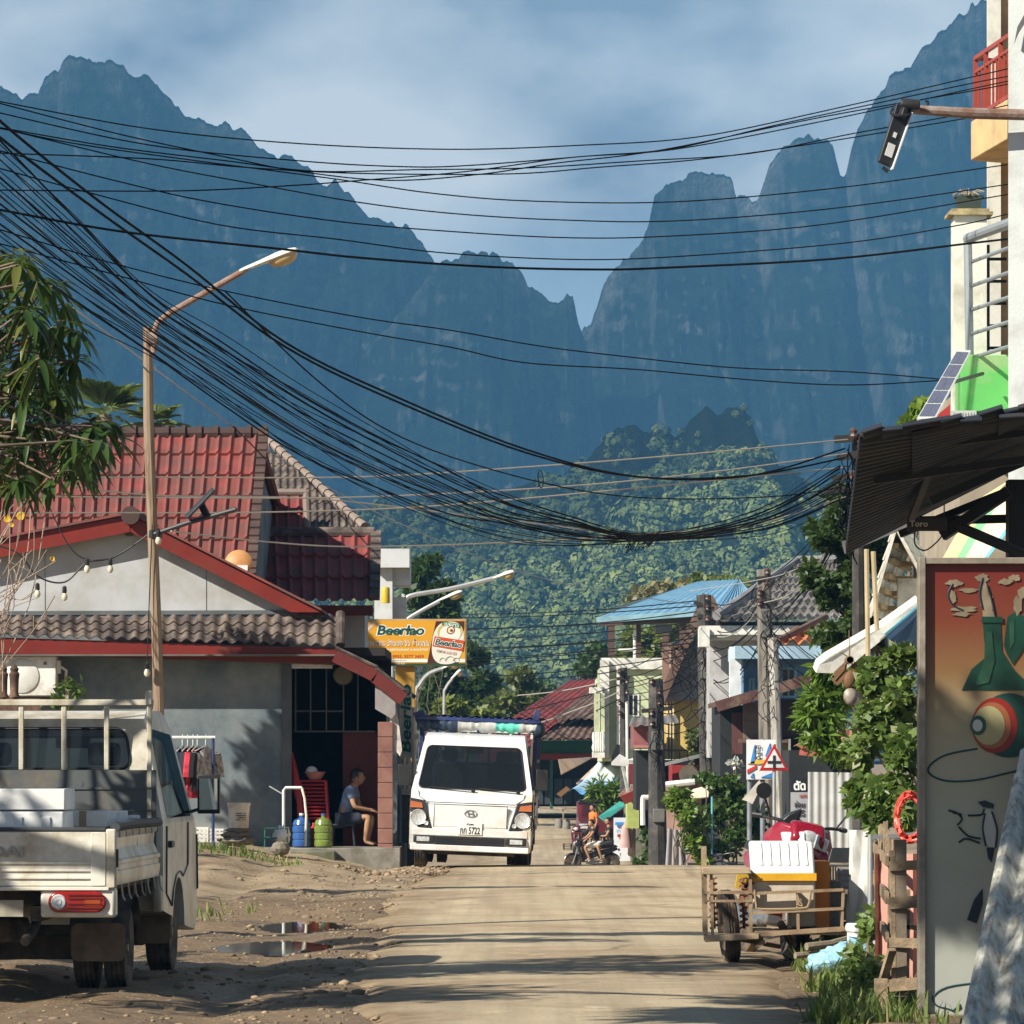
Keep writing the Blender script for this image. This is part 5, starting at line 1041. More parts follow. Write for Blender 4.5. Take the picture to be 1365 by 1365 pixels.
for k,(cx,cy,rx,ry) in enumerate(((1316,806,8,16),(1311,788,6,14),(1309,770,9,5),(1318,820,9,7),(1292,787,12,3),(1272,777,10,5),(1270,796,5,9),(1285,812,16,4),(1282,819,12,3),(1340,775,9,4),(1352,770,8,4),(1356,806,6,12),(1362,790,5,9))): blob(cx,cy,rx,ry,SPL,.003+.0004*k)
for pts in (((1310,770),(1306,790),(1310,812)),((1316,780),(1322,800),(1326,820)),((1270,778),(1264,792),(1270,806),(1284,814))): strokes(pts,.006,DKI,.0095)
for k,(r,c,cx) in enumerate(((43,(.006,.05,.035),1345),(37,(.22,.015,.01),1326),(31,(.28,.09,.035),1322),(26,(.33,.30,.15),1318),(13,(.012,.07,.045),1304),(8,(.40,.43,.41),1303))):
    bp('ball_ring',[(cx+r*(.82 if k else 1)*math.cos(2*PI*q/32),967+r*math.sin(2*PI*q/32)) for q in range(32)],mat('ring_ink_%d'%k,c,.45,var=.08,bump=0),.003+.0032*k)
strokes([(1303+0,998),(1262,1006),(1240,1020),(1240,1032),(1262,1041),(1300,1040),(1345,1030),(1370,1024)],.006,INK)
strokes([(1300,1310),(1262,1316),(1244,1328),(1248,1340),(1264,1345),(1275,1349)],.005,INK); bp('foot_print',((1268,1348),(1280,1338),(1282,1344),(1274,1350)),DKI)
# small painted figure with a round hat
bp('figure_print',((1303,1069),(1313,1067),(1325,1072),(1324,1078),(1310,1076)),DKI,.004); bp('figure_print',((1312,1078),(1320,1080),(1328,1102),(1326,1130),(1316,1128),(1310,1102)),mat('pale_ink',(.45,.47,.45),.5,bump=0),.0045)
for pts in (((1312,1078),(1308,1086),(1290,1087)),((1313,1084),(1310,1104),(1314,1128)),((1322,1082),(1329,1106),(1327,1130)),((1264,1080),(1276,1084),(1282,1092),(1276,1100)),((1278,1102),(1290,1114),(1307,1118)),((1278,1123),(1288,1118),(1306,1124)),((1270,1083),(1282,1086))): strokes(pts,.006,DKI,.008)
bp('figure_print',((1315,1130),(1326,1130),(1322,1150),(1317,1144)),DKI,.004); bp('figure_print',((1310,1184),(1298,1200),(1289,1226),(1302,1231),(1310,1205)),DKI,.004)
# ---- corrugated sheets leaning on it
CORR=mat('clear_roof_sheet',(.56,.55,.47),.28,.35,dirt=((.15,.13,.1),.4,3),var=.25,stretch=(6,6,.6),bump=.2)
def lean(label,A,B,C,D,m):
    A,B,C,D=[W(*q) for q in (A,B,C,D)]; mb=MB(); mb.wave(A,B,C,D,.16,.03,0,0,.006,k=8); o=mb.build('roofing_sheet',m,None,True,loc=A); return tag(o,label,'corrugated sheet')
lean('front corrugated roofing sheet leaning against the painted board',(1276,1392,27.3),(1420,1392,27.3),(1480,1020,28.6),(1352,1032,28.6),CORR)
lean('rear corrugated roofing sheet, peeping out above the front one',(1290,1388,27.7),(1470,1388,27.7),(1500,980,28.75),(1360,1000,28.75),mat('milky_roof_sheet',(.40,.41,.39),.35,.2,var=.25,stretch=(6,6,.6),bump=.15))
# ---- fence of old pallet wood
PAL=mat('pallet_wood',(.36,.27,.17),.9,dirt=((.13,.09,.06),.5,3),var=.3,stretch=(3,3,3),bump=.6,bscale=16)
fn=thing('pallet_fence','rickety wooden fence of old pallet slats at the right edge','fence',(2.37,29.5,0))
c0_=Vector((2.37,29.5,0)); c1_=Vector((2.74,35.6,0)); rg=random.Random(3)
for k,(zz,hh) in enumerate(((.945,.06),(.715,.075),(.47,.06),(.20,.075))):
    mb=MB(); mb.bar(c0_+Vector((-.03,-.03,zz)),c1_+Vector((-.03,0,zz+rg.uniform(-.03,.03))),.022,hh); mb.build('rail',PAL,fn,True)
    mb=MB(); mb.bar(c0_+Vector((-.02,-.05,zz-.03)),Vector((2.62,29.42,zz-.02+rg.uniform(-.02,.02))),.022,hh); mb.build('rail',PAL,fn,True)
for k in range(9):
    t=k/8; b=c0_.lerp(c1_,t); mb=MB(); mb.bar(b+Vector((.012,0,-.1)),b+Vector((.012+rg.uniform(-.02,.02),0,1.08+rg.uniform(-.12,.1))),.028,.085,up=(0,1,0)); mb.build('slat',PAL,fn,True)
mb=MB(); mb.bb(2.385,29.46,-.1,2.46,29.54,1.08); mb.build('post',mat('grey_post_wood',(.2,.16,.12),.9,bump=.5),fn,True)
mb=MB(); mb.bb(2.25,29.3,-.05,2.33,29.36,.22); mb.bar((2.27,29.6,.02),(2.36,29.35,.40),.05,.03); mb.build('stake',PAL,fn,True)
mb=MB(); mb.bar((2.52,30.2,0),(2.53,30.2,.75),.03); mb.bar((2.40,30.2,.52),(2.62,30.2,.5),.03); mb.build('brace',PAL,fn,True)
mb=MB(); A=Vector((2.45,31.5,0)); mb.grid(lambda u,v:(2.42+.5*u,31.5+.05*math.sin(u*23)+.03*math.sin(v*9),.0+.95*v),16,10); tag(mb.build('pink_sheet',mat('pink_cloth',(.52,.27,.22),.85,var=.3,bump=.4,bscale=8),None,True,loc=A),'faded pink sheet hung behind the pallet fence','cloth')
hc=MB(); rg=random.Random(12)
for k in range(15):
    a=rg.uniform(-.3,.3); rr=rg.uniform(.75,1.1); hc.tube([(.09*rr*math.cos(t)+rg.uniform(-.004,.004),rg.uniform(-.06,.06)+.03*math.sin(t+a*5),.155*rr*math.sin(t)+.04*a) for t in np.linspace(0,2*PI,22)],.008,5)
o=hc.build('hose_coil',mat('red_hose',(.62,.09,.06),.4,var=.2,bump=0)); o.location=W(1213,1090,31.2); tag(o,'coil of red rope hanging above the pallet fence','rope coil')
def simple(name,label,cat,mb,m,p,rz=0,bevel=0,group=None):
    o=mb.build(name,m,None,bevel=bevel); o.location=p; o.rotation_euler.z=rz; return tag(o,label,cat,group)
mb=MB(); mb.tube([(0,0,0),(0,0,1.05)],.018,8); mb.bar((.0,0,1.03),(.35,.1,1.05),.03); simple('steel_post','slim grey steel post standing left of the pallet fence','post',mb,STEEL,(PX(1160,33.2),33.2,0))
mb=MB(); mb.bb(-.09,-.1,0,.09,.1,.35); mb.bb(-.10,-.11,.29,.10,.11,.36); simple('foam_box','small upright white foam box in the weeds beside the steel post','foam box',mb,FOAM,(PX(1149,34.5),34.5,.02),.2,.02)
mb=MB(); 
def sk(u,v): t=2*PI*u; r=.085+.025*math.sin(5*t+v*4)+.03*v; return (r*math.cos(t),r*math.sin(t)*.7,.75*(1-v))
mb.grid(sk,24,10); mb.add([(0,0,.76)],[]); simple('white_sack','limp white sack draped over junk behind the steel post','sack',mb,mat('sack_white',(.58,.58,.55),.8,bump=.6,bscale=8,var=.1),(PX(1150,36.5),36.5,.28))
jk=thing('junk_pile','pile of crates and scrap tyres behind the steel post','junk pile',(PX(1133,37.6),37.6,.05))
for k,(x,z,w,hh,c) in enumerate(((-.05,.12,.34,.22,(.1,.09,.07)),(-.03,.35,.30,.2,(.3,.27,.2)),(.02,.57,.26,.16,(.55,.55,.52)),(.2,.25,.22,.3,(.05,.05,.05)))):
    mb=MB(); mb.box((x,0,z),(w,.3,hh),Matrix.Rotation(.06*(k-1),3,'Y'))
    for q in range(3): mb.box((x,-.155,z-hh*.3+q*hh*.3),(w*.9,.012,.02))
    mb.build('crate',mat('junk_%d'%k,c,.8,dirt=((.25,.2,.15),.4,5)),jk,bevel=.008)
mb=MB(); rg=random.Random(9)
def bagf(u,v): t=2*PI*u; r=math.sin(PI*min(1,max(.02,v)))**.6; n=1+.35*float(fbm(u*9,v*7,4,3)); return (.24*r*n*math.cos(t)+.18*(v-.5),.16*r*n*math.sin(t),.02+.27*v*n)
mb.grid(bagf,36,22); simple('blue_bag','crumpled pale blue plastic bag in the grass','plastic bag',mb,mat('blue_film',(.30,.55,.66),.3,var=.25,scale=9,bump=.9,bscale=14,dist=.03),(PX(1117,33.8),33.8,-.01),.5)
for k,(a,b,r) in enumerate((((1075,1262),(1140,1248),.03),((1060,1274),(1128,1262),.025))):
    mb=MB(); mb.tube([W(a[0],a[1],34.9),W((a[0]+b[0])/2,(a[1]+b[1])/2+3,35),W(b[0],b[1],35.2)],[r,r*.9,r*.7],7); tag(mb.build('branch',mat('dead_branch',(.24,.2,.14),.9,bump=.5),None,True,loc=W(a[0],a[1],34.9)),('upper','lower')[k]+' dead branch lying in the weeds beside the cart wheel','branch')
# ---- plants at the right edge
VINE=leafmat('vine_leaf',(.045,.105,.018),(.23,.31,.085),.3,.4,(.30,.33,.18)); DKLEAF=leafmat('dark_leaf',(.012,.035,.008),(.075,.125,.03),.2); MIDLEAF=leafmat('mid_leaf',(.04,.10,.014),(.17,.27,.05),.3); LIME=leafmat('lime_leaf',(.06,.13,.012),(.22,.32,.05),.35)
def plant(name,label,cat,base,cl,size,lm,seed,asp=.6,stems=6,droop=0.,group=None):
    """clumps given as (px,py,Y,rx_px,ry_px,depth_m,n)"""
    t=thing(name,label,cat,base,0,group); b=Vector(base); cs=[]
    for px,py,Y,rx,ry,dm,n in cl: q=W(px,py,Y)-b; s=F/Y; cs.append((q.x,q.y,q.z,rx/s,dm,ry/s,n))
    mb=MB()
    for k in range(stems): c=cs[k%len(cs)]; limb(mb,(.05*(k-stems/2),0,-.05),(c[0],c[1],c[2]),.028,.008,seed+k,.06)
    mb.build('stem',BARK(),t); V,Fq=leaves(cs,size,seed,asp,.3,droop); npmesh('foliage',V,Fq,lm,t); return t
plant('climbing_vine','leafy climbing vine hanging beside the painted board','vine',(PX(1190,97),36,0),[(1200,880,36,22,22,.25,897),(1170,905,36.5,30,25,.3,1033),(1205,935,36,22,35,.25,1142),(1170,965,36,32,40,.3,1632),(1205,1000,35.5,20,40,.25,1142),(1150,1000,36.5,22,35,.3,1088),(1185,1045,35.5,30,35,.25,897),(1145,1060,36,18,28,.25,707),(1205,1080,35,18,30,.2,435),(1165,1090,35.5,20,25,.2,489)],.082,VINE,21,.75,8,.5)
tr=plant('feathery_tree','bright feathery leaved tree below the white awning','tree',(PX(1100,73),46,0),[(1108,895,46,25,22,.4,800),(1085,930,46,18,14,.35,608),(1078,955,46,14,10,.3,416),(1110,945,46,30,28,.4,960),(1090,985,46,22,14,.35,576),(1130,900,47,25,20,.4,640),(1120,1000,46,25,20,.4,560)],.14,MIDLEAF,33,.28,7,.6)
plant('shady_tree','dark small leaved tree behind the corrugated awning','tree',(PX(1115,118),74,0),[(1120,672,74,22,28,.8,1120),(1100,715,74,28,30,.9,1440),(1135,735,74,25,40,.8,1440),(1090,770,74,20,28,.8,960),(1120,790,74,32,34,.9,1600),(1145,830,74,25,34,.8,1120),(1105,850,74,22,24,.7,720),(1175,740,75,30,60,.8,1440),(1180,850,75,30,30,.8,800)],.15,DKLEAF,41,.55,8)
plant('leafy_bush','small bright bush above the corrugated awning','bush',(PX(1215,56),56,3.2),[(1213,566,56,17,13,.3,260),(1228,545,56,8,14,.2,120)],.12,LIME,44,.6,3)
def grass():
    rg=np.random.default_rng(4); n=3400
    px=rg.uniform(0,1,n); Y=28+8.5*px**1.2; X=np.clip(1.78+.058*(Y-28)+np.abs(rg.normal(0,.36,n))+fbm(Y*.9,Y*0,6,3)*.7,1.45,2.85)
    n2=900; Y2=rg.uniform(64.2,66.4,n2); X2=rg.uniform(-4.7,-2.9,n2)-.15*(Y2-65)
    n3=500; Y3=rg.uniform(46,52,n3); X3=rg.uniform(-3.6,-2.65,n3)
    keep=rg.random(n2)<np.clip(.25+fbm(X2*2.4,Y2*1.1,5,2)*3,0,1); k3=rg.random(n3)<np.clip(.1+fbm(X3*2,Y3*.8,15,2)*3.4,0,1)
    X=np.concatenate([X,X2[keep],X3[k3]]); Y=np.concatenate([Y,Y2[keep],Y3[k3]]); n=len(X); Z=gzd(X,Y)-.01
    h=(.04+.17*rg.random(n)**2.2)*np.where(Y>40,.75,1.); th=rg.uniform(0,6.28,n); bend=rg.uniform(.2,1.1,n)*h; w=.006+.006*rg.random(n)
    dx,dy=np.cos(th),np.sin(th); P0=np.stack([X,Y,Z],1); side=np.stack([-dy,dx,0*dx],1)*w[:,None]
    P1=P0+np.stack([dx*bend*.35,dy*bend*.35,h*.62],1); P2=P0+np.stack([dx*bend,dy*bend,h],1)
    V=np.stack([P0-side,P0+side,P1+side*.8,P1-side*.8,P2],1).reshape(-1,3); b=np.arange(n)[:,None]*5
    F3=np.concatenate([b+np.array([[0,1,2]]),b+np.array([[0,2,3]]),b+np.array([[3,2,4]])])
    tag(npmesh('grass',V,F3,leafmat('grass_blade',(.05,.095,.015),(.20,.25,.07),.3,.6,(.36,.31,.14)),nv=3),None,None,None,'stuff')
grass()
plant('weeds','tangle of weeds in front of the pallet fence','weeds',(PX(1150,31.5),31.5,0),[(1145,1290,31.5,30,32,.5,420),(1165,1240,32,18,30,.4,260),(1115,1340,30,45,22,.5,330),(1180,1330,29.6,22,28,.3,200)],.075,VINE,51,.5,5)
plant('weeds','low green weeds under the sidecar','weeds',(PX(1100,37.5),37.5,0),[(1110,1250,37.5,26,14,.4,260),(1080,1262,37,14,8,.3,110)],.07,LIME,52,.6,4)
# ---- corrugated awning
AW=mat('rusty_dark_sheet',(.022,.027,.036),.6,.1,dirt=((.06,.04,.03),.3,2),var=.4,bump=.2)
aw=thing('shop_awning','dark corrugated iron awning jutting out above the painted board','awning',(4.2,36,0))
mb=MB(); mb.wave(W(1146,581,34),W(1127,733,40),W(1470,560,40),W(1470,535,34),.2,.04,0,0,.008,k=6); mb.build('roof_sheet',AW,aw,True,ang=60)
mb=MB(); mb.wave(W(1215,575,33.85),W(1215,640,36.5),W(1470,540,36.5),W(1470,522,33.85),.17,.028,0,0,.008,k=6); mb.build('upper_sheet',AW,aw,True,ang=60)
rg=random.Random(31)
for k in range(9):
    px=1150+k*26; y0=582-(px-1150)*.16; mb=MB(); w=rg.uniform(26,40); dz=rg.uniform(-7,5); mb.wave(W(px,y0+dz,33.7),W(px-2,y0+dz+rg.uniform(10,24),34.9),W(px+w,y0+dz+rg.uniform(4,18)-5,34.9),W(px+w,y0+dz-5+rg.uniform(-5,5),33.7),.16,.03,0,0,.006,k=6); mb.build('loose_sheet',AW,aw,True,ang=60)
mb=MB(); mb.prism([W(1122,722,40.05),W(1126,738,40.05),W(1222,698,40.05),W(1216,686,40.05)],(0,.02,0)); mb.build('edge_flashing',mat('dull_flashing',(.20,.20,.21),.5,.3),aw,True)
for a,b,ya,yb,w in (((1200,712),(1350,652),39.6,39.2,.06),((1225,694),(1370,691),39.3,39.3,.07),((1256,714),(1345,655),39,38.8,.09),((1282,704),(1372,742),38.7,38,.07),((1215,690),(1250,600),38.5,36,.05),((1240,668),(1460,575),37,37,.07),((1165,640),(1460,600),36,36,.06),((1190,600),(1460,565),35,35,.05)):
    mb=MB(); mb.bar(W(*a,ya),W(*b,yb),w); mb.build('truss_bar',mat('black_iron',(.022,.02,.018),.7),aw,True)
mb=MB(); mb.bb(PX(1343,39),38.9,0,PX(1372,39),39.15,PZ(640,39)); mb.build('post',mat('black_iron',(.02,.02,.02)),aw,True)
ts=thing('hanging_sign','small dark hanging sign under the corrugated awning','sign',W(1236,690,38.9))
mb=MB(); mb.bb(-.165,0,-.11,.165,.03,0); mb.tube([(-.14,.01,0),(-.14,.01,.12)],.005,4); mb.tube([(.14,.01,0),(.14,.01,.12)],.005,4); mb.build('board',mat('dark_board',(.05,.04,.03),.6),ts)
words('lettering','Toro',.15,.05,mat('pale_letter',(.6,.55,.42),.6,bump=0),ts,TR(-.07,-.006,-.05),.02)
mb=MB(); mb.tube(smooth([(-.1,0,-.11),(-.1,0,-.22),(-.02,0,-.27),(.08,0,-.2),(.15,0,-.11)],4),.006,4); mb.build('wire',BLK,ts)
# striped tarp, small white roof, bamboo, white and navy canopy, hanging ornament
mb=MB(); Yt=45
tp=thing('striped_tarp','yellow, green and white striped tarpaulin sloping up behind the awning frame','tarpaulin',W(1300,740,Yt))
for k,(px,m) in enumerate(((((1243,768),(1262,768),(1318,668),(1345,640),(1300,668)),mat('tarp_yellow',(.62,.52,.28),.6,var=.12)),(((1262,768),(1272,768),(1332,668),(1318,668)),mat('tarp_green',(.22,.50,.27),.6)),(((1272,768),(1296,765),(1358,682),(1350,650),(1332,668)),mat('tarp_cream',(.66,.60,.44),.6,var=.12)),(((1296,765),(1301,765),(1362,684),(1358,682)),mat('tarp_blue',(.12,.38,.50),.6)))):
    mb=MB(); vs=[W(a,b,Yt+(760-b)*.018+.0*k) for a,b in px]; mb.prism(vs,(0,.012,0)); mb.build('stripe',m,tp,True)
YR=47.; rf=thing('little_gable_roof','little white gabled roof with bare purlins below the awning edge','roof',W(1195,830,YR))
WB=mat('white_old_wood',(.62,.60,.54),.85,dirt=((.35,.3,.24),.35,4),bump=.3); ap=W(1194,703,YR); lb=W(1159,823,YR); rb=W(1228,766,YR); E=Vector((.35,2.2,.0))
mb=MB()
for q in (lb,rb): mb.bar(ap,q,.03,.07,up=(0,1,0))
mb.build('barge_board',WB,rf,True)
mb=MB(); off=Vector((0,.02,.03)); mb.wave(lb+off,lb+E+off,ap+E+off,ap+off,.18,.02,5,.015,.01); mb.wave(rb+off+E,rb+off,ap+off,ap+E+off,.18,.02,5,.015,.01); mb.build('roof_sheet',mat('pale_fibre_sheet',(.56,.54,.48),.9,dirt=((.3,.28,.24),.4,3),bump=.2),rf,True)
for k in range(1,6):
    q=lb.lerp(ap,k/6)+Vector((.05,0,-.03)); mb=MB(); mb.bar(q+Vector((0,.05,0)),q+E,.05,.05); mb.bar(q+Vector((.0,.9,0)),Vector((rb.x,q.y+.9,q.z)),.06,.05); mb.build('purlin',mat('tan_timber',(.33,.24,.13),.9),rf,True)
mb=MB(); mb.bb(W(1203,0,YR).x,YR+.6,W(0,822,YR).z,W(1240,0,YR).x,YR+.66,W(0,768,YR).z); mb.build('gable_panel',WB,rf,True)
for k,(a,b,Y) in enumerate((((1155,732),(1159,1010),43.),((1164,735),(1169,840),43.3))):
    mb=MB(); mb.tube([W(b[0],b[1],Y),W(*a,Y)],.022,8); tag(mb.build('bamboo_pole',mat('bamboo',(.42,.33,.2),.7,bump=.3),None,True,loc=W(b[0],b[1],Y)),('left long','right shorter')[k]+' bamboo pole holding up the edge of the awning','pole')
cn=thing('canopy','white canvas canopy edge with a navy underside beside the painted board','canopy',W(1150,900,43))
mb=MB(); q=[(1088,897,43),(1092,886,43.02),(1105,876,43.05),(1180,833,43.5),(1226,800,43.8),(1226,806,43.8),(1184,846,43.5),(1122,897,43)]; mb.prism([W(*a) for a in q],(0,.5,.06)); mb.build('canvas',mat('white_canvas',(.64,.62,.56),.8,dirt=((.4,.36,.3),.3,6),bump=.35,bscale=7),cn,True)
mb=MB(); q=[(1182,849,43.45),(1226,808,43.75),(1226,862,43.6),(1204,874,43.4),(1186,868,43.4)]; mb.prism([W(*a) for a in q],(0,.3,.0)); mb.build('valance',mat('navy_canvas',(.02,.05,.10),.7,bump=.4,bscale=7),cn,True)
mb=MB(); mb.tube([W(1180,846,43.4),W(1226,806,43.7)],.014,5); mb.build('piping',mat('tarp_blue',(.1,.4,.5)),cn,True)
on=thing('hanging_ornament','bamboo and coconut shell ornament hanging in front of the white canopy','ornament',W(1132,880,39)); s=F/39
mb=MB(); mb.lathe([(.028,-.1),(.034,-.1),(.034,.1),(.028,.1),(.028,-.1)],14,axis='y'); mb.tube([(0,0,.03),(0,0,.25)],.004,4); mb.tube([(-.02,-.05,.03),(-.07,-.05,.06)],.005,4); mb.tube([(.0,-.05,.03),(.0,-.05,.09)],.005,4); mb.build('bamboo_tube',mat('bamboo_brown',(.2,.13,.07),.7),on)
mb=MB(); 
for sg_ in (-1,1): mb.prism([Vector((sg_*.02,-.05,-.02)),Vector((sg_*.14,-.05,-.17)),Vector((sg_*.10,-.05,-.21)),Vector((sg_*.03,-.05,-.14))],(0,.1,0)); mb.prism([Vector((sg_*.035,-.06,-.01)),Vector((sg_*.13,-.06,-.10)),Vector((sg_*.12,-.06,-.17)),Vector((sg_*.04,-.06,-.08))],(0,.02,0))
mb.ball((0,-.02,-.16),(.06,.05,.08),12,8); mb.build('husk',mat('husk_brown',(.17,.09,.045),.8,bump=.6),on)
mb=MB(); mb.ball((.01,-.02,-.30),(.06,.055,.075),14,9); mb.build('shell',mat('shell_cream',(.5,.46,.40),.6,dirt=((.14,.1,.07),.75,9)),on)
# ---- houses at the upper right
YEL=mat('peach_render',(.58,.40,.20),.85,dirt=((.35,.25,.15),.3,2),var=.08,bump=.15); GRN=mat('green_render',(.10,.42,.10),.7,dirt=((.3,.4,.2),.25,2),var=.08); WHW=mat('white_render',(.66,.70,.69),.85,dirt=((.45,.46,.44),.3,2),var=.05,bump=.25,bscale=40); WPIL=mat('white_pillar',(.62,.62,.56),.8,dirt=((.4,.38,.32),.3,3),var=.05)
wb=thing('white_building','plain white rendered building at the right edge','building',(6,42,0))
mb=MB(); mb.prism([Vector((PX(1344,42),42,0)),Vector((PX(1344,42)+4,42,0)),Vector((PX(1350,50)+4,50,0)),Vector((PX(1350,50),50,0))],(0,0,12)); mb.build('wall',WHW,wb,True)
mb=MB(); mb.prism([W(a,b,41.95) for a,b in ((1366,18),(1356,36),(1352,58),(1358,44),(1367,30))],(0,-.03,0)); mb.build('broken_trim',mat('dark_trim',(.12,.12,.12),.7),wb,True)
yb=thing('peach_building','peach building with a red balcony railing high at the right','building',(7,60,0))
f=W(1294,162,60); n=W(1342,132,58.1); d=n-f; 
mb=MB(); bot=Vector((0,0,-.50)); mb.add([f,n,n+bot,f+bot,f+Vector((1.5,1.2,0)),n+Vector((1.5,1.2,0)),n+bot+Vector((1.5,1.2,.05)),f+bot+Vector((1.5,1.2,.05))],[(0,1,2,3),(4,7,6,5),(0,4,5,1),(3,2,6,7),(0,3,7,4),(1,5,6,2)]); mb.build('balcony_slab',YEL,yb,True,bevel=.02)
mb=MB(); a0=W(1299,66,60)-W(1299,150,60); hgt=a0.z; f2=f+Vector((.06,0,0)); 
mb.bar(f2+Vector((0,0,hgt)),f2+d+Vector((0,0,hgt)),.05,.05); mb.bar(f2+Vector((0,0,hgt*.78)),f2+d+Vector((0,0,hgt*.78)),.035,.035); mb.bar(f2+Vector((0,0,.05)),f2+d+Vector((0,0,.05)),.045,.05)
for k in range(11):
    t=k/10; q=f2+d*t; w=.055 if k in (0,3,7,10) else .028; mb.bar(q,q+Vector((0,0,hgt if w>.04 else hgt*.78)),w)
mb.bar(f2+Vector((0,0,hgt)),f2+Vector((1.4,1.1,hgt)),.05); mb.build('railing',mat('red_railing',(.30,.05,.03),.5,var=.12),yb,True)
mb=MB(); mb.prism([Vector((PX(1328,60.6),60.6,0)),Vector((PX(1327,60)+4,60.6,0)),Vector((PX(1330,68)+4,68,0)),Vector((PX(1330,68),68,0))],(0,0,13)); mb.build('wall',YEL,yb,True)
mb=MB(); mb.bb(PX(1327,60)-.05,60.5,4.2,PX(1327,60)+.12,60.598,13); mb.build('corner_trim',WPIL,yb,True)
gb=thing('green_balcony_house','house with a bright green balcony, white pillar and grey pipe railings','building',(6,50,0))
YP=50.; s=F/YP
mb=MB(); q=[W(1274,505,YP),W(1286,478,49.8),W(1348,462,48.3)]
x0=PX(1275,YP); x1=PX(1287,YP); zt=PZ(476,YP); zb=PZ(556,YP)
mb.bb(x1-.09,49.6,PZ(552,YP),x1+3.,50.2,PZ(477,YP)); mb.build('parapet',GRN,gb,True,bevel=.01)
mb=MB(); mb.bb(x1+.12,49.62,PZ(552,YP)-.25,x1+3,50.1,PZ(552,YP)-.004); mb.build('beam',mat('green_render_old',(.12,.30,.12),.8,dirt=((.25,.2,.12),.4,2)),gb,True)
mb=MB(); mb.bb(PX(1273,YP),50.0,PZ(556,YP),PX(1287,YP),51.4,PZ(284,YP)) if False else mb.bb(PX(1274,YP),50.21,PZ(556,YP),PX(1318,YP),50.55,PZ(284,YP)); mb.build('pillar',WPIL,gb,True)
mb=MB(); c=Vector(((PX(1274,YP)+PX(1318,YP))/2,50.38,PZ(284,YP))); w=.235; mb.bb(c.x-w,c.y-w,c.z,c.x+w,c.y+w,c.z+.035); mb.bb(c.x-w*.85,c.y-w*.85,c.z+.035,c.x+w*.85,c.y+w*.85,c.z+.07); mb.build('capital',mat('mossy_cap',(.40,.33,.18),.9,dirt=((.15,.12,.07),.5,6)),gb,True)
PIPE=mat('grey_pipe',(.26,.29,.31),.45,.2,var=.1)
mb=MB(); a=W(1290,318,49.9); b=W(1372,288,47.8); mb.tube([a,b],.055,10)
for k in range(5): za=PZ(349+32*k,49.9); mb.tube([Vector((a.x+.04,a.y,za)),Vector((b.x,b.y,za-(a.z-b.z)*.6))],.022,8)
mb.tube([Vector((a.x+.02,a.y,PZ(478,YP))),a],.045,8); mb.build('railing',PIPE,gb,True)
mb=MB(); mb.bb(PX(1318,YP)+.003,50.6,PZ(470,YP),PX(1327,YP),50.75,PZ(318,YP))
for k in range(5): z=PZ(335+30*k,YP); mb.bb(PX(1327,YP),50.62,z-.03,PX(1350,YP),50.66,z)
mb.build('inner_frame',mat('black_iron',(.02,.02,.02)),gb,True)
mb=MB(); mb.bb(PX(1290,YP),50.9,0,PX(1290,YP)+4,56,PZ(510,YP)); mb.build('wall',mat('drab_wall',(.3,.26,.2),.9),gb,True)
pt=thing('flower_pot','dark square pot of dried plants on top of the white pillar','flower pot',(c.x,c.y,c.z+.07))
mb=MB(); mb.prism([Vector((x,y,0)) for x,y in ((-.11,-.11),(.11,-.11),(.11,.11),(-.11,.11))],(0,0,.001)); vs=[(-.11,-.11,0),(.11,-.11,0),(.11,.11,0),(-.11,.11,0),(-.135,-.135,.14),(.135,-.135,.14),(.135,.135,.14),(-.135,.135,.14)]; mb.add(vs,[(0,1,5,4),(1,2,6,5),(2,3,7,6),(3,0,4,7),(4,5,6,7)])
for k in range(11): t=2*PI*k/11; mb.ball((.13*math.cos(t),.13*math.sin(t),.145),(.035,.035,.018),7,5)
mb.build('pot',mat('pot_green_black',(.035,.05,.04),.7),pt)
rg=random.Random(4); mb=MB()
for k in range(46): a=rg.uniform(0,6.28); L=rg.uniform(.08,.2); mb.tube([(0,0,.13),(L*.5*math.cos(a),L*.5*math.sin(a),.13+L*.5),(L*math.cos(a),L*math.sin(a),.12+L*rg.uniform(.1,.5))],.003,4)
mb.build('dried_plant',mat('straw',(.38,.31,.2),.9),pt)
# solar panel, red roof edge, vent
so_=thing('solar_module','narrow tilted solar panel leaning beside the white pillar','solar panel',W(1250,560,47))
A,B,C,D=W(1222,558,47),W(1246,558,47),W(1294,467,48.6),W(1276,466,48.6)
mb=MB(); n=(B-A).cross(D-A).normalized(); mb.prism([A,B,C,D],n*-.03); mb.build('frame',mat('panel_frame',(.62,.63,.62),.4,.3,var=.05,bump=0),so_,True)
for r in range(5):
    for k in range(2):
        u0,u1=.06+.45*k,.06+.45*k+.42; v0,v1=.03+.19*r,.03+.19*r+.175; g=lambda u,v:A.lerp(B,u).lerp(D.lerp(C,u),v)+n*(.004 if n.y<0 else -.004)
        mb=MB(); mb.add([g(u0,v0),g(u1,v0),g(u1,v1),g(u0,v1)],[(0,1,2,3)]); mb.build('cell',mat('solar_cell',(.10,.11,.17),.25,.1,var=.15,scale=20,bump=0),so_,True)
mb=MB(); mb.tube([W(1262,512,47.9),W(1310,498,49.4)],.02,6); mb.build('support_rod',BLK,so_,True)
mb=MB(); poly(mb,((1222,577),(1270,536),(1275,551),(1242,579)),52,.6); mb2=mb.build('roof_edge',mat('crimson_board',(.33,.03,.03),.6),None,True,loc=W(1250,575,52)); tag(mb2,'crimson roof edge below the solar panel','roof')
mb=MB(); q=W(1285,560,49.3); w=.12; mb.bb(-.13,0,-.10,.13,.05,.10); 
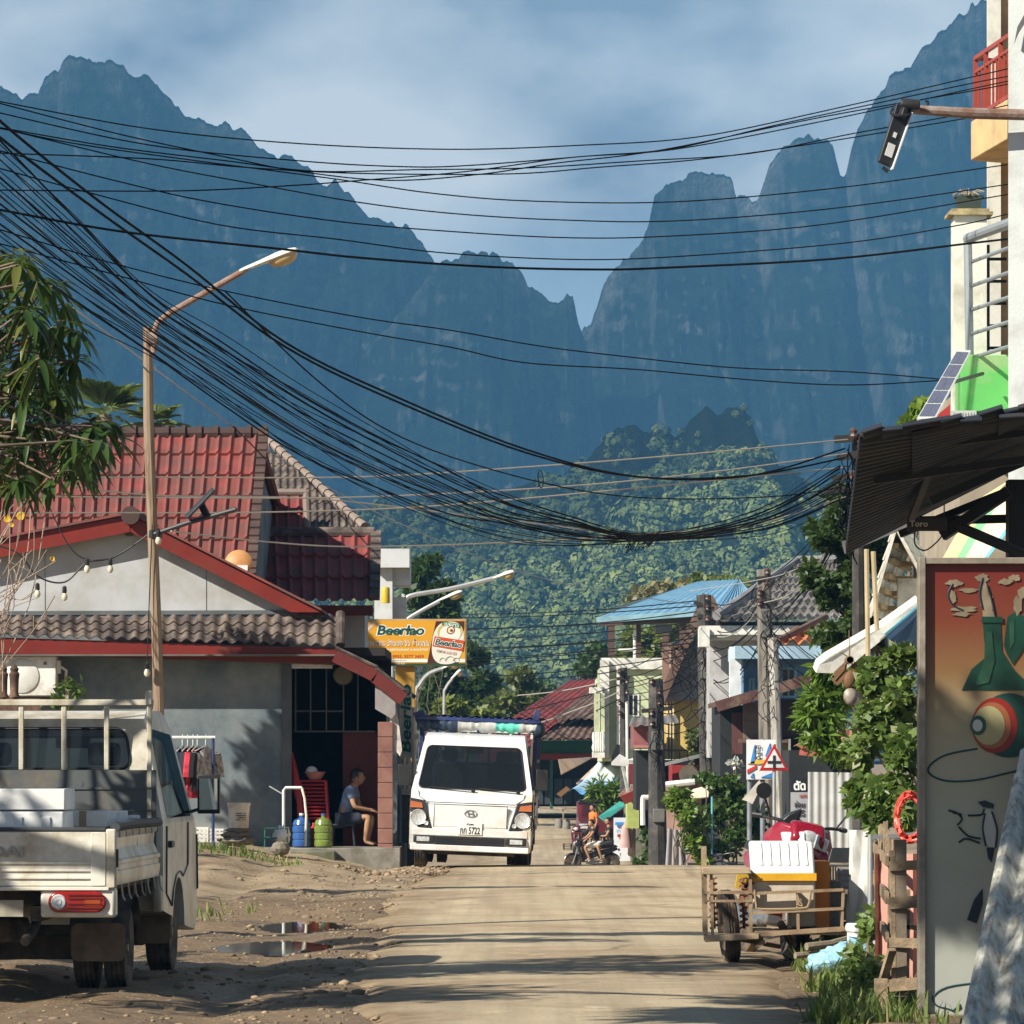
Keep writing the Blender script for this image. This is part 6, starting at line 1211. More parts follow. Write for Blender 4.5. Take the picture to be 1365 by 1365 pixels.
for k in range(8): mb.bb(-.12+k*.03,-.012,-.08,-.108+k*.03,0,.08)
simple('vent_grille','pale louvred vent grille under the green parapet','vent',mb,mat('vent_grey',(.42,.44,.44),.6),q)
# black LED street lamp
sp2=thing('street_lamp','black LED street lamp hanging from a rusty arm at the upper right','street lamp',W(1360,152,41.9))
mb=MB(); mb.tube([W(1400,154,41.85),W(1290,151,41.8),W(1215,146,41.7),W(1196,146,41.7)],[.05,.05,.04,.035],10); mb.build('arm',RUST,sp2,True)
mb=MB(); a=W(1205,142,41.6); b=W(1178,226,41.5); d=(b-a).normalized(); mb.bar(a,a+(b-a)*.93,.155,.04,up=(.35,-.9,.1)); mb.bar(a+d*.02-Vector((0,.03,0)),a+d*.12-Vector((0,.03,0)),.1,.05); mb.tube([a+Vector((-.03,0,.02)),a+Vector((.14,0,.01))],.055,10); mb.build('lamp_head',BLK,sp2,True,bevel=.01)
mb=MB(); o=Vector((.05,-.03,0)); mb.bar(a+(b-a)*.42+Vector((-.0,-.03,0)),a+(b-a)*.50+Vector((0,-.03,0)),.03,.006,up=(.35,-.9,.1)); mb.bar(a+(b-a)*.60+Vector((-.0,-.03,0)),a+(b-a)*.80+Vector((0,-.03,0)),.07,.006,up=(.35,-.9,.1)); mb.build('label_plate',mat('plate_white',(.7,.7,.7)),sp2,True)
mb=MB(); mb.bar(a+(b-a)*.1+Vector((.085,.0,0)),b+Vector((.07,.0,0)),.01,.045,up=(.35,-.9,.1)); mb.build('lens_edge',mat('lens_edge',(.7,.7,.7),.3,bump=0),sp2,True)
mb=MB(); mb.tube([b+Vector((-.01,0,.02)),b+Vector((.04,0,-.02))],.018,6); mb.tube(smooth([W(1190,144,41.6),W(1188,152,41.55),W(1203,154,41.5),W(1216,150,41.6)],4),.012,5); mb.tube([W(1236,146,41.75),W(1237,136,41.75),W(1234,134,41.75)],.014,5); mb.build('fitting',BLK,sp2,True)
# ================================================================ motorcycles
def motorbike(name,label,loc,rz,paint,lean=0,fairing=False,group=None,basket=False):
    t=thing(name,label,'motorbike',loc,rz,group); t.rotation_euler=(0,lean,rz)
    DK=mat('bike_black',(.015,.015,.018),.35,bump=.05,spec=.5); IR=mat('bike_metal',(.30,.30,.31),.35,.7,bump=.1)
    for y in (-.62,.62):
        wh=bpy.data.objects.new('wheel',None); COL.objects.link(wh); wh.parent=t; wh.location=(0,y,.285)
        mb=MB(); mb.lathe([(.215,-.035),(.25,-.05),(.278,-.035),(.285,0),(.278,.035),(.25,.05),(.215,.035)],26,axis='x'); mb.build('tyre',RUB,wh)
        mb=MB(); mb.lathe([(.22,-.03),(.205,-.02),(.205,.02),(.22,.03)],26,axis='x'); mb.lathe([(.001,-.05),(.05,-.05),(.05,.05),(.001,.05)],12,axis='x')
        for k in range(5): a=2*PI*k/5; mb.bar((0,.04*math.cos(a),.04*math.sin(a)),(0,.21*math.cos(a+.12),.21*math.sin(a+.12)),.03,.02,up=(1,0,0))
        mb.build('rim',IR,wh)
    mb=MB()
    for s in (-1,1): mb.tube([(s*.075,.62,.285),(s*.075,.47,.72)],.022,8)
    mb.build('fork',IR,t)
    for y,a0,a1 in ((.62,30,165),(-.62,15,160)):
        mb=MB(); pts=[(y+.315*math.cos(R(a)),.285+.315*math.sin(R(a))) for a in range(a0,a1,10)]
        vs=[];n=len(pts)
        for (yy,zz) in pts:
            for x,dz in ((-.065,-.03),(-.045,.01),(.045,.01),(.065,-.03)): vs.append((x,yy,zz+dz))
        mb.add(vs,[(i*4+k,i*4+k+1,i*4+k+5,i*4+k+4) for i in range(n-1) for k in range(3)]); mb.build('mudguard',paint if y>0 else DK,t)
    mb=MB(); mb.prism([Vector((-.11,y,z)) for y,z in ((-.82,.70),(-.55,.58),(-.2,.50),(.12,.40),(.30,.30),(.38,.42),(.44,.78),(.40,.84),(.33,.60),(.18,.56),(-.1,.66),(-.5,.74),(-.8,.78))],(.22,0,0)); mb.build('body',paint,t,bevel=.035,seg=3)
    mb=MB(); mb.prism([Vector((-.20,y,z)) for y,z in ((.30,.32),(.36,.30),(.50,.80),(.44,.86),(.38,.62))],(.40,0,0)); mb.build('leg_shield',paint,t,bevel=.03)
    mb=MB(); mb.prism([Vector((-.125,y,z)) for y,z in ((-.84,.79),(-.5,.75),(-.12,.69),(.02,.72),(-.1,.77),(-.4,.81),(-.75,.86))],(.25,0,0)); mb.build('seat',DK,t,bevel=.03)
    mb=MB(); mb.bb(-.12,-.22,.24,.12,.18,.44); mb.lathe([(.09,-.13),(.09,.13)],14,at=(0,.05,.32),axis='x'); mb.build('engine',IR,t,bevel=.02)
    mb=MB(); mb.tube([(.13,.05,.25),(.14,-.3,.24),(.15,-.85,.40)],[.02,.03,.05],10); mb.build('exhaust',IR,t)
    mb=MB(); mb.tube([(0,.46,.80),(0,.40,.96)],.025,8); mb.tube(smooth([(-.34,.24,1.02),(-.2,.36,1.01),(0,.41,.97),(.2,.36,1.01),(.34,.24,1.02)],4),.013,7); mb.build('handlebar',DK,t)
    for s in (-1,1):
        mb=MB(); mb.tube([(s*.25,.33,1.01),(s*.33,.36,1.16)],.008,5); mb.lathe([(.001,-.012),(.055,-.008),(.06,.01),(.001,.012)],14,at=(s*.35,.37,1.20),axis='y'); mb.build('rear_mirror',DK,t)
        mb=MB(); mb.tube([(s*.30,.28,1.02),(s*.36,.22,1.02)],.019,8); mb.build('grip',DK,t)
    mb=MB(); mb.prism([Vector((-.13,y,z)) for y,z in ((.40,.84),(.52,.80),(.58,.90),(.50,1.02),(.40,1.03))],(.26,0,0)); mb.build('headlight_cowl',paint,t,bevel=.035,seg=3)
    mb=MB(); mb.ball((0,.545,.90),(.085,.05,.065),14,8); mb.build('headlight',LENS,t)
    mb=MB(); mb.bb(-.07,-.90,.66,.07,-.84,.74); mb.build('tail_light',REDL,t,bevel=.015)
    mb=MB(); mb.bb(-.10,-.93,.48,.10,-.92,.60); mb.build('number_plate',mat('plate_yellow',(.55,.36,.04),.5),t)
    mb=MB(); mb.tube([(-.1,-.05,.25),(-.2,-.1,.02)],.012,6); mb.build('side_stand',DK,t)
    if basket:
        mb=MB()
        for k in range(5): z=.70+k*.05; mb.tube([(-.14,.66,z),(.14,.66,z),(.15,.90,z),(-.15,.90,z),(-.14,.66,z)],.006,4)
        for k in range(6): x=-.14+.056*k; mb.tube([(x,.66,.9),(x,.66,.7),(x,.9,.7),(x,.9,.9)],.005,4)
        mb.build('basket',DK,t)
    if fairing:
        mb=MB()
        for s in (-1,1): mb.prism([Vector((s*x,y,z)) for x,y,z in ((.03,.60,.78),(.22,.42,.72),(.27,.28,.88),(.20,.40,1.00),(.04,.56,.98))],(0,-.08,.0))
        mb.build('fairing',paint,t,bevel=.03,seg=3)
        for s in (-1,1):
            mb=MB(); mb.prism([Vector((s*x,y,z)) for x,y,z in ((.03,.615,.84),(.16,.50,.82),(.19,.45,.92),(.05,.59,.95))],(0,-.03,0)); mb.build('headlight',LENS,t,bevel=.012)
    return t
def gp(x,y,dz=0): return (x,y,float(gz(x,y))+dz)
BKB=mat('black_bike_paint',(.012,.014,.018),.25,coat=.4,bump=0,dirt=((.12,.1,.07),.2,6)); RDB=mat('red_bike_paint',(.27,.010,.028),.25,coat=.5,bump=0,dirt=((.2,.1,.08),.2,5)); GRB=mat('grey_bike_paint',(.10,.10,.11),.3,coat=.3,bump=0); MRB=mat('maroon_paint',(.10,.015,.02),.3,coat=.4,bump=0)
# red motorbike with its sidecar and load
m1=motorbike('motorbike','red motorbike with white headlights standing behind the sidecar load','',0,RDB) if False else motorbike('motorbike','red motorbike with white headlights standing behind the sidecar load',(2.04,37.6,0),R(180+12),RDB,R(-10),True); m1.scale=(1.07,1.07,1.07)
scx,scy=1.85,36.3
sc_=thing('sidecar','rusty metal and wood sidecar frame with one wheel, loaded with foam boxes','sidecar',(scx,scy,0))
RW=mat('rusty_frame',(.23,.15,.09),.8,.1,dirt=((.36,.27,.17),.5,4),bump=.5); PLK=mat('sidecar_plank',(.42,.33,.22),.9,dirt=((.2,.14,.09),.4,5),bump=.4,stretch=(.6,3,3))
def S(px,py,dy=0): return W(px,py,scy+dy)
for dy in (-.5,.55):
    mb=MB(); 
    for a,b,w in (((938,1128),(940,1245),.04),((948,1165),(950,1250),.022),((1000,1160),(1001,1248),.024),((1063,1188),(1064,1243),.022),((1124,1185),(1122,1240),.022)): mb.bar(S(*a,dy),S(*b,dy),w,.024,up=(0,1,0))
    for a,b,w in (((938,1190),(1003,1189),.022),((1003,1191),(1124,1186),.022),((1003,1217),(1124,1211),.022),((938,1250),(1126,1238),.035),((938,1201),(1003,1201),.018)): mb.bar(S(*a,dy-.003),S(*b,dy-.003),.037,w)
    mb.build('frame',RW,sc_,True)
mb=MB()
for px in (940,1000,1063,1124):
    for py in (1190,1247 if px<1010 else 1242): mb.bar(S(px,py,-.5),S(px,py,.55),.025,.025)
mb.build('cross_bar',RW,sc_,True)
mb=MB(); mb.prism([S(936,1156,-.55),S(1000,1157,-.55),S(1002,1165,-.55),S(936,1166,-.55)],(0,.3,0)); mb.prism([S(940,1247,-.54),S(1012,1244,-.54),S(1012,1252,-.54),S(940,1256,-.54)],(0,.25,0)); mb.build('plank',PLK,sc_,True,bevel=.006)
mb=MB(); mb.bb(PX(1003,scy),scy-.48,PZ(1243,scy),PX(1124,scy),scy+.53,PZ(1239,scy)); mb.build('floor_board',PLK,sc_,True)
for px in (950,990):
    mb=MB(); a=S(px,1170,0.1); b=S(px+2,1238,.1); mb.tube([a,b],.012,6)
    n=60; mb.tube([a.lerp(b,k/n)+Vector((.03*math.cos(k*.9),.03*math.sin(k*.9),0)) for k in range(n+1)],.007,4); mb.build('spring_damper',mat('rust_spring',(.24,.10,.06),.8),sc_,True)
wh=bpy.data.objects.new('wheel',None); COL.objects.link(wh); wh.parent=sc_; wh.location=(PX(971,scy)-scx,0,.29); wh.rotation_euler=(0,-.10,.06)
mb=MB(); mb.lathe([(.20,-.045),(.25,-.06),(.28,-.045),(.29,-.02),(.282,-.01),(.29,0),(.282,.01),(.29,.02),(.28,.045),(.25,.06),(.20,.045)],30,axis='x'); mb.build('tyre',RUB,wh); mb=MB(); mb.lathe([(.2,-.03),(.17,-.01),(.05,-.03),(.04,-.06),(.001,-.06)],20,axis='x'); mb.lathe([(.001,.06),(.04,.06),(.05,.03),(.17,.01),(.2,.03)],20,axis='x'); mb.build('rim',RW,wh)
mb=MB(); mb.tube([S(975,1250,-.1),S(1040,1262,0)],.02,6); mb.prism([S(1005,1262,-.5),S(1018,1252,-.5),S(1022,1256,-.5),S(1008,1267,-.5)],(0,.1,0)); mb.tube([S(1040,1230,.1),S(1058,1262,.2)],.03,8); mb.build('axle',RW,sc_,True)
def lbox(name,label,px0,px1,py0,py1,dy,dep,m,lidm=None,tapes=()):
    b=thing(name,label,'foam box',S((px0+px1)/2,py1,dy)); x0,x1=PX(px0,scy+dy),PX(px1,scy+dy); z0,z1=PZ(py1,scy+dy),PZ(py0,scy+dy)
    mb=MB(); mb.bb(x0,scy+dy,z0,x1,scy+dy+dep,z1); mb.build('body',m,b,True,bevel=.02); return b,x0,x1,z0,z1
BEI=mat('beige_foam',(.52,.45,.36),.75,dirt=((.32,.25,.17),.35,4),var=.08); TAPE=mat('yellow_tape',(.62,.33,.02),.35,var=.25,bump=.3)
b,x0,x1,z0,z1=lbox('foam_box','white ribbed foam box with beige base and yellow tape, on the sidecar',1004,1087,1172,1213,-.42,.5,BEI)
mb=MB(); A,B,C,D=[S(a,c,dy) for a,c,dy in ((1004,1166,-.44),(1087,1166,-.44),(1084,1122,-.2),(1001,1122,-.2))]; 
mb.prism([A,B,C,D],(0,.42,.0)); mb.build('lid',FOAM,b,True,bevel=.02); mb=MB()
for k in range(6):
    u=.14+.145*k; p=A.lerp(B,u); q=D.lerp(C,u); mb.bar(p.lerp(q,.28)+Vector((0,-.006,.0)),p.lerp(q,.97)+Vector((0,-.006,0)),.02,.012)
mb.build('lid_rib',FOAM,b,True)
mb=MB(); mb.bb(x0-.012,scy-.45,PZ(1174,scy-.44),x1+.006,scy+.06,PZ(1164,scy-.44)); rg=random.Random(5)
for k in range(7): p=S(1003-rg.uniform(0,12),1168+rg.uniform(-8,6),-.46); mb.prism([p,p+Vector((.07,0,-.02)),p+Vector((.05,0,-.045))],(0,.006,0))
mb.build('tape',TAPE,b,True)
b,x0,x1,z0,z1=lbox('foam_box','beige foam box standing on end with orange tape, right in the sidecar',1052,1104,1150,1236,.02,.45,BEI)
mb=MB(); mb.bb(PX(1088,scy),scy+.005,z0,PX(1106,scy),scy+.475,z1+.01); mb.build('tape',mat('orange_tape',(.50,.17,.02),.4,var=.3),b,True)
mb=MB(); mb.tube(smooth([S(a,c,-.52) for a,c in ((1006,1186),(1008,1206),(1014,1212),(1068,1211),(1078,1206),(1081,1188))],4),.01,5); mb.tube(smooth([S(a,c,-.52) for a,c in ((1063,1192),(1066,1200),(1070,1208),(1062,1206))],4),.008,4); tag(mb.build('rope',mat('tan_rope',(.3,.22,.13),.9),None,True,loc=S(1040,1200,-.52)),'tan rope tied round the boxes on the sidecar','rope')
bk=thing('plastic_crates','grey wire basket of bottles at the right end of the sidecar','basket',S(1113,1238,.1)); 
mb=MB()
for k in range(5): mb.bar(S(1107+k*3.5,1155,.1),S(1108+k*3.5,1238,.1),.012)
mb.bb(PX(1107,scy),scy+.12,PZ(1236,scy),PX(1122,scy),scy+.5,PZ(1175,scy)); mb.build('cage',mat('grey_wire',(.2,.2,.19),.6,var=.5,scale=9),bk,True); bk.name='wire_basket'
# black saddle cover over the bike
mb=MB(); mb.prism([W(a,b,37.6) for a,b in ((1022,1118),(1033,1100),(1052,1084),(1070,1078),(1066,1092),(1050,1108),(1035,1114))],(0,.25,0)); tag(mb.build('seat_cover',mat('black_vinyl',(.016,.016,.018),.35,bump=.2),None,True,loc=W(1045,1100,37.6),bevel=.015),'black vinyl cover folded over the handlebars of the red motorbike','cover')
# ================================================================ the street beyond the crest
def block(t,name,m,px0,px1,py0,py1,Y,dep,win=None):
    mb=MB(); mb.bb(PX(px0,Y),Y,PZ(py1,Y),PX(px1,Y),Y+dep,PZ(py0,Y)); return mb.build(name,m,t,True)
def winr(t,px0,px1,py0,py1,Y,fm,gm,bars=2,name='window'):
    mb=MB(); mb.bb(PX(px0,Y),Y-.05,PZ(py1,Y),PX(px1,Y),Y-.004,PZ(py0,Y)); f=mb.build(name,fm,t,True)
    x0,x1,z0,z1=PX(px0,Y)+.05,PX(px1,Y)-.05,PZ(py1,Y)+.05,PZ(py0,Y)-.05; mb=MB()
    for k in range(bars): a=x0+(x1-x0)*k/bars+.02; b=x0+(x1-x0)*(k+1)/bars-.02; mb.bb(a,Y-.06,z0,b,Y-.051,z1)
    mb.build('pane',mat('dark_pane',(.03,.035,.04),.1,bump=0,spec=.7),f,True); return f
def bld(name,label,px,Y,cat='house'): x=PX(px,Y); return thing(name,label,cat,(x,Y,float(gz(x,Y))))
def roofq(t,name,m,q,pitch=.2,amp=.03,rows=0,keep=None,sharp=0,step=.05):
    mb=MB(); mb.wave(*[W(*a) for a in q],pitch,amp,rows,step,.02,keep=keep,sharp=sharp,k=8 if sharp else 6); return mb.build(name,m,t,True,ang=50)
CORRED=mat('red_iron_roof',(.30,.055,.05),.6,.1,dirt=((.16,.06,.05),.5,1.2),var=.25,bump=.2); RUSTB=mat('rust_brown_roof',(.13,.075,.055),.8,dirt=((.2,.14,.11),.4,1.5),var=.3); DKG=mat('dark_green_board',(.012,.09,.05),.6); BKI=mat('dark_inside',(.018,.02,.022),.9)  # near-black blocks stand in for the shade inside open shop fronts
# far shop with red roof
Y=200.; s1=bld('red_roof_shop','far shop with a faded red iron roof and dark green fascia','%d'%0 and 740,Y)
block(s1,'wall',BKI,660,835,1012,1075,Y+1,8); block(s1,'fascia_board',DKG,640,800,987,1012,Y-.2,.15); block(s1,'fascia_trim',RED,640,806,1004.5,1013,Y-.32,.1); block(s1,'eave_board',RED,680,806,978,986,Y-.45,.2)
roofq(s1,'main_roof',CORRED,((640,985,198.5),(735,985,198.5),(830,903,207),(760,907,207)),.3,.05); roofq(s1,'lower_roof',CORRED,((628,1003,196.5),(695,1003,196.5),(748,958,200),(690,962,200)),.3,.05)
roofq(s1,'side_roof',RUSTB,((712,984,198),(812,984,198),(830,905,206.9),(800,905,206.9)),.3,.04); roofq(s1,'side_roof',RUSTB,((735,958,199.3),(812,958,199.3),(830,930,203),(775,930,203)),.3,.04)
block(s1,'post',mat('green_post',(.02,.10,.07),.6),733,737,1010,1078,Y-.3,.2)
for k in range(7): block(s1,'shutter',mat('dark_shutter',(.03,.04,.05),.6,var=.3),700+k*13,711+k*13,1038,1072,Y+.6,.1)
# cream/green parapet house
Y=168.; PG=mat('pale_green_wall',(.52,.58,.36),.85,dirt=((.3,.32,.22),.35,1.2),var=.08); PW=mat('white_trim',(.70,.70,.64),.8,dirt=((.42,.4,.34),.35,2),var=.05)
s2=bld('pale_green_house','pale green and white flat roofed house with a balustraded balcony','' or 850,Y)
block(s2,'wall',PG,803,905,887,1015,Y+.4,10); block(s2,'parapet',PW,801,905,877,892,Y+.2,.4); block(s2,'corner_pier',PW,800,812,880,1010,Y,.35); block(s2,'pilaster',PW,822,831,890,1010,Y+.1,.25)
block(s2,'cornice',PW,786,803,916,924,Y-.3,1.2); block(s2,'balcony_base',PW,790,806,1002,1010,Y-.4,1.2)
for px in (792,801): block(s2,'balcony_column',PG,px,px+5,924,1002,Y-.3,.3)
mb=MB()
for k in range(5): mb.lathe([(.05,0),(.09,.15),(.05,.3),(.08,.55),(.05,.7)],8,at=W(792+k*3,1002,Y-.38))
mb.build('baluster',PW,s2,True); winr(s2,836,852,925,955,Y+.4,PW,None); winr(s2,826,846,965,985,Y+.4,mat('maroon_frame',(.15,.03,.03),.6),None)
# roof terrace with a blue roof
Y=176.; BR=mat('blue_iron_roof',(.20,.42,.60),.45,.15,dirt=((.3,.5,.62),.35,1),var=.08,bump=.1); BRNP=mat('brown_post',(.09,.05,.04),.8)
s3=bld('roof_terrace','open roof terrace under a pale blue hipped iron roof on brown posts','' or 900,Y,'building')
e1,e2,e3,e4=(795,824,173),(905,815,173),(1016,806,175),(1015,806,186); ra,rb=(929,776,180),(985,772,181)
roofq(s3,'front_roof',BR,(e1,(960,812,173),rb,ra),.35,.03); roofq(s3,'end_roof',BR,((955,812,173),(1018,808,176),rb,rb),.35,.03); roofq(s3,'back_roof',BR,((1015,800,188),(800,815,188),ra,rb),.35,.03)
mb=MB(); mb.bar(W(795,827,173),W(1016,811,173.1),.1,.22); mb.build('gutter',mat('blue_gutter',(.25,.42,.5),.5),s3,True); mb=MB(); mb.bar(W(800,830,174.5),W(1010,822,174.5),.3,.25); mb.bar(W(800,829,186),W(1010,820,186),.3,.25); mb.build('beam',BRNP,s3,True)
for px,py0,Yp in ((815,900,174.5),(850,893,175),(887,880,183),(910,868,185)):
    mb=MB(); a=W(px,py0,Yp); mb.bb(a.x-.12,Yp-.12,a.z-.3,a.x+.12,Yp+.12,PZ(826,Yp)); mb.build('post',BRNP,s3,True)
mb=MB(); mb.tube([W(846,826,174.6),W(846,985,174.6)],.06,6); mb.tube([W(815,867,174.5),W(848,866,174.6)],.06,6); mb.build('pipe',WSTEEL,s3,True)
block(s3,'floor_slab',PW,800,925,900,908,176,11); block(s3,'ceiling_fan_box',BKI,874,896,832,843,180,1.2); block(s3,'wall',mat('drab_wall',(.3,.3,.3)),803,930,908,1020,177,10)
# brown gabled house with a yellow wall
Y=142.; s4=bld('yellow_wall_house','house with steep brown gable, grey boarding above a yellow wall','' or 930,Y); YW=mat('yellow_wall',(.58,.42,.13),.85,dirt=((.4,.28,.1),.3,1.5),var=.06); GB=mat('grey_boarding',(.25,.25,.24),.85,var=.15,dirt=((.33,.33,.31),.3,2),stretch=(.4,1,4))
block(s4,'yellow_wall',YW,880,990,932,1012,Y+.5,8); mb=MB(); mb.prism([W(a,b,Y+.3) for a,b in ((880,934),(985,934),(985,820),(942,820))],(0,.15,0)); mb.build('gable_boarding',GB,s4,True)
mb=MB(); 
for k in range(3): mb.bb(PX(889+k*4,Y),Y+.35,PZ(1012,Y),PX(891+k*4,Y),Y+.52,PZ(934,Y))
mb.build('pilaster',mat('yellow_trim',(.72,.6,.34),.8),s4,True)
for a,b in (((942,793),(880,935)),((945,796),(1000,905))):
    mb=MB(); p=W(*a,Y-.3); q=W(*b,Y-.3); mb.bar(p,q,.25,.32,up=(0,1,0)); mb.build('barge_tile',RUSTB,s4,True)
roofq(s4,'gable_roof',RUSTB,((882,930,Y-.2),(882,930,Y+7),(943,796,Y+7),(943,796,Y-.2)),.3,.05,5); roofq(s4,'gable_roof',RUSTB,((1000,905,Y+7),(1000,905,Y-.2),(943,796,Y-.2),(943,796,Y+7)),.3,.05,5)
roofq(s4,'dormer_roof',mat('brown_tile_far',(.20,.12,.09),.85,dirt=((.3,.22,.18),.4,2)),((884,925,Y+.8),(925,925,Y+.8),(925,862,Y+3),(884,862,Y+3)),.45,.10,5,sharp=1); block(s4,'verge_tile',mat('brown_tile_far',(.2,.12,.09)),883,892,861,925,Y+.6,.3); block(s4,'ridge_tile',RUSTB,884,928,858,863,Y+2.8,.4)
mb=MB()
for k in range(9): mb.tube([W(884+k*11,1013,Y-.4),W(884+k*11,1000,Y-.4)],.02,4)
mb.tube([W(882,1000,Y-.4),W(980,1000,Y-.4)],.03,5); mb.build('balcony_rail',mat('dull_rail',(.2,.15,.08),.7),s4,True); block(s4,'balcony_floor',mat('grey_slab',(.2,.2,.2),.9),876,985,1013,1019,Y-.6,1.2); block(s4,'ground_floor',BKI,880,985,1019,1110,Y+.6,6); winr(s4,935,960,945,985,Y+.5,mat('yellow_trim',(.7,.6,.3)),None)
# pink wooden shack front
Y=138.; s5=bld('pink_shack','small dusty pink wooden upper storey behind the utility poles','' or 860,Y); PK=mat('dusty_pink_board',(.27,.10,.10),.85,dirt=((.14,.07,.07),.5,3),bump=.3)
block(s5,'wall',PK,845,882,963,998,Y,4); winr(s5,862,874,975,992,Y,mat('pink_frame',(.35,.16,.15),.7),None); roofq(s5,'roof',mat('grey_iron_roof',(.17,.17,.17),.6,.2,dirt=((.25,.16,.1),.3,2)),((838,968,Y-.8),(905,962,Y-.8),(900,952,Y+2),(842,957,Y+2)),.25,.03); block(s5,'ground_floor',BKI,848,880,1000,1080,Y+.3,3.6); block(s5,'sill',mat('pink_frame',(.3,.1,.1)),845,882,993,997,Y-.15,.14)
# white cornice building with lattice-tiled roof
Y=130.; s6=bld('lattice_roof_house','white house with a grey lattice tiled hip roof and heavy cornice','' or 1030,Y); GT=mat('grey_lattice_tile',(.30,.28,.26),.85,dirt=((.16,.14,.12),.4,2),var=.25,bump=.3)
q=((945,832,128),(1120,832,128),(1120,755,134),(1050,755,134)); roofq(s6,'hip_roof',GT,((948,830,128),(1130,830,128),(1130,752,134),(1058,752,134)),.24,.075,8,step=.13)
for a,b in (((955,826,127.9),(1062,752,133.9)),((1062,752,133.9),(1130,750,133.9))): mb=MB(); mb.tube([W(*a)+Vector((0,0,.1)),W(*b)+Vector((0,0,.1))],.13,8); mb.build('hip_tile',mat('hip_grey',(.22,.22,.22),.85),s6,True)
block(s6,'painted_eave_shadow',BKI,955,1095,829,836,128.3,.4); block(s6,'cornice',PW,934,1095,834,846,128.2,1.5); block(s6,'cornice',PW,940,1085,846,853,128.6,1.2); block(s6,'upper_wall',mat('shade_white',(.42,.42,.42),.85),946,1080,853,1010,129.4,7); block(s6,'scroll_bracket',PW,932,946,838,862,128.1,.8)  # near-black strip and greyed wall white stand in for shade under the eave
# light blue house and orange tiles
Y=122.; s7=bld('blue_house','light blue house with a projecting canopy and orange tiled roof','' or 1030,Y); LB=mat('light_blue_wall',(.34,.50,.62),.85,dirt=((.25,.36,.44),.4,1.2),var=.07); OT=mat('orange_roof_tile',(.52,.20,.07),.8,dirt=((.3,.12,.06),.4,2),var=.2)
block(s7,'canopy',LB,980,1095,861,878,Y-1.2,4); block(s7,'wall',mat('mid_blue_wall',(.14,.25,.40),.85,dirt=((.2,.32,.45),.3,1.5)),990,1095,878,1000,Y,5); block(s7,'pier',mat('white_blue_pier',(.62,.66,.68),.8),973,988,862,1005,Y-.8,.5); winr(s7,998,1006,904,938,Y,mat('aqua_frame',(.3,.5,.55),.6),None,1); winr(s7,1040,1062,890,930,Y,mat('aqua_frame',(.3,.5,.55)),None)
roofq(s7,'tiled_roof',OT,((1033,858,Y-1),(1104,858,Y-1),(1104,826,Y+2),(1062,838,Y+2)),.30,.07,3); mb=MB(); mb.tube([W(1033,856,Y-1),W(1100,822,Y+1.6)],.09,8); mb.build('ridge_tile',RUSTB,s7,True)
# brown screened house
Y=116.; s8=bld('brown_house','brown boarded house with a long sloping dark roof beside the utility pole','' or 1030,Y); BW=mat('brown_screen',(.16,.115,.085),.85,var=.15,stretch=(.5,1,9),dirt=((.2,.15,.11),.3,2))
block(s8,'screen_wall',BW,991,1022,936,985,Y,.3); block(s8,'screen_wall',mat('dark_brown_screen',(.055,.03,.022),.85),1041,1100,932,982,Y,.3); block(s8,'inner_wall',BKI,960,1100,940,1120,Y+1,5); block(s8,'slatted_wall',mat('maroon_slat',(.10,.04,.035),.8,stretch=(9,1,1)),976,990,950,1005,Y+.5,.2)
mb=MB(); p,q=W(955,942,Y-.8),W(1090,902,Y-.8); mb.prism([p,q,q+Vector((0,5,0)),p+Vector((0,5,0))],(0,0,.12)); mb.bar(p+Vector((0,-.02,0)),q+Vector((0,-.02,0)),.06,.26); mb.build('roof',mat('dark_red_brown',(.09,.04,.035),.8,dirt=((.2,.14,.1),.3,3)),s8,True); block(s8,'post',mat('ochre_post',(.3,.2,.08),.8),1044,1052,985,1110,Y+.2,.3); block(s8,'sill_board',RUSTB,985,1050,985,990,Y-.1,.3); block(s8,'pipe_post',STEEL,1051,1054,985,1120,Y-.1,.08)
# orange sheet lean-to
Y=110.; s9=bld('orange_lean_to','low shed with an orange sheet roof behind the grey sheet fence','' or 1085,Y,'shed'); roofq(s9,'roof',mat('orange_iron',(.42,.16,.08),.7,dirt=((.3,.14,.09),.4,2)),((1058,994,Y-1),(1135,1003,Y-1),(1135,972,Y+2),(1095,976,Y+2)),.25,.03); mb=MB(); mb.bar(W(1066,1000,Y-.9),W(1135,1008,Y-.9),.05,.22); mb.build('fascia',mat('coral_board',(.45,.12,.09),.6),s9,True); block(s9,'wall',BKI,1052,1140,1000,1150,Y+.5,4)
